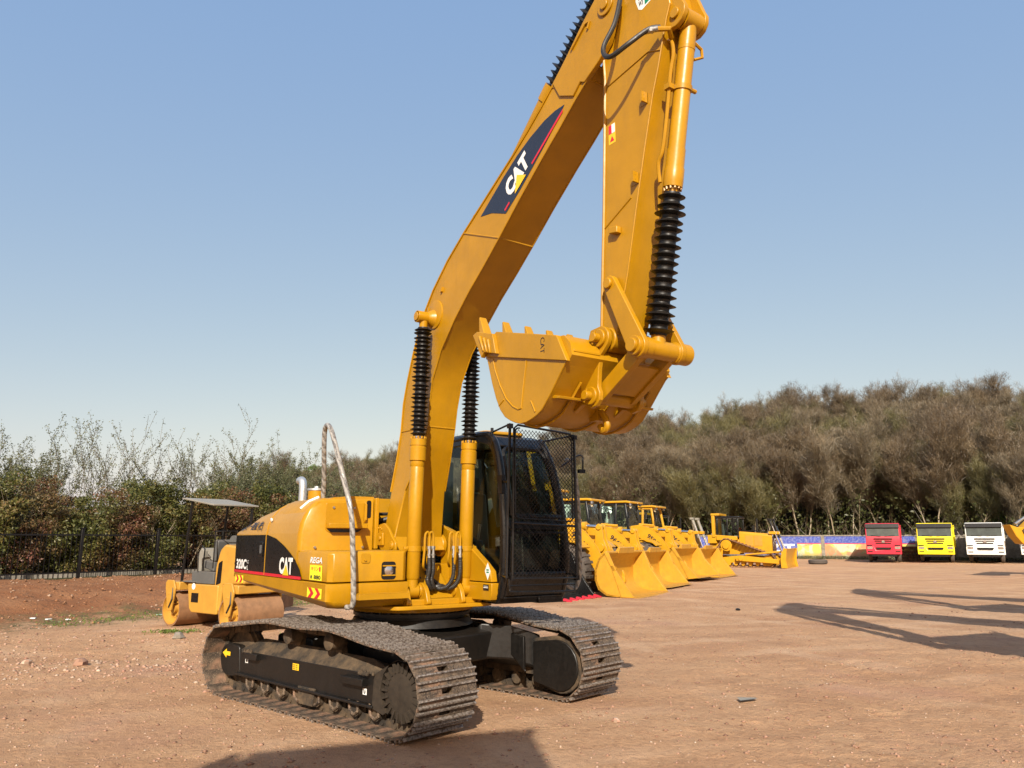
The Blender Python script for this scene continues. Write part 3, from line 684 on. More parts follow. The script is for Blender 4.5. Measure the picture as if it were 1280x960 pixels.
# stick
b = MB()
ST = [(3.60,3.27),(3.56,3.36),(3.556,3.439),(3.586,3.935),(3.622,4.5),(3.68,5.68),(3.665,5.94),(3.62,6.2),(3.60,6.4),(3.48,6.85),(3.50,7.05),(3.62,7.12),(3.78,7.06),(4.15,6.62),(4.44,6.10),(4.46,5.95),(4.417,5.846),(4.374,5.70),(4.304,5.46),(4.232,5.25),(4.124,4.84),(4.011,4.389),(3.885,3.847),(3.809,3.596),(3.745,3.409),(3.71,3.29),(3.66,3.24)]
b.prism(ST, -.168, .168)
b.rev((3.63, -.185, 3.335), (3.63, .185, 3.335), [(0, .10), (.37, .10)], 24)
stick = b.build('stick', 'yellow_paint', ex, bevel=.010, smooth=25)
b = MB(); b.tube([(x, -.172, z) for x, z in ST[2:7]], .014, 6)
b.tube([(x, -.170, z) for x, z in ST[15:24]], .008, 6); b.tube([(x, .170, z) for x, z in ST[15:24]], .008, 6)
b.tube([(3.70, -.171, 5.60), (4.20, -.171, 5.66), (4.34, -.171, 5.60)], .006, 5); b.tube([(3.60, -.171, 4.30), (3.95, -.171, 4.47)], .007, 5)
b.build('edge_weld', 'yellow_paint', stick)
for s_, z_ in ((4.115, 5.25), (3.985, 4.60)):
    b = MB(); b.box(s_-.03, s_+.06, -.172, -.166, z_-.04, z_+.05); b.box(s_+.045, s_+.06, -.235, -.168, z_-.04, z_+.05)
    for dz in (-.015, .025): b.cyl((s_+.044, -.21, z_+dz), (s_+.062, -.21, z_+dz), .006, n=6)
    b.build('hose_bracket', 'yellow_paint', stick)
b = MB(); b.prism(rpoly([(3.72, 4.22), (3.82, 4.20), (3.82, 4.26), (3.72, 4.28)], .01), -.22, -.168); b.build('hose_bracket', 'yellow_paint', stick, bevel=.006)
b = MB(); b.poly([(3.70, -.1695, 5.045), (3.785, -.1695, 5.045), (3.785, -.1695, 5.225), (3.70, -.1695, 5.225)]); wl = b.build('warning_label', 'decal_yellow', stick, smooth=0)
b = MB(); b.poly([(3.74, -.171, 5.14), (3.782, -.171, 5.14), (3.782, -.171, 5.222), (3.74, -.171, 5.222)]); b.build('white_panel', 'decal_white', wl, smooth=0)
b = MB(); b.poly([(3.703, -.171, 5.14), (3.74, -.171, 5.14), (3.74, -.171, 5.222), (3.703, -.171, 5.222)])
b.poly([(3.715, -.171, 5.065), (3.77, -.171, 5.065), (3.743, -.171, 5.115)]); b.build('red_panel', 'decal_red', wl, smooth=0)
tp = [(4.08, 6.20), (4.11, 6.11), (4.15, 6.085), (4.30, 6.125), (4.30, 6.32), (4.08, 6.32)]
b = MB(); b.poly([(x, -.1695, z) for x, z in tp]); tl = b.build('corner_label', 'decal_white', stick, smooth=0)
b = MB(); b.poly([(4.185, -.171, 6.11), (4.29, -.171, 6.137), (4.29, -.171, 6.31), (4.185, -.171, 6.31)]); b.build('green_panel', 'decal_green', tl, smooth=0)
b = MB(); text_into(b, 'W3', (4.115, -.171, 6.13), X, Y, .05, .05, .03); text_into(b, 'R8', (4.115, -.171, 6.19), X, Y, .05, .05, .03); b.build('label_print', 'decal_black', tl, smooth=0)
# bucket cylinder
b = MB(); A = Vector((4.497, 0, 5.80)); B_ = Vector((4.005, 0, 3.20)); dd = (B_-A).normalized(); at2 = lambda z: tuple(A + dd*((z-A.z)/dd.z))
b.rev(at2(5.80), at2(4.48), [(0, .06), (.06, .068), (1.02, .068), (1.03, .074), (1.18, .074), (1.19, .080), (1.30, .080), (1.34, .078), (1.345, .04)], 28)
b.rev(at2(5.62), at2(5.59), [(0, .071), (.03, .071)], 24)
b.cyl((4.50, -.09, 5.83), (4.50, .09, 5.83), .085, n=22)
bc = b.build('bucket_cylinder', 'yellow_paint', ex)
b = MB()
for k in range(12):
    a = 2*math.pi*k/12; q = Vector(at2(4.47)); b.cyl(q+Vector((.066*math.cos(a), .066*math.sin(a), .015)), q+Vector((.066*math.cos(a), .066*math.sin(a), -.015)), .010, n=6)
b.rev(at2(4.47), at2(4.44), [(0, .05), (.03, .05)], 16); b.build('gland_ring', 'yellow_paint', bc)
b = MB(); bellows(b, at2(4.44), at2(3.31), .068, .118, 17); b.build('bellows', 'rubber', bc)
b = MB(); b.cyl(at2(4.48), at2(3.22), .045); b.build('rod', 'chrome', bc)
b = MB(); b.tube(bez([(4.36, -.105, 5.70), (4.40, -.10, 5.66), (4.405, -.095, 5.55), (4.37, -.10, 5.40), (4.31, -.10, 5.05), (4.25, -.10, 4.78), (4.205, -.10, 4.70), (4.19, -.09, 4.62), (4.19, -.08, 4.53)], 6), .016, 8)
b.build('feed_pipe', 'yellow_paint', bc)
for z in (5.28,):
    q = Vector(at2(z)); b = MB(); b.rev(at2(z+.02), at2(z-.02), [(0, .078), (.04, .078)], 20); b.box(q.x-.08, q.x-.02, -.13, -.06, z-.015, z+.03); b.cyl((q.x+.03, .07, z), (q.x+.03, .12, z), .018, n=8); b.build('pipe_clamp', 'yellow_paint', bc)
b = MB(); b.tube([(4.50, .05, 5.66), (4.50, .135, 5.63), (4.50, .14, 5.56), (4.48, .06, 5.52)], .014, 6); b.build('side_pipe', 'yellow_paint', bc)
for sgn in (-1, 1):
    b = MB(); y0, y1 = sorted((sgn*.10, sgn*.145)); lug = [(4.20, 5.90), (4.25, 6.30), (4.45, 6.25)] + [(4.47+.12*math.cos(a), 5.86+.12*math.sin(a)) for a in [R(40), R(10), R(-20), R(-50), R(-80), R(-110)]] + [(4.36, 5.76)]
    b.prism(lug, y0, y1); y0, y1 = sorted((sgn*.145, sgn*.165)); b.cyl((4.49, y0, 5.85), (4.49, y1, 5.85), .045, n=16); b.build('cylinder_lug', 'yellow_paint', stick, bevel=.005)
# hose looping beside the stick
HP = [(3.989,-.25,6.339),(4.027,-.3,6.198),(4.034,-.38,5.931),(3.966,-.44,5.744),(3.994,-.46,5.631),(4.09,-.47,5.566),(4.226,-.42,5.616),(4.335,-.3,5.731),(4.39,-.22,5.754)]
b = MB(); b.tube(bez(HP, 8), .021, 10); hs = b.build('stick_hose', 'hose_rubber', ex)
b = MB(); b.cyl((4.30, -.31, 5.728), (4.40, -.25, 5.724), .024, n=12); b.cyl((4.345, -.28, 5.727), (4.36, -.27, 5.726), .030, n=6); b.build('hose_fitting', 'steel', hs)
b = MB(); b.tube([(4.39, -.25, 5.724), (4.45, -.18, 5.72), (4.40, -.105, 5.70)], .022, 8); b.build('elbow', 'yellow_paint', hs)
# stick cylinder on the back of the boom
A3 = Vector((1.52, 0, 5.10)); B3 = Vector((3.60, 0, 6.88)); d3 = (B3-A3).normalized(); N3 = Vector((-d3.z, 0, d3.x))
L3 = (B3-A3).length
b = MB(); b.rev(A3, B3, [(0, .09), (.05, .095), (1.45, .095), (1.46, .105), (1.62, .105), (1.63, .06)], 24); b.cyl((A3.x, -.13, A3.z), (A3.x, .13, A3.z), .10); 
for sgn in (-1, 1): y0, y1 = sorted((sgn*.13, sgn*.17)); b.prism([(1.3, 4.84), (1.40, 5.10), (1.52, 5.20), (1.66, 5.16), (1.9, 5.10)], y0, y1)
sc_ = b.build('stick_cylinder', 'yellow_paint', ex)
b = MB(); bellows(b, A3+d3*1.64, A3+d3*(L3-.14), .07, .125, 14); b.build('bellows', 'rubber', sc_)
b = MB(); b.cyl(A3+d3*1.5, B3, .05); b.cyl((B3.x, -.2, B3.z), (B3.x, .2, B3.z), .07); b.build('rod', 'chrome', sc_)

# bucket linkage
b = MB(); C0 = Vector((4.015, 0, 3.195)); T1 = Vector((3.722, 0, 3.782))
for sgn in (-1, 1):
    y0, y1 = sorted((sgn*.185, sgn*.235)); d = (C0-T1).normalized(); nn = Vector((-d.z, 0, d.x)); 
    loop = [tuple((T1 + Vector((.068*math.cos(a), 0, .068*math.sin(a)))).xz) for a in [math.atan2(-d.z, -d.x)-math.pi/2+math.pi*i/8 for i in range(9)]][::1]
    loop2 = [tuple((C0 + Vector((.095*math.cos(a), 0, .095*math.sin(a)))).xz) for a in [math.atan2(d.z, d.x)-math.pi/2+math.pi*i/8 for i in range(9)]]
    b.prism(loop+loop2, y0, y1)
    y0, y1 = sorted((sgn*.235, sgn*.262)); b.cyl((T1.x, y0, T1.z), (T1.x, y1, T1.z), .045, n=18)
b.build('idler_link', 'yellow_paint', ex, bevel=.006)
b = MB(); b.rev((C0.x, -.27, C0.z), (C0.x, .33, C0.z), [(0, .078), (.05, .078), (.051, .086), (.16, .086), (.161, .078), (.30, .078), (.44, .078), (.441, .088), (.60, .088)], 26)
b.cyl((C0.x, -.30, C0.z), (C0.x, -.27, C0.z), .055, n=20); b.cyl((C0.x, .33, C0.z), (C0.x, .35, C0.z), .055, n=20)
b.rev((C0.x+.015, 0, C0.z+.13), (C0.x, 0, C0.z), [(0, .055), (.10, .065)], 18)
LP = Vector((3.50, 0, 2.875)); dl = (LP-C0); dn = dl.normalized(); up3 = Vector((-dn.z, 0, dn.x))
if up3.z < 0: up3 = -up3
for sgn in (-1, 1):
    c = C0 + dl*.5 + Vector((0, sgn*.16, 0)); b.obox(c, dl*.46, (0, .028, 0), up3*.065)
c = C0 + dl*.55 - up3*.03; b.obox(c, dl*.28, (0, .14, 0), up3*.018)
b.cyl((LP.x, -.21, LP.z), (LP.x, .21, LP.z), .062, n=20)
b.build('power_link', 'yellow_paint', ex, bevel=.008)
# bucket
bw = .55
sideP = [(2.40,3.40),(2.506,3.106),(2.570,2.96),(2.636,2.849),(2.71,2.775),(2.79,2.733),(2.865,2.705),(2.939,2.687),(3.03,2.690),(3.11,2.709),(3.18,2.733),(3.248,2.770),(3.36,2.88),(3.463,2.996),(3.55,3.09)]
b = MB(); rings = []
N = len(sideP)
inner = []
for i, p in enumerate(sideP):
    a = Vector(sideP[max(0, i-1)]); c = Vector(sideP[min(N-1, i+1)]); t = (c-a).normalized(); nn = Vector((-t.y, t.x)); inner.append(tuple(Vector(p)+nn*.025))
b.prism(sideP + inner[::-1], -bw, bw)
b.prism([(2.375, 3.36), (2.43, 3.36), (2.36, 3.60), (2.315, 3.60)], -bw, bw)          # lip
# back top: rounded box section joining shell to the ears
b.prism([(3.55, 3.09), (3.62, 3.16), (3.60, 3.26), (3.52, 3.34), (3.44, 3.345), (3.46, 3.30), (3.53, 3.20), (3.50, 3.10)], -bw, bw)
bk = b.build('bucket', 'yellow_paint', ex, smooth=40)
for sgn in (-1, 1):
    b = MB(); y0, y1 = sorted((sgn*bw, sgn*(bw+.022))); sp = [(2.395, 3.405)] + sideP[1:] + [(3.60, 3.13), (3.47, 3.14)]
    b.prism([(2.40, 3.41)] + sideP[1:] + [(3.585, 3.115)], y0, y1)
    y0, y1 = sorted((sgn*(bw-.002), sgn*(bw+.042))); b.prism([(2.60, 3.57), (3.475, 3.345), (3.60, 3.11), (2.41, 3.375), (2.36, 3.47)], y0, y1)
    b.build('side_plate', 'yellow_paint', bk, bevel=.005)
    b = MB(); y0, y1 = sorted((sgn*(bw+.04), sgn*(bw+.085))); b.prism([(2.27, 3.60), (2.34, 3.62), (2.60, 3.545), (2.655, 3.35), (2.46, 3.40), (2.42, 3.355)], y0, y1)
    for k in range(3): p0 = (2.40+.07*k, sgn*(bw+.09), 3.56-.03*k); p1 = (2.46+.055*k, sgn*(bw+.088), 3.41-.02*k); b.tube([p0, p1], [.018, .010], 6)
    b.build('side_cutter', 'yellow_paint', bk, bevel=.008)
yy = -(bw+.024)
b = MB(); b.tube([(2.525, yy, 3.33), (2.56, yy, 3.22), (2.64, yy, 3.07), (2.74, yy, 2.93), (2.84, yy, 2.85), (2.92, yy, 2.815), (2.97, yy, 2.82)], .007, 6); b.tube([(3.035, yy, 3.22), (2.99, yy, 3.0), (2.96, yy, 2.82)], .007, 6)
b.tube([(3.10, yy, 2.86), (3.16, yy, 2.76)], .007, 6); b.tube([(2.62, yy, 2.885), (2.70, yy, 2.93)], .006, 6); b.build('wear_ridge', 'yellow_paint', bk)
b = MB(); text_into(b, 'CAT', (3.265, -(bw+.0445), 3.365), (-.02, 0, -1), (1, 0, 0), .055, .135, .0); b.build('embossed_lettering', 'dark_ink', bk, smooth=0)
for k in range(5):
    y = -bw + .02 + (2*bw-.04)*k/4
    b = MB(); d = Vector((-.30, 0, .95)).normalized(); n_ = Vector((.95, 0, .30)).normalized(); base = Vector((2.365, y, 3.50))
    def ringt(t, w, h): c = base + d*t; return [tuple(c + Vector((0, i*w, 0)) + n_*(j*h)) for i, j in ((-1,-1),(1,-1),(1,1),(-1,1))]
    b.loft([ringt(-.10, .055, .04), ringt(.06, .055, .055), ringt(.08, .045, .045), ringt(.20, .042, .028), ringt(.30, .036, .010)])
    b.build('tooth', 'yellow_paint', bk, bevel=.006)
# ears on the back of the bucket
TPN = Vector((3.615, 0, 3.338)); 
for sgn in (-1, 1):
    y0, y1 = sorted((sgn*.205, sgn*.25))
    prof = [(3.45, 3.30), (3.50, 3.43)] + [(3.615+.105*math.cos(a), 3.338+.105*math.sin(a)) for a in [R(110), R(80), R(50), R(20), R(-10), R(-35)]] + [(3.615, 3.20), (3.59, 3.08), (3.58, 2.98)] + [(3.50+.10*math.cos(a), 2.875+.10*math.sin(a)) for a in [R(40), R(10), R(-25), R(-60), R(-100), R(-140)]] + [(3.37, 2.82), (3.26, 2.765), (3.33, 2.88), (3.42, 2.99), (3.49, 3.12)]
    b = MB(); b.prism(prof, y0, y1)
    for c in (TPN, LP):
        y0, y1 = sorted((sgn*.25, sgn*.275)); b.cyl((c.x, y0, c.z), (c.x, y1, c.z), .075, n=22)
    b.build('bucket_ear', 'yellow_paint', bk, bevel=.006)
    b = MB()
    for c in (TPN, LP):
        y0, y1 = sorted((sgn*.275, sgn*.335)); b.cyl((c.x, y0, c.z), (c.x, y1, c.z), .038, n=16)
        b.build('pin', 'yellow_paint', bk, bevel=.004); b = MB(); b.cyl((c.x+.02, sgn*.315, c.z+.055), (c.x-.02, sgn*.315, c.z-.055), .008, n=6); b.build('retaining_bolt', 'yellow_paint', bk); b = MB()
    b = MB(); y0, y1 = sorted((sgn*.25, sgn*.53)); b.prism([(3.50, 3.18), (3.62, 3.19), (3.62, 3.21), (3.50, 3.20)], y0, y1); b.build('stiffener', 'yellow_paint', bk, bevel=.003); b = MB(); b.prism([(3.28, 2.86), (3.42, 2.84), (3.43, 2.86), (3.30, 2.885)], y0, y1); b.build('stiffener', 'yellow_paint', bk, bevel=.003)
b = MB(); b.rev((3.465, -.52, 3.11), (3.465, .52, 3.11), [(0, .07), (1.04, .07)], 20); b.build('torsion_tube', 'yellow_paint', bk)
b = MB(); b.cyl((3.615, -.25, 3.338), (3.615, .25, 3.338), .06); b.build('hinge_tube', 'yellow_paint', bk)
b = MB()
b.tube(bez([(3.30, .02, 2.80), (3.36, .02, 2.73), (3.38, .02, 2.66), (3.33, .02, 2.63), (3.29, .02, 2.68)], 6), .028, 8); b.build('lifting_hook', 'yellow_paint', bk)
b = MB(); b.box(3.2, 3.3, -.02, .06, 2.72, 2.85); b.build('hook_plate', 'yellow_paint', bk)
for y in (-.42, .0, .36):
    b = MB(); pts = [(x+.012, y+.12*(i/12), z-.014) for i, (x, z) in enumerate(sideP[5:14])]; b.tube(pts, .012, 5); b.build('wear_strip', 'yellow_paint', bk)

# ---- cab
cl, cr_b, cr_t = .455, 1.355, 1.20                 # right side y, left side y at floor and roof
def yl(z): return cr_b + (cr_t-cr_b)*max(0, min(1, (z-1.6)/1.3))
CP = [(-.45, 1.12), (1.13, 1.12), (1.195, 1.35), (1.21, 1.75), (1.185, 2.15), (1.12, 2.50), (1.02, 2.77), (.93, 2.875), (.72, 2.935), (-.30, 2.925), (-.45, 2.80)]
IN = [(-.36, 1.50), (.90, 1.24), (1.10, 1.38), (1.125, 1.75), (1.10, 2.13), (1.04, 2.45), (.955, 2.69), (.88, 2.78), (.70, 2.83), (-.28, 2.83), (-.36, 2.74)]
cab = None
b = MB()
def sidering(yf, t):
    n = len(CP); vs = []
    for k in (0, 1):
        for p in CP: vs.append((p[0], yf(p[1])+k*t, p[1]))
        for p in IN: vs.append((p[0], yf(p[1])+k*t, p[1]))
    fs = []
    for i in range(n):
        j = (i+1) % n
        fs += [(i, j, n+j, n+i), (2*n+i, 2*n+j, 3*n+j, 3*n+i), (i, j, 2*n+j, 2*n+i), (n+i, n+j, 3*n+j, 3*n+i)]
    b.add(vs, fs)
sidering(lambda z: cl, .055); sidering(lambda z: yl(z)-.055, .055)
# roof, rear, floor, front bars (butted between the side rings)
def bar(p, q, r, s_):  # quad profile in x-z spanning between sides
    vs = []
    for pt in (p, q, r, s_): vs.append((pt[0], cl+.055, pt[1]))
    for pt in (p, q, r, s_): vs.append((pt[0], yl(pt[1])-.055, pt[1]))
    b.add(vs, [(0,1,2,3), (4,5,6,7), (0,1,5,4), (1,2,6,5), (2,3,7,6), (3,0,4,7)])
bar((-.45, 2.80), (-.30, 2.925), (-.28, 2.86), (-.40, 2.76)); bar((-.30, 2.925), (.72, 2.935), (.70, 2.88), (-.28, 2.87))
bar((.72, 2.935), (.93, 2.875), (.89, 2.82), (.70, 2.88)); bar((.93, 2.875), (1.02, 2.77), (.975, 2.74), (.89, 2.82))
bar((-.45, 1.12), (-.38, 1.12), (-.38, 1.75), (-.45, 1.75)); bar((-.38, 1.12), (1.13, 1.12), (1.13, 1.18), (-.38, 1.18))
bar((1.13, 1.12), (1.195, 1.35), (1.14, 1.36), (1.08, 1.18)); bar((1.212, 1.83), (1.203, 1.93), (1.165, 1.93), (1.17, 1.83))
cab = b.build('cab', 'black_paint', ex, bevel=.014, smooth=40)
# corner tubes (front pillars rounded and glossy)
b = MB(); b.tube(bez([(1.10, cl+.02, 1.12), (1.185, cl+.015, 1.40), (1.20, cl+.015, 1.75), (1.175, cl+.015, 2.15), (1.11, cl+.02, 2.50), (1.01, cl+.025, 2.76), (.90, cl+.03, 2.87), (.70, cl+.03, 2.92), (-.30, cl+.03, 2.91)], 5), .042, 10)
b.tube(bez([(1.10, cr_b-.04, 1.12), (1.185, cr_b-.035, 1.40), (1.20, yl(1.75)-.035, 1.75), (1.175, yl(2.15)-.035, 2.15), (1.11, yl(2.5)-.035, 2.50), (1.01, cr_t-.03, 2.76), (.90, cr_t-.03, 2.87)], 5), .040, 10)
b.build('corner_pillar', 'black_paint', cab)
b = MB()
P = [(IN[i][0], cl+.03, IN[i][1]) for i in range(len(IN))]; b.poly(P); b.build('side_window', 'cab_glass', cab, smooth=0)
b = MB(); P = [(IN[i][0], yl(IN[i][1])-.03, IN[i][1]) for i in range(len(IN))]; b.poly(P); b.build('side_window', 'cab_glass', cab, smooth=0)
b = MB(); fw = [(1.19, 1.93), (1.175, 2.15), (1.11, 2.48), (1.01, 2.74), (.955, 2.80)]
quadstrip(b, [(x-.015, cl+.05, z) for x, z in fw], [(x-.015, yl(z)-.05, z) for x, z in fw]); b.build('windscreen', 'cab_glass', cab)
b = MB(); fl = [(1.15, 1.36), (1.19, 1.60), (1.197, 1.83)]
quadstrip(b, [(x-.012, cl+.05, z) for x, z in fl], [(x-.012, yl(z)-.05, z) for x, z in fl]); b.build('lower_windscreen', 'dark_glass', cab)
b = MB(); b.poly([(-.40, cl+.055, 1.75), (-.40, 1.28, 1.75), (-.40, 1.17, 2.78), (-.40, cl+.055, 2.78)]); b.build('rear_window', 'cab_glass', cab, smooth=0)
# windscreen surround, inside rubber frame
b = MB(); wpts = [(1.195, .56, 1.98), (1.195, 1.25, 1.98), (1.175, 1.235, 2.15), (1.10, 1.19, 2.48), (1.02, 1.13, 2.70), (.995, 1.06, 2.755), (.995, .62, 2.755), (1.02, .56, 2.70), (1.10, .555, 2.48), (1.175, .555, 2.15), (1.195, .56, 1.98)]
b.tube(wpts, .028, 6); b.tube([(1.20, .52, 1.36), (1.215, .52, 1.80), (1.215, 1.30, 1.80), (1.20, 1.30, 1.36), (1.20, .52, 1.36)], .02, 6); b.build('window_frame', 'black_paint', cab)
b = MB(); b.prism(rpoly([(.74, cl+.04), (.78, 1.05), (-.26, 1.05), (-.26, cl+.04)], .08), 2.935, 2.975, 'z'); b.build('roof_hatch', 'hood_paint', cab, bevel=.012)
b = MB(); b.box(-.43, -.36, cl+.06, 1.28, 1.12, 1.75); b.prism([(-.1, 1.2), (.35, 1.2), (.35, 1.55), (.15, 1.62), (-.1, 1.60)], .72, 1.10); 
b.prism(rpoly([(-.20, 1.58), (-.05, 1.58), (-.14, 2.30), (-.26, 2.30)], .04), .72, 1.10); b.prism(rpoly([(-.23, 2.32), (-.13, 2.32), (-.15, 2.50), (-.24, 2.50)], .03), .80, 1.02)
b.box(.0, .45, .56, .68, 1.2, 1.72); b.box(.0, .45, 1.13, 1.24, 1.2, 1.72)
b.build('operator_seat', 'seat_vinyl', cab, bevel=.02)
b = MB(); b.tube([(.42, .62, 1.70), (.46, .62, 1.90)], [.012, .02], 8); b.tube([(.42, 1.18, 1.70), (.46, 1.18, 1.90)], [.012, .02], 8)
b.tube([(.85, .84, 1.18), (.80, .84, 1.75)], .010, 6); b.tube([(.85, .98, 1.18), (.80, .98, 1.75)], .010, 6); b.build('control_lever', 'steel', cab)
b = MB(); b.prism([(.52, 1.66), (.60, 1.72), (.90, 1.44), (.84, 1.40)], 1.02, 1.12); b.build('pedal_guard', 'canopy_sheet', cab)
b = MB(); b.box(-.395, -.385, .60, .75, 1.85, 2.70); b.box(-.395, -.385, 1.02, 1.14, 1.85, 2.65); b.prism(rpoly([(.62, 1.55), (.70, 1.30), (.78, 1.30), (.74, 1.68)], .02), .50, .508); b.build('inner_trim', 'curtain', cab)
# yellow plinth panels beside the boom, with stickers
b = MB(); b.prism([(.0, 1.275), (.0, 1.885), (.27, 1.812), (.585, 1.684), (.944, 1.479), (1.072, 1.389), (1.10, 1.275)], .365, .445); pp = b.build('plinth_panel', 'yellow_paint', ex, bevel=.008)
b = MB(); b.prism([(-.3, 1.265), (1.118, 1.265), (1.118, 1.16), (1.08, 1.085), (-.3, 1.06)], .355, .448); pl = b.build('plinth_base', 'yellow_paint', ex, bevel=.008)
b = MB(); b.poly([(1.03, .3615, 1.295), (1.085, .3615, 1.39), (1.03, .3615, 1.482), (.972, .3615, 1.39)]); dm = b.build('diamond_sticker', 'decal_white', pp, smooth=0)
b = MB(); b.poly([(1.005, .3595, 1.395), (1.055, .3595, 1.395), (1.055, .3595, 1.41), (1.005, .3595, 1.41)]); b.poly([(1.005, .3595, 1.37), (1.055, .3595, 1.37), (1.055, .3595, 1.385), (1.005, .3595, 1.385)]); b.build('green_print', 'decal_green', dm, smooth=0)
b = MB(); b.poly([(.955, .3515, 1.185), (1.065, .3515, 1.185), (1.065, .3515, 1.248), (.955, .3515, 1.248)]); sk2 = b.build('black_sticker', 'decal_black', pl, smooth=0)
b = MB(); b.poly([(.965, .3495, 1.212), (1.055, .3495, 1.212), (1.055, .3495, 1.22), (.965, .3495, 1.22)]); b.poly([(.97, .3495, 1.229), (1.05, .3495, 1.229), (1.05, .3495, 1.234), (.97, .3495, 1.234)]); b.build('sticker_print', 'decal_white', sk2, smooth=0)
b = MB(); b.prism([(-.45, 1.04), (1.06, 1.04), (1.12, 1.115), (-.45, 1.115)], .45, 1.36); b.build('cab_base', 'black_paint', cab, bevel=.02)
# falling-object guard: tubes, two mesh panels, lower bumper loop
gx = 1.42; gy0, gy1 = .40, 1.275
b = MB(); rr_ = .016
b.tube([(gx+.0, gy0-.06, 1.33), (gx, gy0-.045, 2.0), (gx-.01, gy0-.01, 2.955)], rr_, 8)
b.tube([(gx, gy1+.02, 1.31), (gx, gy1+.015, 2.0), (gx-.01, gy1+.01, 2.90)], rr_, 8)
fr = [(gx+.02, gy0, 1.325), (gx+.02, gy1-.01, 1.31), (gx+.02, gy1-.005, 2.0), (gx+.01, gy1-.01, 2.82), (gx+.01, gy1-.06, 2.905), (gx+.01, gy0+.08, 2.95), (gx+.01, gy0+.03, 2.91), (gx+.02, gy0+.01, 2.0), (gx+.02, gy0, 1.325)]
b.tube(fr, .013, 8); b.tube([(gx+.02, gy0, 1.90), (gx+.02, gy1, 1.87)], .013, 8)
b.tube(rpoly([(gy0+.04, 2.90), (gy0+.035, 1.95), (gy1-.05, 1.92), (gy1-.06, 2.85)], .05) and [(gx+.02, y, z) for y, z in rpoly([(gy0+.04, 2.92), (gy0+.035, 1.95), (gy1-.05, 1.92), (gy1-.05, 2.86)], .06)], .009, 6)
b.tube(bez([(gx, gy0-.03, 1.32), (gx+.0, gy0-.02, 1.22), (gx, gy0+.05, 1.19), (gx, gy1-.10, 1.17), (gx, gy1-.02, 1.20), (gx, gy1+.0, 1.30)], 5), .013, 8)
b.tube([(gx, gy0-.04, 1.255), (gx, gy1+.0, 1.245)], .009, 6)
for y, z in ((gy0, 1.33), (gy1, 1.31), (gy0-.02, 2.93), (gy1, 2.87)): b.box(gx-.02, gx+.03, y-.025, y+.025, z-.025, z+.025)
b.tube([(.90, cl+.04, 2.93), (gx-.01, gy0-.01, 2.955)], .011, 6); b.tube([(.98, 1.16, 2.86), (gx-.01, gy1+.01, 2.90)], .011, 6)
b.tube([(1.18, cl+.0, 2.35), (gx, gy0-.03, 2.33)], .014, 6); b.tube([(1.18, cl, 1.35), (gx, gy0-.05, 1.34)], .014, 6); b.tube([(1.18, 1.32, 1.35), (gx, gy1+.0, 1.34)], .014, 6)
b.cyl((.90, cl+.04, 2.90), (.90, cl+.04, 2.98), .018); b.box(1.13, 1.21, cl-.035, cl+.01, 2.22, 2.42)
gd = b.build('windscreen_guard', 'black_paint', cab)
b = MB(); step = .047
def mesh_panel(z0, z1):
    W_ = gy1-gy0-.02; H_ = z1-z0; x = gx+.021
    for sg in (1, -1):
        n = int((W_+H_)/step)+1
        for k in range(n+1):
            c = k*step
            u0 = max(0, c-H_); u1 = min(W_, c)
            if u1-u0 < .01: continue
            p0 = (u0, c-u0); p1 = (u1, c-u1)
            if sg < 0: p0 = (W_-u0, c-u0); p1 = (W_-u1, c-u1)
            b.tube([(x+.004*sg, gy0+.01+p0[0], z0+p0[1]), (x+.004*sg, gy0+.01+p1[0], z0+p1[1])], .0038, 3, cap=False)
mesh_panel(1.33, 1.885); mesh_panel(1.885, 2.90)
b.build('wire_mesh', 'black_paint', gd, smooth=0)
b = MB(); b.tube(bez([(1.12, 1.30, 2.55), (1.2, 1.50, 2.69), (1.2, 1.58, 2.69), (1.2, 1.59, 2.64), (1.2, 1.585, 2.50)], 5), .011, 6); b.obox((1.2, 1.565, 2.515), (.02, 0, 0), (0, .045, 0), (0, 0, .022)); b.build('mirror_arm', 'black_paint', cab)
b = MB(); b.tube(bez([(1.1, 1.42, 2.66), (1.1, 1.53, 2.55), (1.1, 1.575, 2.30), (1.1, 1.60, 1.95), (1.1, 1.602, 1.60), (1.1, 1.60, 1.36), (1.1, 1.565, 1.23), (1.1, 1.50, 1.17), (1.1, 1.40, 1.22)], 6), .025, 10); b.build('cab_rail', 'wrapped_tape', ex)
b = MB(); b.box(-.45, 1.1, 1.0, 1.34, 1.03, 1.1); b.box(-2.2, -.5, .44, 1.25, 1.1, 1.75); b.build('side_platform', 'black_paint', ex, bevel=.01)
# ================================================================== camera, light, ground
cam = bpy.data.cameras.new('camera'); co = bpy.data.objects.new('camera', cam); COL.objects.link(co)
cam.sensor_width = 36; cam.lens = 961/1280*36; cam.clip_start = .1; cam.clip_end = 2000
co.location = (0, 0, 1.72); co.rotation_euler = (R(90)+math.atan(195/961), 0, 0); sc.camera = co
SUN_EL, SUN_AZ = 31, 182.5
w = bpy.data.worlds.new('World'); sc.world = w; w.use_nodes = True; wn = w.node_tree; wn.nodes.clear()
wo = wn.nodes.new('ShaderNodeOutputWorld'); bg = wn.nodes.new('ShaderNodeBackground'); sk_ = wn.nodes.new('ShaderNodeTexSky')
sk_.sky_type = 'NISHITA'; sk_.sun_disc = False; sk_.sun_elevation = R(SUN_EL); sk_.sun_rotation = R(SUN_AZ)
sk_.altitude = 50; sk_.air_density = 1.0; sk_.dust_density = 1.6; sk_.ozone_density = 1.3
vm = wn.nodes.new('ShaderNodeVectorMath'); vm.operation = 'MULTIPLY_ADD'; wn.links.new(sk_.outputs[0], vm.inputs[0])
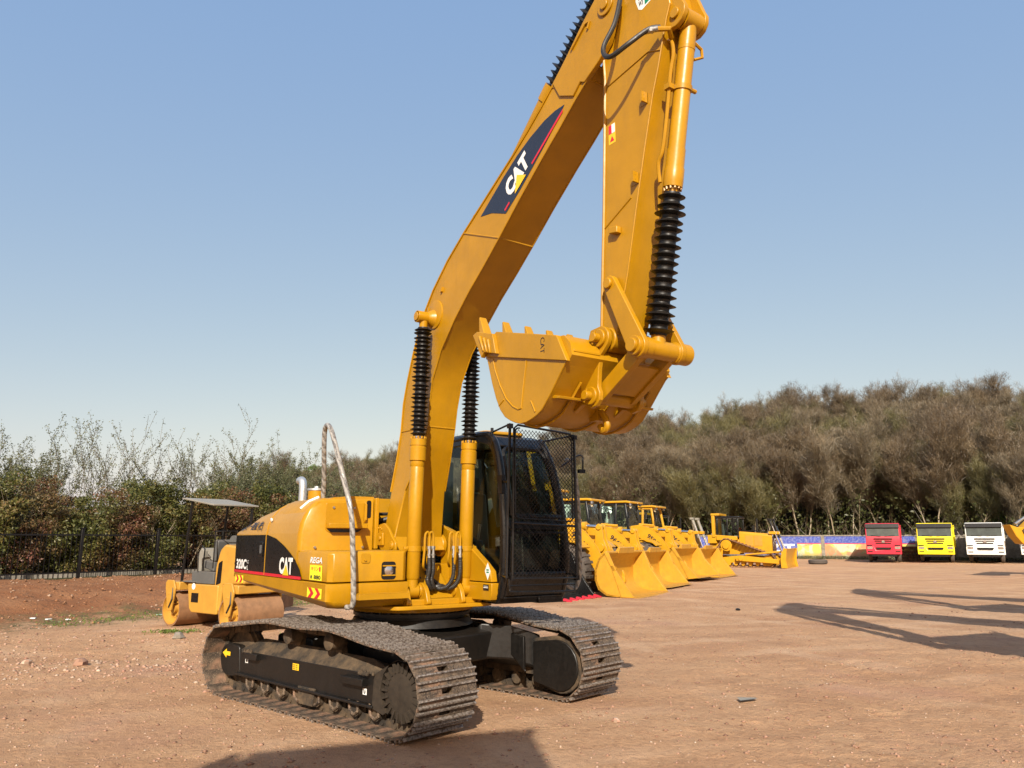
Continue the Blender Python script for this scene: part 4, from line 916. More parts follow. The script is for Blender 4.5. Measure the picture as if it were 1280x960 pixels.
vm.inputs[1].default_value = (.74, .45, .10); vm.inputs[2].default_value = (.63, 1.38, 3.08)      # thin spring haze evens out the sky
wn.links.new(vm.outputs[0], bg.inputs[0]); bg.inputs[1].default_value = .108; wn.links.new(bg.outputs[0], wo.inputs[0])
sl = bpy.data.lights.new('sun', 'SUN'); sl.energy = 4.05; sl.angle = R(.55); sl.color = (1, .92, .80)
so_ = bpy.data.objects.new('sun', sl); COL.objects.link(so_)
S = Vector((math.sin(R(SUN_AZ))*math.cos(R(SUN_EL)), math.cos(R(SUN_AZ))*math.cos(R(SUN_EL)), math.sin(R(SUN_EL))))
so_.rotation_euler = S.to_track_quat('Z', 'Y').to_euler(); so_.location = (0, -20, 30)
sc.view_settings.view_transform = 'Standard'; sc.view_settings.look = 'None'; sc.view_settings.gamma = 1; sc.view_settings.exposure = 0.88
sc.view_settings.use_curve_mapping = False
sc.render.engine = 'CYCLES'; sc.cycles.max_bounces = 6; sc.cycles.transparent_max_bounces = 24; sc.cycles.use_denoising = True

def sstep(a, b, x): t = np.clip((x-a)/(b-a), 0, 1); return t*t*(3-2*t)
_rs = np.random.RandomState(5)
_tab = _rs.rand(256, 256)
def vnoise(x, y):
    xi = np.floor(x).astype(int); yi = np.floor(y).astype(int); fx = x-xi; fy = y-yi; fx = fx*fx*(3-2*fx); fy = fy*fy*(3-2*fy)
    g = lambda i, j: _tab[i & 255, j & 255]
    return (g(xi, yi)*(1-fx)+g(xi+1, yi)*fx)*(1-fy) + (g(xi, yi+1)*(1-fx)+g(xi+1, yi+1)*fx)*fy
def fbm(x, y, o=4):
    s = 0; a = 1; t = 0
    for k in range(o): s = s + a*vnoise(x*2**k+17*k, y*2**k+31*k); t += a; a *= .5
    return s/t - .5
FA = np.array([-14.6, 22.0]); FDIR = np.array([2.7, 4.0])/math.hypot(2.7, 4.0); FN_ = np.array([FDIR[1], -FDIR[0]])   # fence line, FN_ points to the yard
WA = np.array([34.5, 70.0]); WD = np.array([-.849, .529]); WN = np.array([.529, .849])                                       # wall line, WN points to the hill
def height(x, y):
    x = np.asarray(x, float); y = np.asarray(y, float)
    d = (x-FA[0])*FN_[0] + (y-FA[1])*FN_[1]
    yard = fbm(x*.35, y*.35, 3)*.05 + fbm(x*1.7, y*1.7, 4)*.03 + (fbm(x*6, y*6, 4))*.026 + sstep(.06, .22, fbm(x*2.1+50, y*2.1, 3))*fbm(x*13, y*13, 2)*.035
    # wheel ruts running through the yard
    a = x*.94 + y*.34 + fbm(x*.2, y*.2, 2)*1.5
    yard = yard + .003*np.sin(a*0+ (y*.94 - x*.34)*9 + fbm(x*.5, y*.5, 2)*6)*sstep(.1, .3, fbm(x*.3+9, y*.3, 2)+.1)
    # paired wheel and crawler ruts curving across the yard
    for (x0, y0, ang, cur, gap, wd) in ((2.2, 6.5, 1.15, .03, 2.0, .28), (5.5, 7.0, 2.0, -.02, 2.2, .30), (-4.5, 6.5, .15, .02, 1.9, .26), (0, 14.5, .22, .015, 2.3, .35), (-8, 13, .55, -.02, 2.0, .3)):
        ca, sa = math.cos(ang), math.sin(ang); u_ = (x-x0)*ca + (y-y0)*sa; v_ = -(x-x0)*sa + (y-y0)*ca - cur*u_*u_ + fbm(u_*.5, y*0+ang*9, 2)*.25
        for g_ in (-gap/2, gap/2):
            w2 = np.exp(-((v_-g_)/wd*1.6)**4); fade = sstep(-.18, .1, fbm(u_*.35+ang*7, v_*.2, 2)+.05)
            yard = yard - w2*fade*(.014 - .010*np.abs(np.sin(u_*16+np.abs(v_-g_)*9)))
    near = np.hypot(x+1.15, y-9.2); yard = yard*(.35+.65*sstep(2.2, 3.6, near))
    rub = sstep(.05, .3, fbm(x*.6+3, y*.6, 3)+.12*np.exp(-((y-11.0-.05*x)/1.2)**2)*(x < -1.5))
    yard = yard + rub*(fbm(x*9, y*9, 3))*.035
    bank = .57*sstep(7.2, 3.2, d) + sstep(7.6, 5.5, d)*sstep(-1, 1, d)*(fbm(x*1.1, y*1.1, 4)*.34 + fbm(x*4, y*4, 3)*.16)
    bank = bank*sstep(44, 34, y)
    e = (x-WA[0])*WN[0] + (y-WA[1])*WN[1]
    hill = 11*sstep(1.5, 52, e) + sstep(4, 30, e)*fbm(x*.05, y*.05, 3)*4 
    hill = hill*(1 + .12*sstep(20, -10, x*-1+20))
    far = sstep(60, 120, e)*3
    return yard*sstep(60, 30, np.hypot(x, y)) + bank + hill + far + sstep(30, 60, np.hypot(x, y))*fbm(x*.3, y*.3, 2)*.06
def axis(lo, hi, d0, d1, step, g=1.09):
    a = list(np.arange(d0, d1+1e-6, step)); s = step; v = d0
    left = []; 
    while v > lo: s *= g; v -= s; left.append(v)
    s = step; v = d1; right = []
    while v < hi: s *= g; v += s; right.append(v)
    return np.array(left[::-1] + a + right)
gxs = axis(-500, 600, -6.5, 7.5, .055, 1.07); gys = axis(-120, 900, 4.2, 13.5, .055, 1.055)
GX, GY = np.meshgrid(gxs, gys); GZ = height(GX, GY)
nx, ny = len(gxs), len(gys)
co3 = np.stack([GX.ravel(), GY.ravel(), GZ.ravel()], 1)
ii = (np.arange(ny-1)[:, None]*nx + np.arange(nx-1)[None, :]).ravel()
fc = np.stack([ii, ii+1, ii+nx+1, ii+nx], 1)
gm = bpy.data.meshes.new('ground'); gm.vertices.add(len(co3)); gm.vertices.foreach_set('co', co3.ravel())
gm.loops.add(len(fc)*4); gm.loops.foreach_set('vertex_index', fc.ravel()); gm.polygons.add(len(fc))
gm.polygons.foreach_set('loop_start', np.arange(len(fc))*4); gm.polygons.foreach_set('loop_total', np.full(len(fc), 4))
gm.polygons.foreach_set('use_smooth', [True]*len(fc)); gm.update(); gm.validate()
go = bpy.data.objects.new('ground', gm); COL.objects.link(go); go['kind'] = 'structure'
def ground_mat():
    m, n, b, L = nt('yard_dirt')
    tc = n.nodes.new('ShaderNodeTexCoord'); P = tc.outputs['Object']
    big = noise_node(n, .16, 5, .6, vec=P, dist=.6); mid = noise_node(n, 1.1, 6, .65, vec=P, dist=.4); fine = noise_node(n, 14, 6, .72, vec=P); gr = noise_node(n, 75, 4, .7, vec=P)
    # streaks of traffic: stretched noise
    mp = n.nodes.new('ShaderNodeMapping'); mp.inputs['Rotation'].default_value = (0, 0, R(-12)); mp.inputs['Scale'].default_value = (.5, 1.3, 1); L.new(P, mp.inputs[0])
    st = noise_node(n, 1.0, 6, .65, vec=mp.outputs[0], dist=.5)
    c = mixc(n, ramp(n, big.outputs[0], [(.36, 0), (.64, 1)]).outputs[0], (.49,.280,.150), (.57,.355,.205))
    c = mixc(n, ramp(n, st.outputs[0], [(.45, 0), (.72, .5)]).outputs[0], c, (.33,.18,.095))
    c = mixc(n, ramp(n, mid.outputs[0], [(.52, 0), (.72, .55)]).outputs[0], c, (.58,.38,.22))
    c = mixc(n, ramp(n, fine.outputs[0], [(.50, 0), (.72, .7)]).outputs[0], c, (.26,.135,.068))
    c = mixc(n, ramp(n, gr.outputs[0], [(.62, 0), (.74, .8)]).outputs[0], c, (.58,.44,.32))
    ptc = noise_node(n, 3.6, 6, .7, vec=P, dist=.3)
    c = mixc(n, ramp(n, ptc.outputs[0], [(.52, 0), (.68, .5)]).outputs[0], c, (.33,.175,.095))
    # pale worn lanes where machines have driven, crossing at two angles
    for ang, scl, off in ((-20, .23, 0), (58, .19, 7)):
        mq = n.nodes.new('ShaderNodeMapping'); mq.inputs['Rotation'].default_value = (0, 0, R(ang)); mq.inputs['Location'].default_value = (off, off, 0); L.new(P, mq.inputs[0])
        wv = n.nodes.new('ShaderNodeTexWave'); wv.inputs['Scale'].default_value = scl; wv.inputs['Distortion'].default_value = 5; wv.inputs['Detail'].default_value = 4; wv.inputs['Detail Scale'].default_value = .6; wv.bands_direction = 'Y'; L.new(mq.outputs[0], wv.inputs[0])
        gate = noise_node(n, .4+off*.02, 3, .5, vec=mq.outputs[0])
        gm_ = n.nodes.new('ShaderNodeMath'); gm_.operation = 'MULTIPLY'; L.new(ramp(n, wv.outputs[0], [(.70, 0), (.86, .42)]).outputs[0], gm_.inputs[0]); L.new(ramp(n, gate.outputs[0], [(.50, 0), (.66, 1)]).outputs[0], gm_.inputs[1])
        c = mixc(n, gm_.outputs[0], c, (.62,.42,.27))
        gd_ = n.nodes.new('ShaderNodeMath'); gd_.operation = 'MULTIPLY'; L.new(ramp(n, wv.outputs[0], [(.26, .34), (.42, 0)]).outputs[0], gd_.inputs[0]); L.new(ramp(n, gate.outputs[0], [(.5, 0), (.62, 1)]).outputs[0], gd_.inputs[1])
        c = mixc(n, gd_.outputs[0], c, (.34,.185,.105))
    # pinkish crushed-brick patches
    pk = noise_node(n, .33, 4, .6, vec=P)
    c = mixc(n, ramp(n, pk.outputs[0], [(.56, 0), (.68, .55)]).outputs[0], c, (.42,.23,.155))
    # the raw red earth of the bank, and leaf litter on the hill beyond the wall
    sp = n.nodes.new('ShaderNodeSeparateXYZ'); L.new(P, sp.inputs[0])
    def lin(ax, ay, cc):
        a = n.nodes.new('ShaderNodeMath'); a.operation = 'MULTIPLY'; a.inputs[1].default_value = ax; L.new(sp.outputs[0], a.inputs[0])
        q = n.nodes.new('ShaderNodeMath'); q.operation = 'MULTIPLY_ADD'; q.inputs[1].default_value = ay; L.new(sp.outputs[1], q.inputs[0]); L.new(a.outputs[0], q.inputs[2])
        r_ = n.nodes.new('ShaderNodeMath'); r_.operation = 'ADD'; r_.inputs[1].default_value = cc; L.new(q.outputs[0], r_.inputs[0]); return r_.outputs[0]
    d = lin(FN_[0], FN_[1], -(FA[0]*FN_[0]+FA[1]*FN_[1]))
    dn = n.nodes.new('ShaderNodeMath'); dn.operation = 'MULTIPLY_ADD'; dn.inputs[1].default_value = 2.2; L.new(mid.outputs[0], dn.inputs[0]); L.new(d, dn.inputs[2])
    def mr(src, a, b_):
        q = n.nodes.new('ShaderNodeMapRange'); q.inputs[1].default_value = a; q.inputs[2].default_value = b_; L.new(src, q.inputs[0]); return q.outputs[0]
    red = mixc(n, ramp(n, mid.outputs[0], [(.4, 0), (.65, 1)]).outputs[0], (.25,.105,.045), (.33,.16,.075))
    red = mixc(n, ramp(n, fine.outputs[0], [(.5, 0), (.66, .8)]).outputs[0], red, (.13,.07,.04))
    def mul(a_, b_):
        q = n.nodes.new('ShaderNodeMath'); q.operation = 'MULTIPLY'; L.new(a_, q.inputs[0]); L.new(b_, q.inputs[1]); return q.outputs[0]
    yf = mr(sp.outputs[1], 44, 36)
    c = mixc(n, mul(mr(dn.outputs[0], 8.4, 7.4), yf), c, red)
    foot = noise_node(n, 2.3, 5, .7, vec=P)
    litter = mixc(n, foot.outputs[0], (.10,.075,.04), (.13,.12,.045))
    mlt = n.nodes.new('ShaderNodeMath'); mlt.operation = 'MULTIPLY'; L.new(mr(dn.outputs[0], 6.6, 7.3), mlt.inputs[0]); 
    m3 = n.nodes.new('ShaderNodeMath'); m3.operation = 'MULTIPLY'; L.new(mr(dn.outputs[0], 9.6, 8.6), m3.inputs[0]); L.new(ramp(n, foot.outputs[0], [(.4, 0), (.6, .9)]).outputs[0], m3.inputs[1]); L.new(m3.outputs[0], mlt.inputs[1])
    c = mixc(n, mul(mlt.outputs[0], yf), c, litter)
    e = lin(WN[0], WN[1], -(WA[0]*WN[0]+WA[1]*WN[1]))
    c = mixc(n, mr(e, -.8, .2), c, (.045,.038,.022))
    c = mixc(n, mul(mr(d, .6, -.4), yf), c, (.07,.075,.03))
    L.new(c, b.inputs['Base Color']); b.inputs['Roughness'].default_value = .92; b.inputs['Specular IOR Level'].default_value = .2
    ad = n.nodes.new('ShaderNodeMath'); ad.operation = 'MULTIPLY_ADD'; ad.inputs[1].default_value = .35; L.new(gr.outputs[0], ad.inputs[0]); L.new(fine.outputs[0], ad.inputs[2])
    a2 = n.nodes.new('ShaderNodeMath'); a2.operation = 'MULTIPLY_ADD'; a2.inputs[1].default_value = .8; L.new(mid.outputs[0], a2.inputs[0]); L.new(ad.outputs[0], a2.inputs[2])
    bump(n, a2.outputs[0], 1.0, .05, b); M['yard_dirt'] = m
ground_mat(); gm.materials.append(M['yard_dirt'])
def hgt(x, y): return float(height(np.array([x]), np.array([y]))[0])
# ================================================================== other machines
def wheel(parent, x, y, r, w, rimmat='far_yellow', name='wheel', side=1, lugs=True):
    b = MB(); h = w/2
    b.rev((x, y-h, r), (x, y+h, r), [(0, r*.58), (.02, r*.62), (.03, r*.80), (w*.12, r*.95), (w*.22, r), (w*.78, r), (w*.88, r*.95), (w-.03, r*.80), (w-.02, r*.62), (w, r*.58)], 28, cap=False)
    if lugs:
        for k in range(22):
            a = 2*math.pi*k/22; c, s = math.cos(a), math.sin(a)
            for sg in (-1, 1): b.obox((x+c*r*1.0, y+sg*h*.5, r+s*r*1.0), (-s*r*.055, 0, c*r*.055), (0, h*.44, 0), (c*r*.03, 0, s*r*.03))
    t = b.build(name, 'tyre', parent)
    b = MB(); yo = y+side*h*.45; yi = y-side*h*.5
    b.rev((x, yi, r), (x, yo, r), [(0, r*.60), (abs(yo-yi)*.5, r*.50), (abs(yo-yi)*.52, r*.30), (abs(yo-yi), r*.22)], 20)
    b.rev((x, y-h*.98, r), (x, y+h*.98, r), [(0, r*.60), (.01, r*.60), (w*.98-.01, r*.60), (w*.98, r*.60)], 20, cap=False)
    b.build('rim', rimmat, t); return t

def loader_bucket(root, mat, W_=3.1, ox=0, teeth=False, name='bucket'):
    b = MB(); h = W_/2
    prof = [(2.45, .02), (1.9, .02), (1.55, .05), (1.28, .22), (1.17, .50), (1.18, .85), (1.30, 1.15), (1.52, 1.36)]
    inn = [(2.44, .06), (1.9, .06), (1.58, .10), (1.34, .26), (1.24, .51), (1.25, .83), (1.36, 1.11), (1.56, 1.31)]
    prof = [(x+ox, z) for x, z in prof]; inn = [(x+ox, z) for x, z in inn]
    b.prism(prof + inn[::-1], -h, h)
    bk = b.build(name, mat, root, smooth=40)
    b = MB(); b.prism([(1.44+ox, 1.29), (1.62+ox, 1.30), (1.66+ox, 1.48), (1.60+ox, 1.50)], -h*.42, h*.42); b.prism([(1.46+ox, 1.30), (1.60+ox, 1.31), (1.60+ox, 1.37), (1.52+ox, 1.38)], -h, h); b.build('spill_guard', mat, bk, bevel=.01)
    for sg in (-1, 1):
        b = MB(); y0, y1 = sorted((sg*h, sg*(h-.03))); b.prism(prof[:] + [(1.66+ox, 1.30), (1.86+ox, .80), (2.30+ox, .18)], y0, y1)
        b.build('side_plate', mat, bk, bevel=.004)
        b = MB(); y0, y1 = sorted((sg*(h+.002), sg*(h+.035))); b.prism([(2.45+ox, .02), (2.05+ox, .02), (1.72+ox, .95), (1.80+ox, .93)], y0, y1); b.prism([(1.50+ox, 1.36), (1.66+ox, 1.34), (1.90+ox, .80), (1.80+ox, .78)], y0, y1); b.build('side_edge', mat, bk)
    b = MB(); b.prism([(2.45+ox, .005), (2.0+ox, .005), (2.0+ox, .018), (2.5+ox, .018), (2.62+ox, .01)], -h, h) if not teeth else b.box(2.0+ox, 2.55+ox, -h, h, .004, .018); b.build('cutting_edge', mat, bk)
    if teeth:
        for k in range(6):
            y = -h+.1+(W_-.2)*k/5
            b = MB(); b.loft([[(2.45+ox, y-.07, 0), (2.45+ox, y+.07, 0), (2.45+ox, y+.07, .09), (2.45+ox, y-.07, .09)], [(2.68+ox, y-.045, 0), (2.68+ox, y+.045, 0), (2.68+ox, y+.045, .03), (2.68+ox, y-.045, .03)]]); b.build('tooth', 'red_paint', bk)
    return bk

def make_loader(loc, rz, label, arm_text, cabstyle, group='wheel loaders parked in a row', sc_=1.0, tilt=0):
    y_ = 'far_yellow'
    root = empty('wheel_loader', loc, rz, label, 'wheel loader', group); root.scale = (sc_,)*3
    bk_ = loader_bucket(root, 'bucket_yellow'); pin = Vector((1.22, 0, .42)); bk_.rotation_euler = (0, -R(tilt), 0); bk_.location = pin - Matrix.Rotation(-R(tilt), 3, 'Y') @ pin
    # lift arms, boomerang plates
    armP = [(-.75, 2.28), (-.45, 2.38), (0, 2.28), (.45, 1.98), (.85, 1.50), (1.10, .98), (1.32, .62), (1.36, .34), (1.16, .26), (.98, .40), (.78, .70), (.52, 1.12), (.12, 1.50), (-.35, 1.78), (-.75, 1.95)]
    for sg in (-1, 1):
        b = MB(); y0, y1 = sorted((sg*.52, sg*.60)); b.prism(rpoly(armP, .06), y0, y1)
        y0, y1 = sorted((sg*.50, sg*.64)); b.cyl((1.22, y0, .42), (1.22, y1, .42), .13); b.cyl((-.62, y0, 2.12), (-.62, y1, 2.12), .13)
        b.tube([(x, sg*.60, z) for x, z in armP[2:7]], .012, 5)
        a = b.build('lift_arm', y_, root, bevel=.008)
        b = MB(); xd = Vector((.74, 0, -.62)) if sg < 0 else Vector((-.74, 0, .62)); up = Vector((.62, 0, .74)) if sg < 0 else Vector((.62, 0, .74))
        xd = Vector((.76, 0, -.65)); text_into(b, arm_text, (-.10, sg*.607, 1.86) , xd, (.65, 0, .76), .20, .66, .03) if sg < 0 else None
        if b.v: b.build('arm_number', 'dark_ink', a, smooth=0)
        b = MB(); b.cyl((-.35, sg*.40, 1.15), (.35, sg*.44, 1.30), .08); b.cyl((.3, sg*.44, 1.29), (.62, sg*.46, 1.36), .045); b.build('lift_cylinder', y_, root)
    b = MB(); b.rev((.62, -.52, 1.02), (.62, .52, 1.02), [(0, .15), (1.04, .15)], 16); b.build('cross_tube', y_, root)
    b = MB(); bc_ = [(.58, 1.50), (.62, 2.18), (.72, 2.26), (.84, 2.20), (.90, 1.72), (1.02, 1.45), (1.08, .98), (.95, .90), (.84, .96), (.74, 1.26)]
    for y0 in (-.17, .09): b.prism(rpoly(bc_, .04), y0, y0+.08)
    b.cyl((.74, -.22, 2.14), (.74, .22, 2.14), .09); b.cyl((.80, -.26, 1.48), (.80, .26, 1.48), .14); b.cyl((.98, -.2, 1.0), (.98, .2, 1.0), .08)
    b.build('bell_crank', y_, root, bevel=.008)
    b = MB(); b.prism([(.95, .94), (1.26, .78), (1.26, .90), (1.0, 1.06)], -.06, .06); b.build('bucket_link', y_, root)
    b = MB(); b.rev((-1.0, 0, 2.16), (.28, 0, 2.18), [(0, .10), (.05, .12), (1.05, .12), (1.06, .15), (1.22, .15), (1.24, .08)], 18); tc = b.build('tilt_cylinder', y_, root)
    b = MB(); b.cyl((.2, 0, 2.18), (.74, 0, 2.15), .055); b.build('rod', 'chrome', tc)
    b = MB(); b.cyl((-.6, -.2, 2.42), (.1, -.16, 2.36), .05); b.build('hose_guard', y_, root)
    # frames, axles
    b = MB(); b.prism([(-.9, .95), (-.9, 2.35), (-.45, 2.40), (.0, 1.9), (.35, 1.2), (.35, .7), (-.6, .6)], -.46, .46); b.build('front_frame', y_, root, bevel=.02)
    b = MB(); b.prism([(-1.3, .75), (-1.3, 1.45), (-4.6, 1.45), (-5.2, 1.2), (-5.2, .75), (-4.4, .6)], -.55, .55); b.cyl((-1.1, 0, .7), (-1.1, 0, 1.7), .18); b.build('rear_frame', y_, root, bevel=.02)
    for x in (.0, -3.35):
        for sg in (-1, 1): wheel(root, x, sg*1.10, .80, .62, y_, side=sg)
    for x in (.0, -3.35):
        for sg in (-1, 1):
            b = MB(); arc = [(x+.98*math.cos(a), .80+.98*math.sin(a)) for a in [R(150-i*15) for i in range(8)]]; arc2 = [(x+.93*math.cos(a), .80+.93*math.sin(a)) for a in [R(45+i*15) for i in range(8)]]
            y0, y1 = sorted((sg*.80, sg*1.42)); b.prism(arc+arc2, y0, y1); b.build('mudguard', y_, root)
    b = MB(); b.loft([[(x, -w_, 1.45), (x, -w_, z-.15), (x, -w_+.15, z), (x, w_-.15, z), (x, w_, z-.15), (x, w_, 1.45)] for x, w_, z in ((-2.35, .78, 2.42), (-4.4, .80, 2.30), (-5.1, .76, 2.15), (-5.25, .70, 2.0))])
    hd = b.build('engine_hood', y_, root, smooth=30, bevel=.03)
    b = MB(); b.prism([(-.55, 1.55), (.55, 1.55), (.50, 2.02), (-.50, 2.02)], -5.262, -5.25, 'x'); b.build('grille', 'black_paint', hd)
    b = MB(); b.tube([(-3.4, .3, 2.3), (-3.4, .3, 2.95), (-3.5, .3, 3.02)], .06, 10); b.build('exhaust_pipe', 'grey_plastic', root)
    for sg in (-1, 1):
        b = MB(); b.box(-2.3, -1.2, sg*1.0-.25, sg*1.0+.25, .95, 1.45); 
        for k in range(3): b.box(-1.9, -1.4, sg*1.35-.05, sg*1.35+.03, .5+k*.3, .54+k*.3)
        b.build('step_box', y_, root, bevel=.02)
    # cab
    cm = 'black_paint' if cabstyle == 'black' else y_
    x0, x1, w_ = -2.35, -.85, .74
    b = MB(); b.box(x0, x1, -w_, w_, 1.46, 1.95)
    top = 3.38
    P = {}
    for sg in (-1, 1):
        for (xb, xt) in ((x0, x0+.08), (-1.55, -1.52), (x1, x1-.22)):
            b.loft([[(xb-.05, sg*w_-.05, 1.95), (xb+.05, sg*w_-.05, 1.95), (xb+.05, sg*w_+.05, 1.95), (xb-.05, sg*w_+.05, 1.95)], [(xt-.05, sg*(w_-.08)-.05, top), (xt+.05, sg*(w_-.08)-.05, top), (xt+.05, sg*(w_-.08)+.05, top), (xt-.05, sg*(w_-.08)+.05, top)]])
    b.box(x0+.03, x1-.17, -w_+.04, w_-.04, top-.10, top)
    cab_ = b.build('cab', cm, root, bevel=.02)
    b = MB(); b.loft([[(x, -w_-.04, z), (x, w_+.04, z), (x, w_+.04, z+.10), (x, -w_-.04, z+.10)] for x, z in ((x0-.05, top+.002), (x1-.12, top+.002), (x1+.08, top-.03))]); rf = b.build('cab_roof', y_, cab_, bevel=.03)
    for sg in (-1, 1):
        b = MB(); b.box(x1-.02, x1+.06, sg*.55-.07, sg*.55+.07, top-.12, top-.02); b.build('work_lamp', 'chrome', rf)
        b = MB(); b.poly([(x0+.05, sg*w_, 1.97), (x1-.05, sg*w_, 1.97), (x1-.22, sg*(w_-.08), top-.1), (x0+.1, sg*(w_-.08), top-.1)]); b.build('side_window', 'cab_glass', cab_, smooth=0)
    b = MB(); b.poly([(x1, -w_+.05, 1.97), (x1, w_-.05, 1.97), (x1-.21, w_-.12, top-.1), (x1-.21, -w_+.12, top-.1)]); b.build('windscreen', 'cab_glass', cab_, smooth=0)
    b = MB(); b.poly([(x0, -w_+.05, 1.97), (x0, w_-.05, 1.97), (x0+.08, w_-.12, top-.1), (x0+.08, -w_+.12, top-.1)]); b.build('rear_window', 'cab_glass', cab_, smooth=0)
    b = MB(); b.prism([(-2.1, 1.96), (-1.55, 1.96), (-1.55, 2.25), (-1.88, 2.28), (-1.98, 2.95), (-2.1, 2.95)], -.28, .28); b.cyl((-1.15, 0, 1.95), (-1.28, 0, 2.5), .05); b.rev((-1.26, 0, 2.45), (-1.31, 0, 2.55), [(0, .20), (.03, .20)], 16); b.build('operator_seat', 'seat_vinyl', cab_, bevel=.03)
    for sg in (-1, 1):
        b = MB(); b.tube([(x1-.1, sg*.72, 3.2), (x1+.12, sg*.98, 3.1), (x1+.12, sg*.98, 2.95)], .016, 6); b.box(x1+.09, x1+.14, sg*.98-.09, sg*.98+.09, 2.68, 2.98); b.build('mirror', 'black_paint', cab_)
    for sg in (-1, 1):
        b = MB(); b.tube([(-.5, sg*.6, 1.9), (-.45, sg*.95, 2.05)], .03, 6); b.box(-.55, -.38, sg*.98-.10, sg*.98+.10, 2.0, 2.2); b.build('headlight', 'chrome', root)
    return root
HD = math.atan2(-.5, .87)
def from_edge(px, py, hx=.87, hy=-.5, back=2.45): return (px-hx*back, py-hy*back, 0)
L1 = make_loader(from_edge(4.45, 25.2), HD, 'wheel loader nearest the excavator cab, front bucket of its row', '970 H', 'black')
L2 = make_loader(from_edge(6.25, 29.5), HD+.02, 'second wheel loader of the row, small bucket tucked behind the nearest one', '966H', 'black', sc_=.96, tilt=2)
L3 = make_loader(from_edge(8.55, 34.3), HD-.03, 'wheel loader with black cab pillars under a yellow roof, third in the row', '950G', 'black', tilt=7)
L4 = make_loader(from_edge(10.3, 37.6), HD, 'wheel loader with an all yellow cab frame, farthest in the row', '966G', 'yellow', sc_=.98, tilt=1)
# black bucket resting on the ground in front of the row
bb = loader_bucket(None, 'black_paint', 2.3, ox=-1.8, teeth=True, name='loader_bucket'); bb.location = (1.45, 23.9, .0); bb.rotation_euler = (0, 0, HD)
tag(bb, 'black steel bucket with red teeth lying on the ground beside the excavator cab', 'bucket')

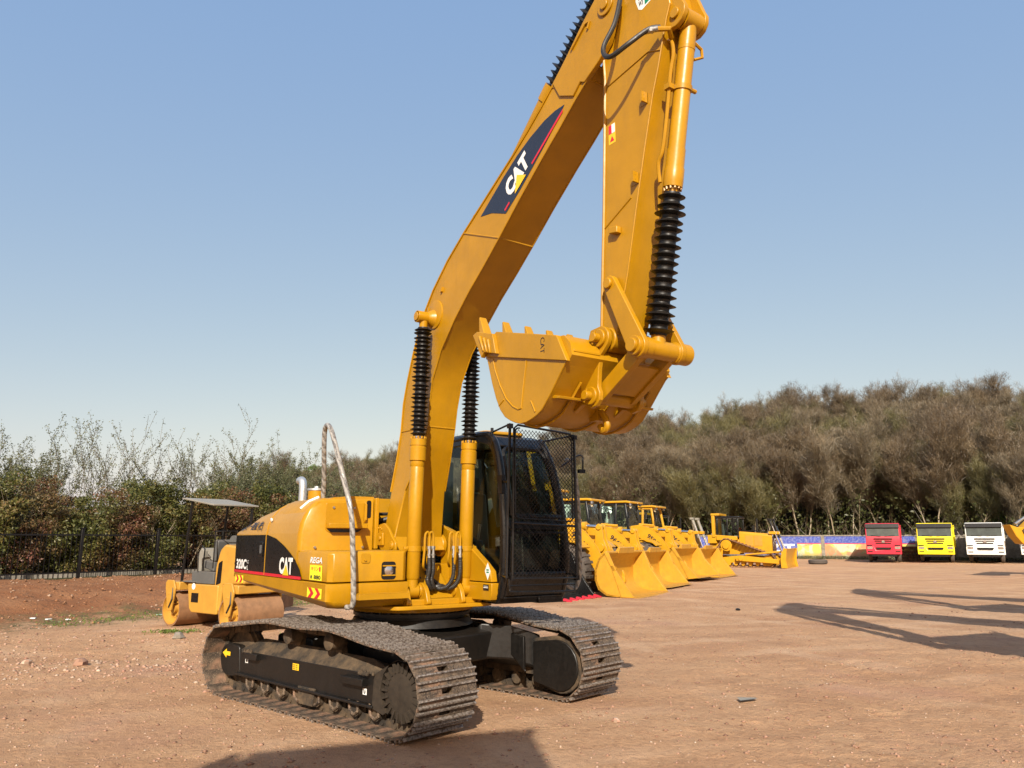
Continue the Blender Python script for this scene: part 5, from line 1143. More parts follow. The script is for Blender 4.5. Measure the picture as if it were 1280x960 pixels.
# ---- crawler dozer
def make_dozer(loc, rz, label, tint='far_yellow', rods='black_paint'):
    root = empty('bulldozer', loc, rz, label, 'bulldozer', 'bulldozers parked beyond the loaders')
    y_ = tint
    for sg in (-1, 1):
        yc = sg*1.0
        # triangular loop with the high rear sprocket
        corners = [(1.55, .45, .42), (-1.75, .42, .40), (-1.05, 1.38, .42)]
        hull = []
        def arc(cx, cz, r, a0, a1, n=10): return [(cx+r*math.cos(R(a0+(a1-a0)*i/n)), cz+r*math.sin(R(a0+(a1-a0)*i/n))) for i in range(n+1)]
        loop = arc(1.55, .45, .42, -90, 68) + arc(-1.05, 1.38, .42, 68, 145) + arc(-1.75, .42, .40, 145, 270)
        P = [Vector(p) for p in loop] + [Vector(loop[0])]; Ls = [0]
        for a, c in zip(P, P[1:]): Ls.append(Ls[-1]+(c-a).length)
        n = 42; b = MB()
        for k in range(n):
            d = Ls[-1]*k/n
            for i in range(len(P)-1):
                if Ls[i+1] >= d: break
            c = P[i].lerp(P[i+1], (d-Ls[i])/max(1e-6, Ls[i+1]-Ls[i])); t = (P[i+1]-P[i]).normalized(); nn = Vector((t.y, -t.x))
            b.obox((c.x, yc, c.y), (t.x*.105, 0, t.y*.105), (0, .28, 0), (nn.x*.012, 0, nn.y*.012)); b.obox((c.x+nn.x*.03, yc, c.y+nn.y*.03), (t.x*.015, 0, t.y*.015), (0, .28, 0), (nn.x*.03, 0, nn.y*.03))
            b.obox((c.x-nn.x*.05, yc, c.y-nn.y*.05), (t.x*.09, 0, t.y*.09), (0, .07, 0), (nn.x*.04, 0, nn.y*.04))
        b.build('crawler_track', 'drum_rust', root, smooth=0)
        b = MB(); b.prism([(-1.5, .30), (1.4, .30), (1.4, .62), (-.2, .75), (-1.4, .62)], yc-.12, yc+.12)
        for k in range(7): b.cyl((-1.4+k*.45, yc-.16, .24), (-1.4+k*.45, yc+.16, .24), .13, n=12)
        b.cyl((1.55, yc-.12, .45), (1.55, yc+.12, .45), .34, n=20); b.cyl((-1.75, yc-.12, .42), (-1.75, yc+.12, .42), .32, n=20)
        b.build('roller_frame', y_, root)
        b = MB(); b.cyl((-1.05, yc-.18, 1.38), (-1.05, yc+.22*sg+.0, 1.38), .36, n=24); b.cyl((-1.05, yc, 1.38), (-1.05, yc+sg*.33, 1.38), .22, n=20); b.build('sprocket', y_, root)
        # push arm outside the track
        b = MB(); y0, y1 = sorted((sg*1.36, sg*1.48)); b.prism([(-.4, .42), (-.4, .70), (.1, .74), (2.35, .52), (2.35, .26), (.1, .40)], y0, y1); b.cyl((-.1, sg*1.3, .58), (-.1, sg*1.55, .58), .16); b.tube([(.2, sg*1.42, .80), (2.3, sg*1.42, 1.0)], .06, 8); b.build('push_arm', y_, root, bevel=.01)
        # lift cylinders standing up at the radiator
        b = MB(); b.cyl((2.28, sg*.55, .95), (1.75, sg*.55, 2.55), .05); b.cyl((2.32, sg*.64, .95), (1.80, sg*.64, 2.6), .03); lc = b.build('lift_rod', 'chrome', root)
        b = MB(); b.cyl((1.98, sg*.55, 1.85), (1.62, sg*.55, 3.0), .085) ; b.box(1.5, 1.72, sg*.55-.13, sg*.55+.13, 2.96, 3.08); b.build('lift_cylinder', rods, root)
        b = MB(); b.box(1.55, 2.0, sg*.55-.14, sg*.55+.14, 2.08, 2.26); b.build('trunnion', y_, root, bevel=.02)
    b = MB(); b.loft([[(x, -w_, .9), (x, -w_, z-.12), (x, -w_+.12, z), (x, w_-.12, z), (x, w_, z-.12), (x, w_, .9)] for x, w_, z in ((-.35, .62, 2.28), (1.2, .60, 2.15), (1.72, .60, 2.10))]); hd = b.build('engine_hood', y_, root, bevel=.03)
    for sg in (-1, 1):
        for x in (.05, .62):
            b = MB(); y0, y1 = sorted((sg*.618, sg*.63)); b.box(x, x+.5, y0, y1, 1.35, 2.0)
            for k in range(9): b.box(x+.02, x+.48, min(y0, y1)-.006, max(y0, y1)+.006, 1.38+k*.068, 1.40+k*.068)
            b.build('louvre_panel', 'roller_yellow', hd)
    b = MB(); b.prism([(-.56, 1.0), (.56, 1.0), (.56, 2.05), (-.56, 2.05)], 1.725, 1.745, 'x'); b.build('radiator_grille', 'black_paint', hd)
    b = MB(); b.box(-.4, 1.1, -.35, .35, 2.29, 2.34); b.tube([(.75, -.2, 2.2), (.75, -.2, 3.1)], .06, 10); b.tube([(.4, .22, 2.2), (.4, .22, 2.65)], .09, 10); b.build('exhaust_pipe', 'black_paint', root)
    b = MB(); b.box(-2.3, -.35, -.62, .62, .8, 1.75); b.box(-2.35, -1.75, -.85, .85, 1.5, 2.05); b.prism([(-1.75, 1.7), (-1.75, 2.05), (-.4, 1.95), (-.4, 1.7)], -.95, -.64); b.prism([(-1.75, 1.7), (-1.75, 2.05), (-.4, 1.95), (-.4, 1.7)], .64, .95); b.build('rear_body', y_, root, bevel=.03)
    # cab and roll-over posts
    b = MB(); 
    for sg in (-1, 1):
        for xx in (-1.72, -1.05, -.36): b.box(xx-.05, xx+.05, sg*.70-.05, sg*.70+.05, 1.95, 3.12)
    b.box(-1.77, -.31, -.75, .75, 1.85, 1.98); b.box(-1.80, -.25, -.80, .80, 3.12, 3.24); cb_ = b.build('cab', 'black_paint', root, bevel=.02)
    for nm, P in (('side_window', [(-1.7, -.70, 1.98), (-.38, -.70, 1.98), (-.38, -.70, 3.12), (-1.7, -.70, 3.12)]), ('side_window', [(-1.7, .70, 1.98), (-.38, .70, 1.98), (-.38, .70, 3.12), (-1.7, .70, 3.12)]), ('windscreen', [(-.36, -.66, 1.98), (-.36, .66, 1.98), (-.36, .66, 3.12), (-.36, -.66, 3.12)])):
        b = MB(); b.poly(P); b.build(nm, 'cab_glass', cb_, smooth=0)
    b = MB(); b.prism([(-1.5, 1.98), (-1.0, 1.98), (-1.0, 2.2), (-1.35, 2.25), (-1.42, 2.85), (-1.55, 2.85)], -.28, .28); b.build('operator_seat', 'seat_vinyl', cb_, bevel=.03)
    b = MB()
    for sg in (-1, 1): b.box(-2.02, -1.82, sg*.80-.12, sg*.80+.12, 1.9, 3.36)
    b.box(-2.05, -1.5, -.95, .95, 3.30, 3.44); b.build('roll_bar', y_, root, bevel=.02)
    # blade
    b = MB(); bp = [(2.45, .03), (2.40, .30), (2.42, .65), (2.50, .98), (2.62, 1.20), (2.66, 1.18), (2.56, .96), (2.49, .65), (2.48, .32), (2.55, .03)]
    bw_ = 1.75; b.prism([(x+.1, z) for x, z in bp], -bw_, bw_); bl_ = b.build('blade', y_, root, smooth=40)
    for sg in (-1, 1):
        b = MB(); y0, y1 = sorted((sg*bw_, sg*(bw_+.04))); b.prism([(2.42, .02), (2.40, .6), (2.60, 1.22), (2.80, 1.20), (2.72, .5), (2.80, .02)], y0, y1); b.build('end_plate', y_, bl_)
    b = MB(); b.box(2.60, 2.66, -bw_, bw_, .0, .16); b.build('cutting_edge', y_, bl_)
    b = MB()
    for sg in (-1, 1): b.box(2.25, 2.5, sg*.6-.1, sg*.6+.1, .5, 1.0)
    b.box(2.25, 2.5, -1.5, 1.5, .3, .5); b.build('blade_brace', y_, bl_)
    return root
DZ1 = make_dozer((17.7-.86*2.7, 50+.51*2.7, 0), HD, 'yellow bulldozer with straight blade parked by the painted wall')
DZ2 = make_dozer((12.3-.86*2.7, 48+.51*2.7, 0), HD, 'yellow bulldozer half hidden behind the loader buckets, pale lift rods raised', rods='canopy_sheet')

# ---- dump trucks
def make_truck(loc, rz, label, paintm, group='dump trucks parked along the wall', raised=0):
    root = empty('dump_truck', loc, rz, label, 'truck', group)
    w_ = 1.22
    b = MB(); side = [(0, .72), (.05, 1.55), (-.02, 1.95), (-.28, 2.86), (-.42, 2.98), (-1.95, 3.02), (-2.05, 2.9), (-2.05, .95), (-.85, .95), (-.75, .72)]
    b.prism(side, -w_, w_); cab_ = b.build('cab', paintm, root, bevel=.05, smooth=30)
    def fx(z): return .012 + (.05 if z < 1.55 else .05+(-.07)*(z-1.55)/.4 if z < 1.95 else -.02-.26*(z-1.95)/.91)
    b = MB(); quadstrip(b, [(fx(z)+.004, -w_+.08, z) for z in (1.98, 2.4, 2.66)], [(fx(z)+.004, w_-.08, z) for z in (1.98, 2.4, 2.66)]); b.build('windscreen', 'truck_glass', cab_)
    b = MB(); b.prism([(-.24, 2.62), (-.05, 2.64), (-.14, 2.94), (-.34, 2.94)], -w_+.03, w_-.03); vs_ = b.build('sun_visor', 'black_paint', cab_, bevel=.01)
    b = MB(); b.box(.0, .0, 0, 0, 0, 0) if False else None; b.poly([(-.094, -w_+.5, 2.77), (-.094, -w_+.82, 2.77), (-.108, -w_+.82, 2.83), (-.108, -w_+.5, 2.83)]); b.build('visor_mark', 'decal_white', vs_, smooth=0)
    for z, h_, hw in ((1.74, .09, .66), (1.58, .08, .60), (1.42, .08, .54)):
        b = MB(); b.box(.04, .085, -hw, hw, z, z+h_); b.build('grille_slot', 'black_paint', cab_, bevel=.008)
    b = MB(); b.prism(rpoly([(-.12, 1.50), (.12, 1.50), (.07, 1.68), (-.07, 1.68)], .02), .075, .095, 'x'); b.build('emblem', 'chrome', cab_)
    b = MB(); b.prism([(-.55, 1.14), (.55, 1.14), (.48, .98), (-.48, .98)], .06, .10, 'x'); b.build('lower_grille', 'black_paint', cab_)
    b = MB(); b.prism([(-w_-.02, .62), (w_+.02, .62), (w_+.02, 1.22), (.70, 1.26), (.56, .92), (-.56, .92), (-.70, 1.26), (-w_-.02, 1.22)], .0, .09, 'x'); bp_ = b.build('bumper', paintm, root, bevel=.03)
    for sg in (-1, 1):
        b = MB(); y0, y1 = sorted((sg*.78, sg*1.16)); b.prism(rpoly([(y0, 1.02), (y1, 1.02), (y1, 1.20), (y0, 1.20)], .05), .09, .105, 'x'); b.build('headlight', 'chrome', bp_)
        b = MB(); b.box(.09, .10, y0, y1, 1.26, 1.33); b.build('lamp_recess', 'black_paint', bp_); b = MB(); b.box(.09, .10, y0+.02, y1-.02, .78, .86); b.build('fog_lamp', 'black_paint', bp_)
        b = MB(); b.tube([(-.1, sg*1.2, 2.6), (.12, sg*1.42, 2.55), (.12, sg*1.44, 1.95), (-.05, sg*1.22, 1.9)], .018, 6); b.box(.08, .15, sg*1.44-.11, sg*1.44+.11, 2.05, 2.5); b.build('mirror', 'black_paint', cab_, bevel=.02)
        b = MB(); y0, y1 = sorted((sg*w_, sg*(w_+.006))); b.prism(rpoly([(-.35, 1.95), (-.42, 2.75), (-1.25, 2.78), (-1.25, 1.95)], .06), y0, y1); b.build('side_window', 'truck_glass', cab_)
        b = MB(); b.tube([(.045, sg*.15, 1.99), (.0, sg*.85, 2.06)], .012, 5); b.build('wiper', 'black_paint', cab_)
    b = MB()
    for sg in (-1, 1): b.box(-8.0, -.3, sg*.42-.05, sg*.42+.05, .78, 1.05)
    b.box(-.6, .02, -.9, .9, .45, .62); b.box(-3.6, -2.6, .5, 1.1, .45, .9); b.box(-3.6, -2.6, -1.1, -.5, .45, .9); b.box(-1.6, -1.2, -.9, .9, .42, .58); b.build('chassis', 'black_paint', root, bevel=.01)
    # dump body
    pv = Matrix.Translation((-7.6, 0, 1.1)) @ Matrix.Rotation(R(-raised), 4, 'Y') @ Matrix.Translation((7.6, 0, -1.1)) if raised else None
    b = MB(pv); z0, z1 = 1.12, 2.75; x0, x1 = -8.0, -2.45
    b.box(x0, x1, -1.24, 1.24, z0, z0+.1)
    for sg in (-1, 1):
        y0, y1 = sorted((sg*1.24, sg*1.17)); b.box(x0, x1, y0, y1, z0+.1, z1)
    b.box(x1-.06, x1, -1.17, 1.17, z0+.1, z1+.1); b.box(x0, x0+.06, -1.17, 1.17, z0+.1, z1); db = b.build('dump_body', paintm, root, bevel=.01)
    b = MB(pv)
    for sg in (-1, 1):
        for k in range(8): y0, y1 = sorted((sg*1.242, sg*1.30)); xx = x0+.1+k*(x1-x0-.3)/7; b.box(xx, xx+.1, y0, y1, z0, z1)
        b.box(x0, x1, min(sg*1.242, sg*1.32), max(sg*1.242, sg*1.32), z1, z1+.1)
    b.build('body_rib', paintm, db, bevel=.01)
    for x, dual in ((-1.35, 0), (-5.4, 1), (-6.75, 1)):
        for sg in (-1, 1): wheel(root, x, sg*(1.02 if not dual else .93), .52, .30 if not dual else .55, 'canopy_sheet', side=sg, lugs=False)
    return root
glass('dark_glass2', (.10, .12, .12), .8, .08)
THD = math.atan2(-.849, -.529)
TR1 = make_truck((28.85, 61, .02), R(-116.5), 'bright red dump truck parked beside the mural, first of the row', 'red_paint')
TR2 = make_truck((32.35, 60, .02), R(-120), 'lemon yellow dump truck between the red one and the white one', 'lemon_paint')
TR3 = make_truck((35.3, 58.6, .02), R(-122), 'white dump truck seen whole, right of the yellow one', 'white_paint')
TR4 = make_truck((38.95, 57.9, .02), R(-123), 'white truck cut off by the right edge behind an excavator arm', 'white_paint')

# ---- tandem roller
def make_roller():
    root = empty('road_roller', (-5.85, 16.07, 0), math.atan2(-.61, .79), 'small yellow tandem roller with black canopy beside the hedge bank', 'roller')
    root.scale = (.9,)*3
    y_ = 'roller_yellow'
    for x in (-1.15, 1.15):
        b = MB(); b.rev((x, -.55, .38), (x, .55, .38), [(0, .34), (0.0, .38), (1.10, .38), (1.10, .34)], 36, cap=False); dr = b.build('drum', 'drum_rust', root)
        b = MB()
        for sg in (-1, 1):
            b.rev((x, sg*.555, .38), (x, sg*.40, .38), [(0, .345), (.14, .33), (.15, .10)], 30, cap=False); b.cyl((x, sg*.40, .38), (x, sg*.50, .38), .10, n=16); b.prism([(x-.17, .18), (x+.17, .18), (x+.17, .58), (x-.17, .58)], sg*.41-.01, sg*.41+.01)
            for k in range(6): a = k*math.pi/3; b.cyl((x+.16*math.cos(a), sg*.42, .38+.16*math.sin(a)), (x+.16*math.cos(a), sg*.46, .38+.16*math.sin(a)), .022, n=6)
        b.build('drum_hub', y_, dr)
        for sg in (-1, 1):
            b = MB(); y0, y1 = sorted((sg*.57, sg*.61)); b.prism(rpoly([(x-.20, .86), (x-.15, 1.02), (x+.12, 1.02), (x+.22, .84), (x+.10, .34), (x-.06, .34)], .03), y0, y1); b.box(x-.06, x+.06, y0-.004, y1+.004, .70, .74); b.build('drum_yoke', y_, root, bevel=.008)
        b = MB(); b.box(x-.30, x+.30, -.56, .56, .80, .98); b.build('yoke_beam', y_, root, bevel=.02)
        b = MB(); b.tube([(x+.12, -.60, .85), (x+.15, -.63, .60), (x+.02, -.62, .42)], .018, 6); b.build('drum_hose', 'hose_rubber', root)
    b = MB(); b.prism(rpoly([(-.50, .42), (-.62, .95), (.60, .95), (.60, .34), (-.40, .34)], .04), -.50, .50); b.build('main_frame', y_, root, bevel=.02)
    b = MB(); b.box(-.42, -.14, -.506, -.502, .56, .76); b.build('frame_recess', 'black_paint', root)
    b = MB(); b.cyl((-.35, -.505, .90), (-.35, -.509, .90), .07, n=16); b.build('round_sticker', 'decal_white', root)
    b = MB(); b.prism(rpoly([(.40, .40), (.42, 1.35), (.55, 1.70), (.72, 1.82), (1.45, 1.74), (1.52, 1.0), (.72, .95), (.64, .40)], .06), -.48, .48); hd = b.build('engine_hood', y_, root, bevel=.04)
    b = MB(); b.prism(rpoly([(.48, .95), (.66, 1.0), (.68, 1.48), (.54, 1.42)], .03), -.485, -.481); b.build('hood_opening', 'black_paint', hd)
    b = MB(); b.box(-.95, -.40, -.48, .48, .98, 1.0); b.prism([(-.60, .96), (-.62, 1.22), (.28, 1.22), (.28, .96)], -.42, .42); b.build('platform', 'grey_plastic', root, bevel=.02)
    b = MB(); b.prism(rpoly([(-.28, 1.30), (-.28, 1.46), (.10, 1.44), (.12, 1.22)], .04), -.34, .16); b.prism(rpoly([(.02, 1.44), (.12, 1.44), (.20, 1.90), (.08, 1.93)], .05), -.32, .14); b.build('operator_seat', 'seat_vinyl', root, bevel=.03)
    b = MB(); b.prism(rpoly([(-.72, 1.2), (-.55, 1.2), (-.48, 1.68), (-.64, 1.74)], .03), -.25, .25); b.cyl((-.45, -.05, 1.5), (-.33, -.05, 1.58), .02); b.rev((-.34, -.05, 1.57), (-.31, -.05, 1.59), [(0, .17), (.015, .17)], 18); b.build('console', 'canopy_sheet', root, bevel=.02)
    b = MB(); b.cyl((.42, -.10, 1.86), (.42, .42, 1.86), .15, n=18); b.build('air_filter', 'grey_plastic', root)
    b = MB(); b.tube([(-.35, -.44, 1.22), (-.38, -.44, 1.62), (-.25, -.44, 1.78), (-.12, -.44, 1.72), (-.15, -.44, 1.24)], .016, 6); b.build('grab_handle', 'black_paint', root); b = MB(); b.tube([(.25, -.44, 1.3), (.25, -.44, 2.10), (1.1, -.44, 2.10), (1.1, -.44, 1.7)], .014, 6); b.build('guard_rail', 'black_paint', root)
    for x, y in ((-.95, -.46), (-.95, .46), (.18, .46), (.18, -.46)):
        if x > 0 and y < 0: continue
        b = MB(); b.tube([(x, y, .95), (x+(.20 if x < 0 else .05), y, 2.82 if x < 0 else 2.63)], .032, 8); b.build('canopy_post', 'black_paint', root)
    b = MB(); b.loft([[(x, -.58, z), (x, .58, z), (x, .58, z+.035), (x, -.58, z+.035)] for x, z in ((-1.0, 2.84), (-.9, 2.83), (.22, 2.67), (.32, 2.66))]); b.build('canopy', 'canopy_sheet', root, bevel=.006)
    return root
make_roller()
b = MB(); b.rev((-.65, 0, .32), (.65, 0, .32), [(0, .22), (.02, .31), (1.28, .31), (1.30, .22)], 32); rd = b.build('compactor_drum', 'drum_rust', None, loc=(-5.62, 17.2, 0), rotz=R(-6))
tag(rd, 'rust brown steel drum with towing frame lying behind the excavator', 'drum')
b = MB()
b.box(-.75, .75, -.42, -.34, .50, .58); b.box(-.75, .75, .34, .42, .50, .58); b.box(-.77, -.68, -.42, .42, .30, .58); b.box(.68, .77, -.42, .42, .30, .58); b.prism([(-.75, .58), (-.75, .64), (.5, .72), (.5, .66)], -.40, -.35)
b.build('towing_frame', 'drum_rust', rd, bevel=.01)

# ---- arm of a machine reaching in at the right edge, with its body beyond the frame
def make_side_excavator():
    root = empty('excavator', (28.3, 38.0, 0), R(196), 'excavator of which only the yellow arm tip shows at the right edge', 'excavator')
    y_ = 'far_yellow'
    arm = [(5.45, 2.42), (5.0, 2.30), (4.5, 2.32), (3.6, 2.95), (2.6, 3.45), (1.6, 3.4), (.6, 2.2), (.5, 1.6), (1.0, 1.45), (2.0, 2.3), (2.9, 2.35), (4.0, 1.45), (4.8, 1.55), (5.15, 1.9)]
    b = MB(); b.prism(arm, -.22, .22); bm_ = b.build('boom', y_, root, bevel=.02)
    b = MB(); b.tube([(4.2, .235, 1.55), (4.6, .235, 1.85), (4.75, .235, 2.15), (4.55, .235, 2.28)], .04, 6); b.tube([(4.2, -.235, 1.55), (4.6, -.235, 1.85), (4.75, -.235, 2.15), (4.3, -.235, 2.5), (3.5, -.235, 2.9)], .04, 6); b.build('hose', 'hose_rubber', bm_)
    b = MB(); b.cyl((4.9, 0, 2.45), (3.2, 0, 3.3), .06); b.cyl((3.3, 0, 3.25), (2.0, 0, 3.75), .11); b.build('arm_cylinder', 'steel', root)
    b = MB(); b.box(-3.4, 1.2, -1.35, 1.35, 1.05, 2.2); b.build('house', y_, root, bevel=.1)
    b = MB(); b.box(-.3, 1.3, .35, 1.35, 1.2, 3.0); b.build('cab', 'black_paint', root, bevel=.12)
    for sg in (-1, 1):
        b = MB(); b.prism(rpoly([(-2.1, 0), (2.1, 0), (2.3, .45), (2.1, .9), (-2.1, .9), (-2.3, .45)], .2), sg*1.2-.32, sg*1.2+.32); b.build('crawler_track', 'track_steel', root, bevel=.03)
    b = MB(); b.cyl((0, 0, .5), (0, 0, 1.06), .65, n=24); b.build('slewing_ring', 'black_frame', root)
    return root
make_side_excavator()
# ================================================================== wall, fence, vegetation
def wpt(t, off=0, z=0): return Vector((WA[0]+WD[0]*t+WN[0]*off, WA[1]+WD[1]*t+WN[1]*off, z))
def mural_mat():
    m, n, b, L = nt('mural_paint')
    tc = n.nodes.new('ShaderNodeTexCoord'); P = tc.outputs['Object']; sp = n.nodes.new('ShaderNodeSeparateXYZ'); L.new(P, sp.inputs[0])
    a = noise_node(n, .9, 4, .6, vec=P, dist=1.2); f = noise_node(n, 6, 5, .7, vec=P); q = noise_node(n, .55, 3, .5, vec=P, dist=.8)
    blue = mixc(n, ramp(n, f.outputs[0], [(.45, 0), (.62, .7)]).outputs[0], (.045,.07,.32), (.20,.24,.48))
    yel = mixc(n, ramp(n, a.outputs[0], [(.46, 0), (.52, 1)]).outputs[0], (.62,.52,.10), (.60,.58,.36))
    yel = mixc(n, ramp(n, q.outputs[0], [(.55, 0), (.60, .9)]).outputs[0], yel, (.55,.22,.11))
    pat = noise_node(n, 1.4, 4, .6, vec=P, dist=2); yel = mixc(n, ramp(n, pat.outputs[0], [(.58, 0), (.63, .7)]).outputs[0], yel, (.30,.38,.18))
    def step(src, a0, b0):
        r = n.nodes.new('ShaderNodeMapRange'); r.inputs[1].default_value = a0; r.inputs[2].default_value = b0; L.new(src, r.inputs[0]); return r.outputs[0]
    c = mixc(n, step(sp.outputs[2], 1.36, 1.38), yel, (.50,.05,.10)); c = mixc(n, step(sp.outputs[2], 1.45, 1.47), c, blue)
    lowblue = mixc(n, step(sp.outputs[0], 8.7, 8.75), c, blue)
    hh = mixc(n, step(sp.outputs[2], .35, .37), lowblue, lowblue)
    g = noise_node(n, 2.5, 6, .7, vec=P)
    dirt = mixc(n, step(sp.outputs[2], .75, .0), hh, (.20,.17,.11))
    c = mixc(n, ramp(n, g.outputs[0], [(.5, 0), (.75, .6)]).outputs[0], dirt, (.36,.33,.27))
    L.new(c, b.inputs['Base Color']); b.inputs['Roughness'].default_value = .85; bump(n, f.outputs[0], .4, .01, b); M['mural_paint'] = m
    m, n, b, L = nt('old_concrete')
    f = noise_node(n, 3, 7, .7); g = noise_node(n, .7, 4, .6)
    c = mixc(n, ramp(n, f.outputs[0], [(.4, 0), (.65, 1)]).outputs[0], (.19,.165,.13), (.34,.30,.245)); c = mixc(n, ramp(n, g.outputs[0], [(.45, 0), (.65, .6)]).outputs[0], c, (.13,.12,.085))
    L.new(c, b.inputs['Base Color']); b.inputs['Roughness'].default_value = .9; bump(n, f.outputs[0], .5, .02, b); M['old_concrete'] = m
mural_mat()
wroot = empty('boundary_wall', wpt(0, 0, -.02), math.atan2(WD[1], WD[0]), 'long concrete boundary wall with a blue and yellow mural, behind the trucks', 'wall')
b = MB(); b.box(-24, 62, -.24, 0, -.3, 2.08); b.build('wall_panel', 'old_concrete', wroot, bevel=.02)      # wall axes: x along, +y faces the yard here (WN is -y)
b = MB(); b.box(-24, 62, -.30, .06, 2.08, 2.20); b.build('coping', 'old_concrete', wroot, bevel=.02)
b = MB(); b.box(-1.3, 21, .0, .02, .02, 2.07); mu = b.build('mural', 'mural_paint', wroot)
b = MB()
for s_, x in (('A', 11.6), ('Z', 10.2), ('T', 8.9)): text_into(b, s_, (x+1.1, .024, .62), (-1, 0, 0), (0, 0, 1), .75, 1.05, .05)
b.build('mural_lettering', 'decal_white', mu, smooth=0)
for k in range(-4, 11):
    b = MB(); b.box(k*6-.15+.4, k*6+.15+.4, .02, .09, 0, 2.08); b.build('wall_post', 'old_concrete', wroot, bevel=.01)
if (Vector((WN[0], WN[1], 0)).dot(Matrix.Rotation(math.atan2(WD[1], WD[0]), 3, 'Z') @ Vector((0, 1, 0)))) > 0: print('WALL SIDE FLIP NEEDED')

# ---- iron fence on the bank
def fpt(t, off=0): return Vector((FA[0]+FDIR[0]*t-FN_[0]*off, FA[1]+FDIR[1]*t-FN_[1]*off, 0))
froot = empty('iron_fence', (*fpt(0)[:2], .57), math.atan2(FDIR[1], FDIR[0]), 'black iron picket fence running along the top of the earth bank', 'fence')
for k in range(-3, 7):
    b = MB(); b.box(k*2.5-.045, k*2.5+.045, -.045, .045, -.25, 1.48); b.box(k*2.5-.06, k*2.5+.06, -.06, .06, 1.48, 1.52); b.build('fence_post', 'black_paint', froot, bevel=.006)
    if k == 6: break
    b = MB()
    for z in (.16, 1.28): b.box(k*2.5+.045, k*2.5+2.455, -.02, .02, z, z+.045)
    for j in range(16): x = k*2.5+.17+j*.145; b.box(x-.007, x+.007, -.007, .007, .02, 1.42)
    b.build('fence_panel', 'black_paint', froot)
b = MB(); fp0 = fpt(-9, 1.0); fp1 = fpt(18, 1.0); d_ = (fp1-fp0).normalized(); n_ = Vector((-d_.y, d_.x, 0))
b.obox((fp0+fp1)/2+Vector((0, 0, .62)), (fp1-fp0)/2, n_*.10, (0, 0, .07)); kb = b.build('kerb', 'old_concrete'); kb['kind'] = 'structure'

# ---- foliage builders (numpy)
def mesh_np(name, V, F, mats, mi=None, parent=None, smooth=False):
    me = bpy.data.meshes.new(name); V = np.asarray(V, np.float32); F = np.asarray(F, np.int32)
    me.vertices.add(len(V)); me.vertices.foreach_set('co', V.ravel()); k = F.shape[1]
    me.loops.add(F.size); me.loops.foreach_set('vertex_index', F.ravel()); me.polygons.add(len(F))
    me.polygons.foreach_set('loop_start', np.arange(len(F))*k); me.polygons.foreach_set('loop_total', np.full(len(F), k))
    for m_ in (mats if isinstance(mats, (list, tuple)) else [mats]): me.materials.append(M[m_])
    if mi is not None: me.polygons.foreach_set('material_index', np.asarray(mi, np.int32))
    if smooth: me.polygons.foreach_set('use_smooth', [True]*len(F))
    me.update(); me.validate()
    o = bpy.data.objects.new(name, me); COL.objects.link(o)
    if parent is not None: o.parent = parent
    return o
rs = np.random.RandomState(11)
def leaves(C, size, rs=rs, up=.35, var=.5, aspect=.5):
    n = len(C); d = rs.normal(size=(n, 3)); d[:, 2] += up*0; d /= np.linalg.norm(d, axis=1)[:, None]
    u = np.cross(d, rs.normal(size=(n, 3))); u /= np.linalg.norm(u, axis=1)[:, None]; w_ = np.cross(d, u)
    s = size*(1-var/2+var*rs.rand(n))[:, None]
    a = C - u*s*.5; c_ = C + u*s*.5; l = w_*s*aspect*.5; fold = d*s*.12
    V = np.stack([a, C-l+fold, c_, C+l+fold], 1).reshape(-1, 3); F = np.arange(4*n).reshape(n, 4)
    return V, F
def tubes_np(segs, sides=3):
    """segs: list of (p0, p1, r0, r1)"""
    S_ = np.array([[*a, *b_, r0, r1] for a, b_, r0, r1 in segs], float); p0 = S_[:, :3]; p1 = S_[:, 3:6]; r0 = S_[:, 6]; r1 = S_[:, 7]
    d = p1-p0; d /= np.maximum(1e-9, np.linalg.norm(d, axis=1))[:, None]; ref = np.where(np.abs(d[:, 2:3]) > .9, [[1., 0, 0]], [[0., 0, 1]])
    u = np.cross(d, ref); u /= np.linalg.norm(u, axis=1)[:, None]; w_ = np.cross(d, u); n = len(S_); V = []
    for r, p in ((r0, p0), (r1, p1)):
        for k in range(sides):
            a = 2*math.pi*k/sides; V.append(p + (u*math.cos(a)+w_*math.sin(a))*r[:, None])
    V = np.stack(V, 1).reshape(-1, 3); F = []
    base = np.arange(n)*2*sides
    for k in range(sides):
        j = (k+1) % sides; F.append(np.stack([base+k, base+j, base+sides+j, base+sides+k], 1))
    return V, np.concatenate(F)
def grow(rnd, base, h, stems=3, spread=.35, levels=3, n_child=5, r0=.11, clear=1):
    segs = []; tips = []
    def branch(p, d, L, r, lev):
        k = 4; q = p
        for i in range(k):
            d = (d + Vector((rnd.uniform(-.16, .16), rnd.uniform(-.16, .16), rnd.uniform(-.02, .14)))).normalized()
            e = q + d*(L/k); ra = r*(1-.75*i/k); rb = r*(1-.75*(i+1)/k); segs.append((tuple(q), tuple(e), ra, rb))
            if lev < levels and i >= (clear if lev == 0 else 0):
                for c in range(n_child if i else 2):
                    ang = rnd.uniform(0, 2*math.pi); o = Vector((math.cos(ang), math.sin(ang), rnd.uniform(.05, .95))); dd = (d*rnd.uniform(.7, 1.2) + o*rnd.uniform(.4, .8)).normalized()
                    branch(q.lerp(e, rnd.random()), dd, L*rnd.uniform(.34, .58), rb*.55, lev+1)
            q = e
        tips.append((q, d, L))
    for s_ in range(stems):
        a = rnd.uniform(0, 6.28); branch(Vector(base)+Vector((math.cos(a), math.sin(a), 0))*.15, Vector((math.cos(a)*spread, math.sin(a)*spread, 1)).normalized(), h*rnd.uniform(.72, .95), r0*rnd.uniform(.7, 1.1), 0)
    return segs, tips
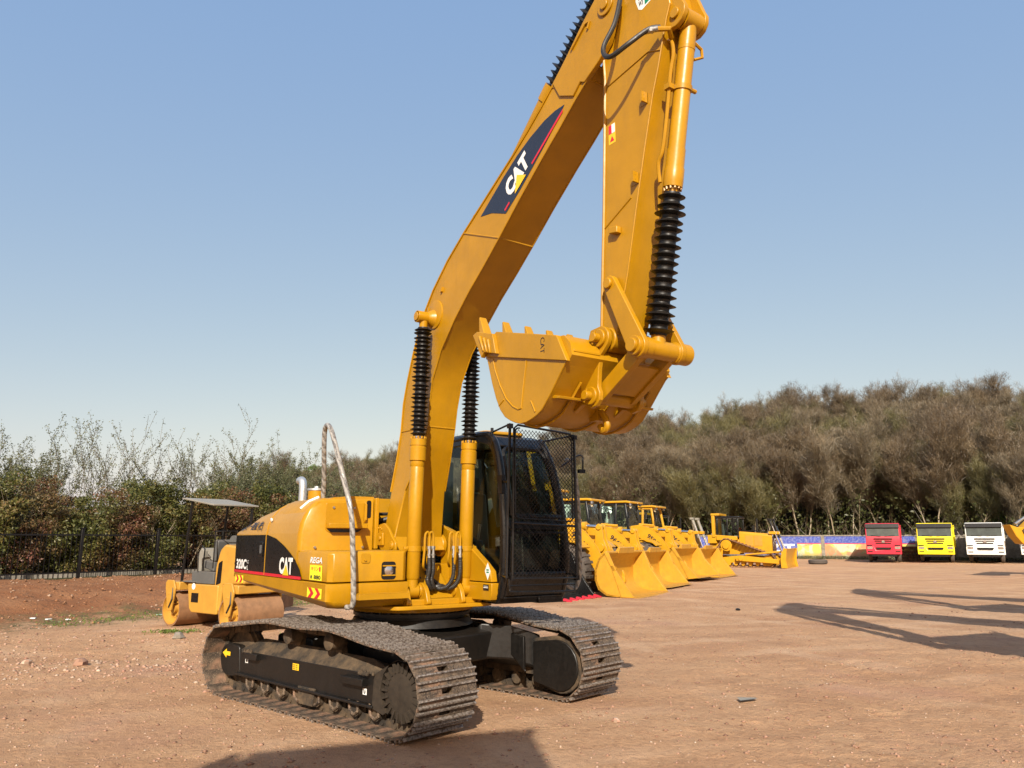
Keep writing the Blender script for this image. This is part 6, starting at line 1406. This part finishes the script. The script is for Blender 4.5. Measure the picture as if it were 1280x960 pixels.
def twigs_np(tips, rnd_, per=5, L=.55, w_=.022):
    P = np.array([list(t[0]) for t in tips]); D = np.array([list(t[1]) for t in tips]); P = np.repeat(P, per, 0); D = np.repeat(D, per, 0); n = len(P)
    D = D + rnd_.normal(size=(n, 3))*.6; D[:, 2] += .22; D /= np.linalg.norm(D, axis=1)[:, None]
    P = P + rnd_.normal(size=(n, 3))*.14 - D*L*.4; u = np.cross(D, rnd_.normal(size=(n, 3))); u /= np.linalg.norm(u, axis=1)[:, None]
    l = (L*(.5+.9*rnd_.rand(n)))[:, None]
    V = np.stack([P-u*w_/2, P+u*w_/2, P+D*l+u*w_*.2, P+D*l-u*w_*.2], 1).reshape(-1, 3); return V, np.arange(4*n).reshape(n, 4)
def join_np(parts):
    V = []; F = []; o = 0
    for v, f in parts: V.append(v); F.append(f+o); o += len(v)
    return np.concatenate(V), np.concatenate(F)

PROTO = {}
def bare_proto(i, h, stems, col):
    r_ = random.Random(100+i); nr = np.random.RandomState(200+i)
    segs, tips = grow(r_, (0, 0, -.3), h, stems, .22+.12*r_.random(), 3, 4, .115, 2)
    root = empty('bare_tree', (0, -400, 0)); mains = [s for s in segs if s[2] > .020]; fine = [s for s in segs if s[2] <= .020]
    V, F = tubes_np(mains, 5); mesh_np('trunk', V, F, 'bark_mat', parent=root, smooth=True)
    fine = [(a, b_, max(x, .010), max(y, .007)) for a, b_, x, y in fine]
    V, F = join_np([tubes_np(fine, 3), twigs_np(tips, nr, 8, .55, .020)]); mesh_np('crown', V, F, col, parent=root)
    return root
BARE = [bare_proto(i, (9.2, 8.2, 9.8, 7.4, 8.8)[i], (2, 3, 3, 4, 2)[i], ('twig_brown', 'twig_olive', 'twig_brown', 'twig_olive', 'twig_grey')[i]) for i in range(5)]
def leafy_proto(i, h, R_, mat, n=5200, ls=.20, name='leafy_tree'):
    r_ = random.Random(300+i); nr = np.random.RandomState(300+i); segs, tips = grow(r_, (0, 0, -.3), h*.8, 2, .2, 2, 3, .12)
    root = empty(name, (0, -400, 0)); V, F = tubes_np(segs, 4); mesh_np('trunk', V, F, 'bark_mat', parent=root, smooth=True)
    cl = []
    for k in range(34):
        a = r_.uniform(0, 6.28); rr = R_*math.sqrt(r_.random()); z = h*(.42+.5*r_.random()); f = 1-abs(z/h-.62)*1.1; cl.append((math.cos(a)*rr*f, math.sin(a)*rr*f, z, r_.uniform(.4, .85)*R_*.45))
    C = []
    for k in range(n):
        x, y, z, s = cl[nr.randint(len(cl))]; d = nr.normal(size=3); d /= np.linalg.norm(d); rr = s*(.55+.5*nr.rand()); C.append((x+d[0]*rr, y+d[1]*rr, z+d[2]*rr*.75))
    V, F = leaves(np.array(C), ls, nr, aspect=.7); mesh_np('crown', V, F, mat, parent=root); return root
LEAFY = [leafy_proto(0, 8.5, 3.0, 'leaf_fresh'), leafy_proto(1, 7.0, 3.2, 'leaf_dull', ls=.24), leafy_proto(2, 9.5, 2.8, 'leaf_dull', ls=.22)]

# ---- woodland on the slope beyond the wall
def frame_x(x, y, z):
    Yc = y*math.cos(.2) + (z-1.72)*.199; return 640+961*x/max(.1, Yc)
tr_rnd = random.Random(21); spots = []
e = 3.0; row = 0
while e < 58:
    st_ = 3.5 + e*.045
    t = -20 + (row % 2)*st_*.5
    while t < 118:
        tt = t + tr_rnd.uniform(-.9, .9); ee = e + tr_rnd.uniform(-.9, .9); p = wpt(tt, ee); fx_ = frame_x(p.x, p.y, 5)
        if -30 < fx_ < 1330 and not (fx_ < 330 ): spots.append((p.x, p.y, tt, ee, fx_))
        t += st_
    e += st_*1.0; row += 1
spots.sort(key=lambda s: math.hypot(s[0], s[1])); 
print('tree spots', len(spots)); 
if len(spots) > 285:
    keep = set(tr_rnd.sample(range(len(spots)), 285)); spots = [s for i, s in enumerate(spots) if i in keep]
firsts = {}
fresh_at = [(385, 50), (372, 46), (400, 52), (455, 52), (466, 48), (486, 52), (440, 30), (395, 34), (810, 52), (835, 52), (850, 46), (1240, 5), (1255, 12)]
fresh_idx = set()
for fx0, fe in fresh_at:
    j = min(range(len(spots)), key=lambda i: abs(spots[i][4]-fx0) + abs(spots[i][3]-fe)*3 + (1e6 if i in fresh_idx else 0)); fresh_idx.add(j)
for i, (x, y, tt, ee, fx_) in enumerate(spots):
    z = hgt(x, y); kind = 'bare'
    if i in fresh_idx: src = LEAFY[0]; kind = 'fresh'
    elif fx_ < 520 and tr_rnd.random() < .35: src = LEAFY[tr_rnd.choice((0, 1, 2))]; kind = 'fresh' if src is LEAFY[0] else 'green'
    elif ee < 16 and tr_rnd.random() < .09: src = LEAFY[1+tr_rnd.randrange(2)]; kind = 'green'
    else: src = BARE[tr_rnd.randrange(5)]
    s = tr_rnd.uniform(.72, .98)*(1.0 if kind != 'green' else .8)
    if fx_ < 720: s *= .92
    o = copy_tree(src, (x, y, z), tr_rnd.uniform(0, 6.28), scale=(s*1.15, s*1.15, s*1.05))
    lab = {'bare': ('leafless brown tree on the wooded slope beyond the wall', 'bare trees on the slope beyond the wall'), 'fresh': ('tree with a bright fresh green crown on the wooded slope', 'fresh green trees on the slope'), 'green': ('dull green leafy tree on the slope beyond the wall', 'dull green trees beyond the wall')}[kind]
    tag(o, lab[0], 'tree', lab[1])
for r_ in BARE+LEAFY:
    for c in list(r_.children): bpy.data.objects.remove(c)
    bpy.data.objects.remove(r_)
# undergrowth (uncountable): low tangle of twigs and dull leaves on the slope
nu = 90000; T_ = rs.uniform(-22, 118, nu); E_ = 1.2 + 52*rs.rand(nu)**1.6; X_ = WA[0]+WD[0]*T_+WN[0]*E_; Y_ = WA[1]+WD[1]*T_+WN[1]*E_
clump = fbm(X_*.35, Y_*.35, 3)+.5; Z_ = height(X_, Y_) + rs.rand(nu)**1.2*(1.0+9*clump)
V, F = leaves(np.stack([X_, Y_, Z_], 1), .30, rs, aspect=.5, var=.9); ug = mesh_np('undergrowth', V, F, 'leaf_dull'); ug['kind'] = 'stuff'; ug['label'] = 'tangled undergrowth on the slope'
nu = 30000; T_ = rs.uniform(-22, 118, nu); E_ = 1.0 + 54*rs.rand(nu)**1.3; X_ = WA[0]+WD[0]*T_+WN[0]*E_; Y_ = WA[1]+WD[1]*T_+WN[1]*E_; Z_ = height(X_, Y_) + rs.rand(nu)*3.2
tips_ = [(Vector((X_[i], Y_[i], Z_[i])), Vector((0, 0, 1)), 1) for i in range(nu)]
V, F = twigs_np(tips_, rs, 1, 1.5, .035); br = mesh_np('brushwood', V, F, 'twig_brown'); br['kind'] = 'stuff'; br['label'] = 'thin brushwood between the trees'

# ---- photinia hedge behind the fence
def hedge_proto(i, h, mat):
    r_ = random.Random(500+i); nr = np.random.RandomState(500+i); root = empty('hedge_shrub', (0, -400, 0))
    segs, tips = grow(r_, (0, 0, -.1), h*.75, 4, .3, 1, 3, .035); V, F = tubes_np(segs, 4); mesh_np('stem', V, F, 'bark_mat', parent=root)
    cl = []
    for k in range(46):
        a = r_.uniform(0, 6.28); rr = 1.05*math.sqrt(r_.random()); z = .15+(h-.45)*r_.random()**.95; cl.append((math.cos(a)*rr, math.sin(a)*rr, z, r_.uniform(.22, .46)))
    cl = np.array(cl); n = 11000; k = nr.randint(len(cl), size=n); d = nr.normal(size=(n, 3)); d /= np.linalg.norm(d, axis=1)[:, None]; rr = (cl[k, 3]*(.45+.65*nr.rand(n)))[:, None]
    C = cl[k, :3] + d*rr*[1, 1, .85]
    V, F = leaves(C, .10, nr, aspect=.42, var=.7); mesh_np('foliage', V, F, mat, parent=root)
    return root
HP_ = [hedge_proto(0, 3.1, 'leaf_photinia'), hedge_proto(1, 3.35, 'leaf_photinia'), hedge_proto(2, 3.2, 'leaf_redder'), hedge_proto(3, 2.9, 'leaf_photinia')]
hr = random.Random(4); t = -9.0; k = 0
hl = ['green and red leafed hedge shrub growing behind the black iron fence', 'reddish leafed hedge shrub growing behind the black iron fence']
while t < 25:
    src = HP_[2] if k % 5 == 3 or t > 13 and k % 2 else HP_[(k*7) % 4]
    q = fpt(t, 1.75+hr.uniform(-.25, .25)); s = hr.uniform(.92, 1.12); red = src is HP_[2]
    o = copy_tree(src, (q.x, q.y, .5 if q.y < 36 else max(.1, hgt(q.x, q.y))), hr.uniform(0, 6.28), scale=(s*1.05, s*1.05, s)); tag(o, hl[1 if red else 0], 'hedge shrub', 'reddish hedge shrubs' if red else 'green hedge shrubs')
    t += 1.35; k += 1
for t in np.arange(-10, 26, 2.1):
    q = fpt(float(t), 3.6+hr.uniform(-.3, .3)); o = copy_tree(HP_[hr.randrange(4)], (q.x, q.y, .45), hr.uniform(0, 6.28), scale=(1.15, 1.15, 1.08)); tag(o, 'taller hedge shrub in the back row behind the iron fence', 'hedge shrub', 'back row of hedge shrubs')
for r_ in HP_:
    for c in list(r_.children): bpy.data.objects.remove(c)
    bpy.data.objects.remove(r_)
# ---- saplings with opening buds above the hedge
def sapling(px_, D, h, seed, label, n_leaf=9, spread=.25, stems=3, mat='leaf_olive', group=None, name='young_tree', zb=.5):
    r_ = random.Random(seed); nr = np.random.RandomState(seed); x = (px_-640)/961*D*.985
    root = empty(name, (x, D, zb), 0, label, 'young tree', group)
    segs, tips = grow(r_, (0, 0, -.1), h, stems, spread, 2, 2, .040)
    segs = [(a, b_, max(r0_, .007), max(r1_, .005)) for a, b_, r0_, r1_ in segs]
    V, F = tubes_np(segs, 4); mesh_np('branches', V, F, 'twig_grey', parent=root)
    ends = [t_[0] for t_ in tips] + [Vector(s[0]).lerp(Vector(s[1]), r_.random()) for s in segs if s[2] < .02]
    C = np.repeat(np.array([list(p) for p in ends]), max(1, n_leaf//3), 0); C = C + nr.normal(size=C.shape)*.06
    V, F = leaves(C, .075, nr, aspect=.5); mesh_np('buds', V, F, mat, parent=root); return root
sapling(100, 31, 4.9, 31, 'tall budding young tree rising highest above the left part of the hedge', stems=4, spread=.32)
sapling(22, 30, 4.5, 32, 'olive leaved young tree at the far left edge above the hedge', n_leaf=24, stems=4)
sapling(160, 32, 4.1, 33, 'slim budding young tree between the two tallest ones above the hedge', stems=2, spread=.2)
sapling(243, 34, 5.0, 34, 'fan shaped budding young tree above the hedge behind the roller', stems=4, spread=.30)
sapling(205, 33, 3.9, 35, 'low pale budding tree just topping the hedge behind the roller canopy', n_leaf=14, stems=3)
for i, (px_, D, h) in enumerate(((-10, 31, 4.0), (62, 34, 3.6), (300, 36, 4.0), (325, 40, 4.6), (350, 42, 4.9), (375, 43, 5.0), (400, 45, 4.4), (310, 44, 4.7), (340, 47, 4.9), (425, 50, 4.2), (460, 52, 4.4), (285, 40, 3.9), (480, 52, 3.9))):
    sapling(px_, D, h, 60+i, 'pale olive shrub with thin upright shoots behind the hedge', n_leaf=24 if i < 2 else 36, stems=6, spread=.45, group='pale olive shrubs behind the hedge', name='olive_shrub', zb=.3)

# ---- weeds at the foot of the wall and of the bank, straw and litter
nw = 9000; T_ = rs.uniform(-16, 24, nw); X_ = WA[0]+WD[0]*T_-WN[0]*rs.rand(nw)**1.5*1.6; Y_ = WA[1]+WD[1]*T_-WN[1]*rs.rand(nw)**1.5*1.6
V, F = leaves(np.stack([X_, Y_, height(X_, Y_)+rs.rand(nw)*.28], 1), .16, rs, aspect=.25); wd = mesh_np('weeds', V, F, 'leaf_olive'); wd['kind'] = 'stuff'; wd['label'] = 'dry weeds along the foot of the wall'
nw = 5200; d_ = 7.2+rs.normal(size=nw)*.45; T_ = rs.uniform(-10, 14, nw); keep = fbm(T_*.9, d_*0+3, 3) > -.02; T_ = T_[keep]; d_ = d_[keep]
X_ = FA[0]+FDIR[0]*T_+FN_[0]*d_; Y_ = FA[1]+FDIR[1]*T_+FN_[1]*d_
V, F = leaves(np.stack([X_, Y_, height(X_, Y_)+rs.rand(len(X_))*.06], 1), .055, rs, aspect=.3); wd = mesh_np('grass', V, F, 'leaf_fresh'); wd['kind'] = 'stuff'; wd['label'] = 'thin grass at the foot of the bank'
# ================================================================== stones, litter, small things, machines out of frame
def stones(name, n, xr, yr, s0, s1, mat, seed, dens=None, flat=.6):
    r_ = np.random.RandomState(seed); X_ = r_.uniform(*xr, n); Y_ = r_.uniform(0, 1, n)**1.6*(yr[1]-yr[0])+yr[0]; X_ = X_*(Y_/yr[1])**.9
    if dens is not None: k = dens(X_, Y_, r_); X_, Y_ = X_[k], Y_[k]
    n = len(X_); s = s0+(s1-s0)*r_.rand(n)**4
    base = np.array([(1,0,0),(-1,0,0),(0,1,0),(0,-1,0),(0,0,1),(0,0,-1)], float); fc_ = np.array([(0,2,4),(2,1,4),(1,3,4),(3,0,4),(2,0,5),(1,2,5),(3,1,5),(0,3,5)])
    P = base[None]*(1+.5*r_.normal(size=(n, 6, 1))*.5)*s[:, None, None]*np.array([1, 1, flat]) ; a = r_.uniform(0, 6.28, n); c, s2 = np.cos(a)[:, None], np.sin(a)[:, None]
    P = np.stack([P[..., 0]*c-P[..., 1]*s2, P[..., 0]*s2+P[..., 1]*c, P[..., 2]], -1) + np.stack([X_, Y_, height(X_, Y_)+s*.15], 1)[:, None]
    V = P.reshape(-1, 3); F = (fc_[None]+np.arange(n)[:, None, None]*6).reshape(-1, 3)
    o = mesh_np(name, V, F, mat); o['kind'] = 'stuff'; return o
def stone_mat(name, cols):
    m, n, b, L = nt(name); g = n.nodes.new('ShaderNodeNewGeometry'); r = ramp(n, g.outputs['Random Per Island'], [(i/(len(cols)-1), c) for i, c in enumerate(cols)]); L.new(r.outputs[0], b.inputs['Base Color']); b.inputs['Roughness'].default_value = .9; M[name] = m
stone_mat('gravel_mix', [(.20,.11,.07), (.36,.21,.14), (.42,.27,.19), (.30,.15,.10), (.42,.30,.21), (.26,.17,.12), (.46,.37,.28)])
stone_mat('clod_mix', [(.17,.09,.055), (.26,.145,.09), (.33,.19,.125), (.22,.12,.08)])
stones('gravel', 15000, (-15, 16), (5.2, 24), .003, .017, 'gravel_mix', 1)['label'] = 'fine gravel scattered over the yard'
stones('dirt_clods', 14000, (-15, 16), (5.2, 22), .004, .032, 'clod_mix', 2, lambda x, y, r: (fbm(x*.9, y*.9, 3)+r.rand(len(x))*.25) > .10, .5)['label'] = 'small clods of dry earth'
def rubble_d(x, y, r): return (np.abs(y-(11.2-.0*x)) < .9+.6*r.normal(size=len(x))) & (x < -1.2)
stones('rubble', 34000, (-22, 6), (8.5, 20), .005, .040, 'gravel_mix', 3, lambda x, y, r: (x < -1.6) & ((np.exp(-((y-11.4)/1.1)**2)+.5*np.exp(-((y-14.5)/1.4)**2))*(.55+fbm(x*.8, y*.8, 3)) > r.rand(len(x))*.62), .55)['label'] = 'band of broken pink rubble left of the tracks'
nb = 9000; T_ = rs.uniform(-10, 12, nb); D_ = rs.uniform(.3, 7.6, nb)
def bank_stones():
    base = np.array([(1,0,0),(-1,0,0),(0,1,0),(0,-1,0),(0,0,1),(0,0,-1)], float); fc_ = np.array([(0,2,4),(2,1,4),(1,3,4),(3,0,4),(2,0,5),(1,2,5),(3,1,5),(0,3,5)])
    X_ = FA[0]+FDIR[0]*T_+FN_[0]*D_; Y_ = FA[1]+FDIR[1]*T_+FN_[1]*D_; s = .008+.045*rs.rand(nb)**6
    P = base[None]*(1+.25*rs.normal(size=(nb, 6, 1)))*s[:, None, None]*np.array([1, 1, .7]) + np.stack([X_, Y_, height(X_, Y_)+s*.1], 1)[:, None]
    return P.reshape(-1, 3), (fc_[None]+np.arange(nb)[:, None, None]*6).reshape(-1, 3)
stone_mat('bank_mix', [(.13,.06,.03), (.24,.11,.05), (.33,.17,.085), (.18,.085,.04), (.38,.26,.18)])
V, F = bank_stones(); o = mesh_np('bank_clods', V, F, 'bank_mix'); o['kind'] = 'stuff'; o['label'] = 'red clods on the earth bank'
def rock(name, x, y, s, mat, label, seed, cat='stone', flat=.6):
    r_ = random.Random(seed); b = MB(); rings = []
    for k, (z, q) in enumerate(((0, .8), (.25, 1), (.6, .85), (.9, .45))): rings.append([(math.cos(a*math.pi/4)*s*q*r_.uniform(.75, 1.2), math.sin(a*math.pi/4)*s*q*.75*r_.uniform(.75, 1.2), z*s*flat*1.6) for a in range(8)])
    b.loft(rings); o = b.build(name, mat, None, loc=(x, y, hgt(x, y)-s*.1), rotz=r_.uniform(0, 6), smooth=20); tag(o, label, cat); return o
rock('broken_brick', -6.05, 11.35, .13, 'clod_mix', 'dark broken brick standing up in the rubble at the left', 1)
rock('stone', -6.9, 11.5, .08, 'gravel_mix', 'pale flat stone left of the dark broken brick', 2)
rock('stone', -5.9, 14.2, .14, 'old_concrete', 'chunk of pale concrete lying in front of the roller', 3)
rock('stone', 1.0, 7.9, .05, 'gravel_mix', 'small pale stone right of the near crawler track', 4)
rock('stone', .25, 8.4, .035, 'gravel_mix', 'little pebble between the two crawler tracks ends', 5)
rock('clod', 5.6, 19.8, .07, 'black_frame', 'dark lump of earth in the middle of the empty yard', 6, 'clod')
b = MB(); b.poly([(0, 0, .012), (.22, .03, .018), (.24, .12, .012), (.03, .13, .02)]); o = b.build('plastic_sheet', 'canopy_sheet', None, loc=(2.46, 8.8, .012), rotz=.2, smooth=0); tag(o, 'small pale plastic scrap lying on the dirt in the right foreground', 'litter')
for i, (x, y, m_) in enumerate(((-10.3, 17.2, 'decal_white'), (-10.0, 17.25, 'decal_white'), (-9.6, 17.3, 'decal_white'), (-8.2, 18.6, 'curtain'))):
    b = MB(); b.prism(rpoly([(-.06, -.04), (.07, -.04), (.05, .04), (-.05, .04)], .015), 0, .025, 'z'); o = b.build('litter_piece', m_, None, loc=(x, y, hgt(x, y)), rotz=i*1.3, bevel=.01); tag(o, 'crumpled white litter at the foot of the earth bank', 'litter', 'litter at the foot of the bank')
rubP = random.Random(9)
# grass tuft and wire in front of the roller
for i, (px_, py_) in enumerate(((-6.4, 15.2), (-3.6, 15.0))):
    nn_ = 240; C = np.stack([px_+rs.normal(size=nn_)*.25, py_+rs.normal(size=nn_)*.12, rs.rand(nn_)*.05], 1); C[:, 2] += height(C[:, 0], C[:, 1]); V, F = leaves(C, .06, rs, aspect=.3); o = mesh_np('grass_tuft', V, F, 'leaf_fresh'); tag(o, ('small green grass tuft in front of the roller drum', 'small green grass tuft beyond the near crawler track')[i], None, None, 'stuff')
# old tyre by the wall, scrap track chains between the trucks
b = MB(); b.rev((0, 0, 0), (0, 0, .34), [(0, .38), (.02, .60), (.08, .66), (.26, .66), (.32, .60), (.34, .38)], 26, cap=False); b.rev((0, 0, .02), (0, 0, .32), [(0, .40), (.30, .40)], 26, cap=False)
o = b.build('tyre', 'tyre', None, loc=(22.3, 57.5, hgt(22.3, 57.5))); tag(o, 'old black tyre lying flat beside the blade of the front bulldozer', 'tyre')
def scrap(x, y):
    root = empty('track_chain_pile', (x, y, hgt(x, y)), R(20), 'pile of rusty track chains between the red and yellow trucks', 'scrap pile'); r_ = random.Random(3)
    for lay in range(4):
        b = MB()
        for k in range(9): b.obox((k*.24-1.0+lay*.05, r_.uniform(-.06, .06), .16+lay*.30), (.105, 0, .02), (0, .42, 0), (0, 0, .12))
        b.build('track_chain', 'track_steel', root, bevel=.01)
scrap(32.6, 64.5)
b = MB(); b.box(-1.4, 1.4, -.5, .5, 0, .05); 
for k in range(14): b.cyl((-1.3+k*.2, -.5, .12+.05*math.sin(k)), (-1.3+k*.2+.05, .5, .14+.05*math.cos(k)), .05, n=6)
o = b.build('brushwood_stack', 'wood_brown', None, loc=(40.2, 63.5, hgt(40.2, 63.5)), rotz=R(-32)); tag(o, 'low stack of sticks against the wall right of the white truck', 'stick pile')

# excavators outside the frame, plus a loader and truck added to cast shadows
E1 = copy_tree(ex, (11.85, 6.6, 0), R(180), 'large excavator outside the frame whose boom shadow crosses the yard'); E1.scale = (1.3,)*3
E2 = copy_tree(ex, (16.1, 14.0, 0), R(180), 'second large excavator outside the frame at the right'); E2.scale = (1.2,)*3
for q in (E1, E2): q['group'] = 'excavators outside the frame at the right'
L5 = copy_tree(L2, (-10.9, 8.0, 0), R(20), 'added wheel loader outside the frame at the left, there for its shadow'); L5['group'] = 'machines added outside the frame for their shadows'  # unseen loader added to throw the shadow at the left edge
TR5 = make_truck((.5, -8.6, 0), R(-70), 'added dump truck with raised body behind the camera, there for its shadow', 'white_paint', 'machines added outside the frame for their shadows', raised=52)  # unseen truck added, body tipped so its shadow covers the near foreground
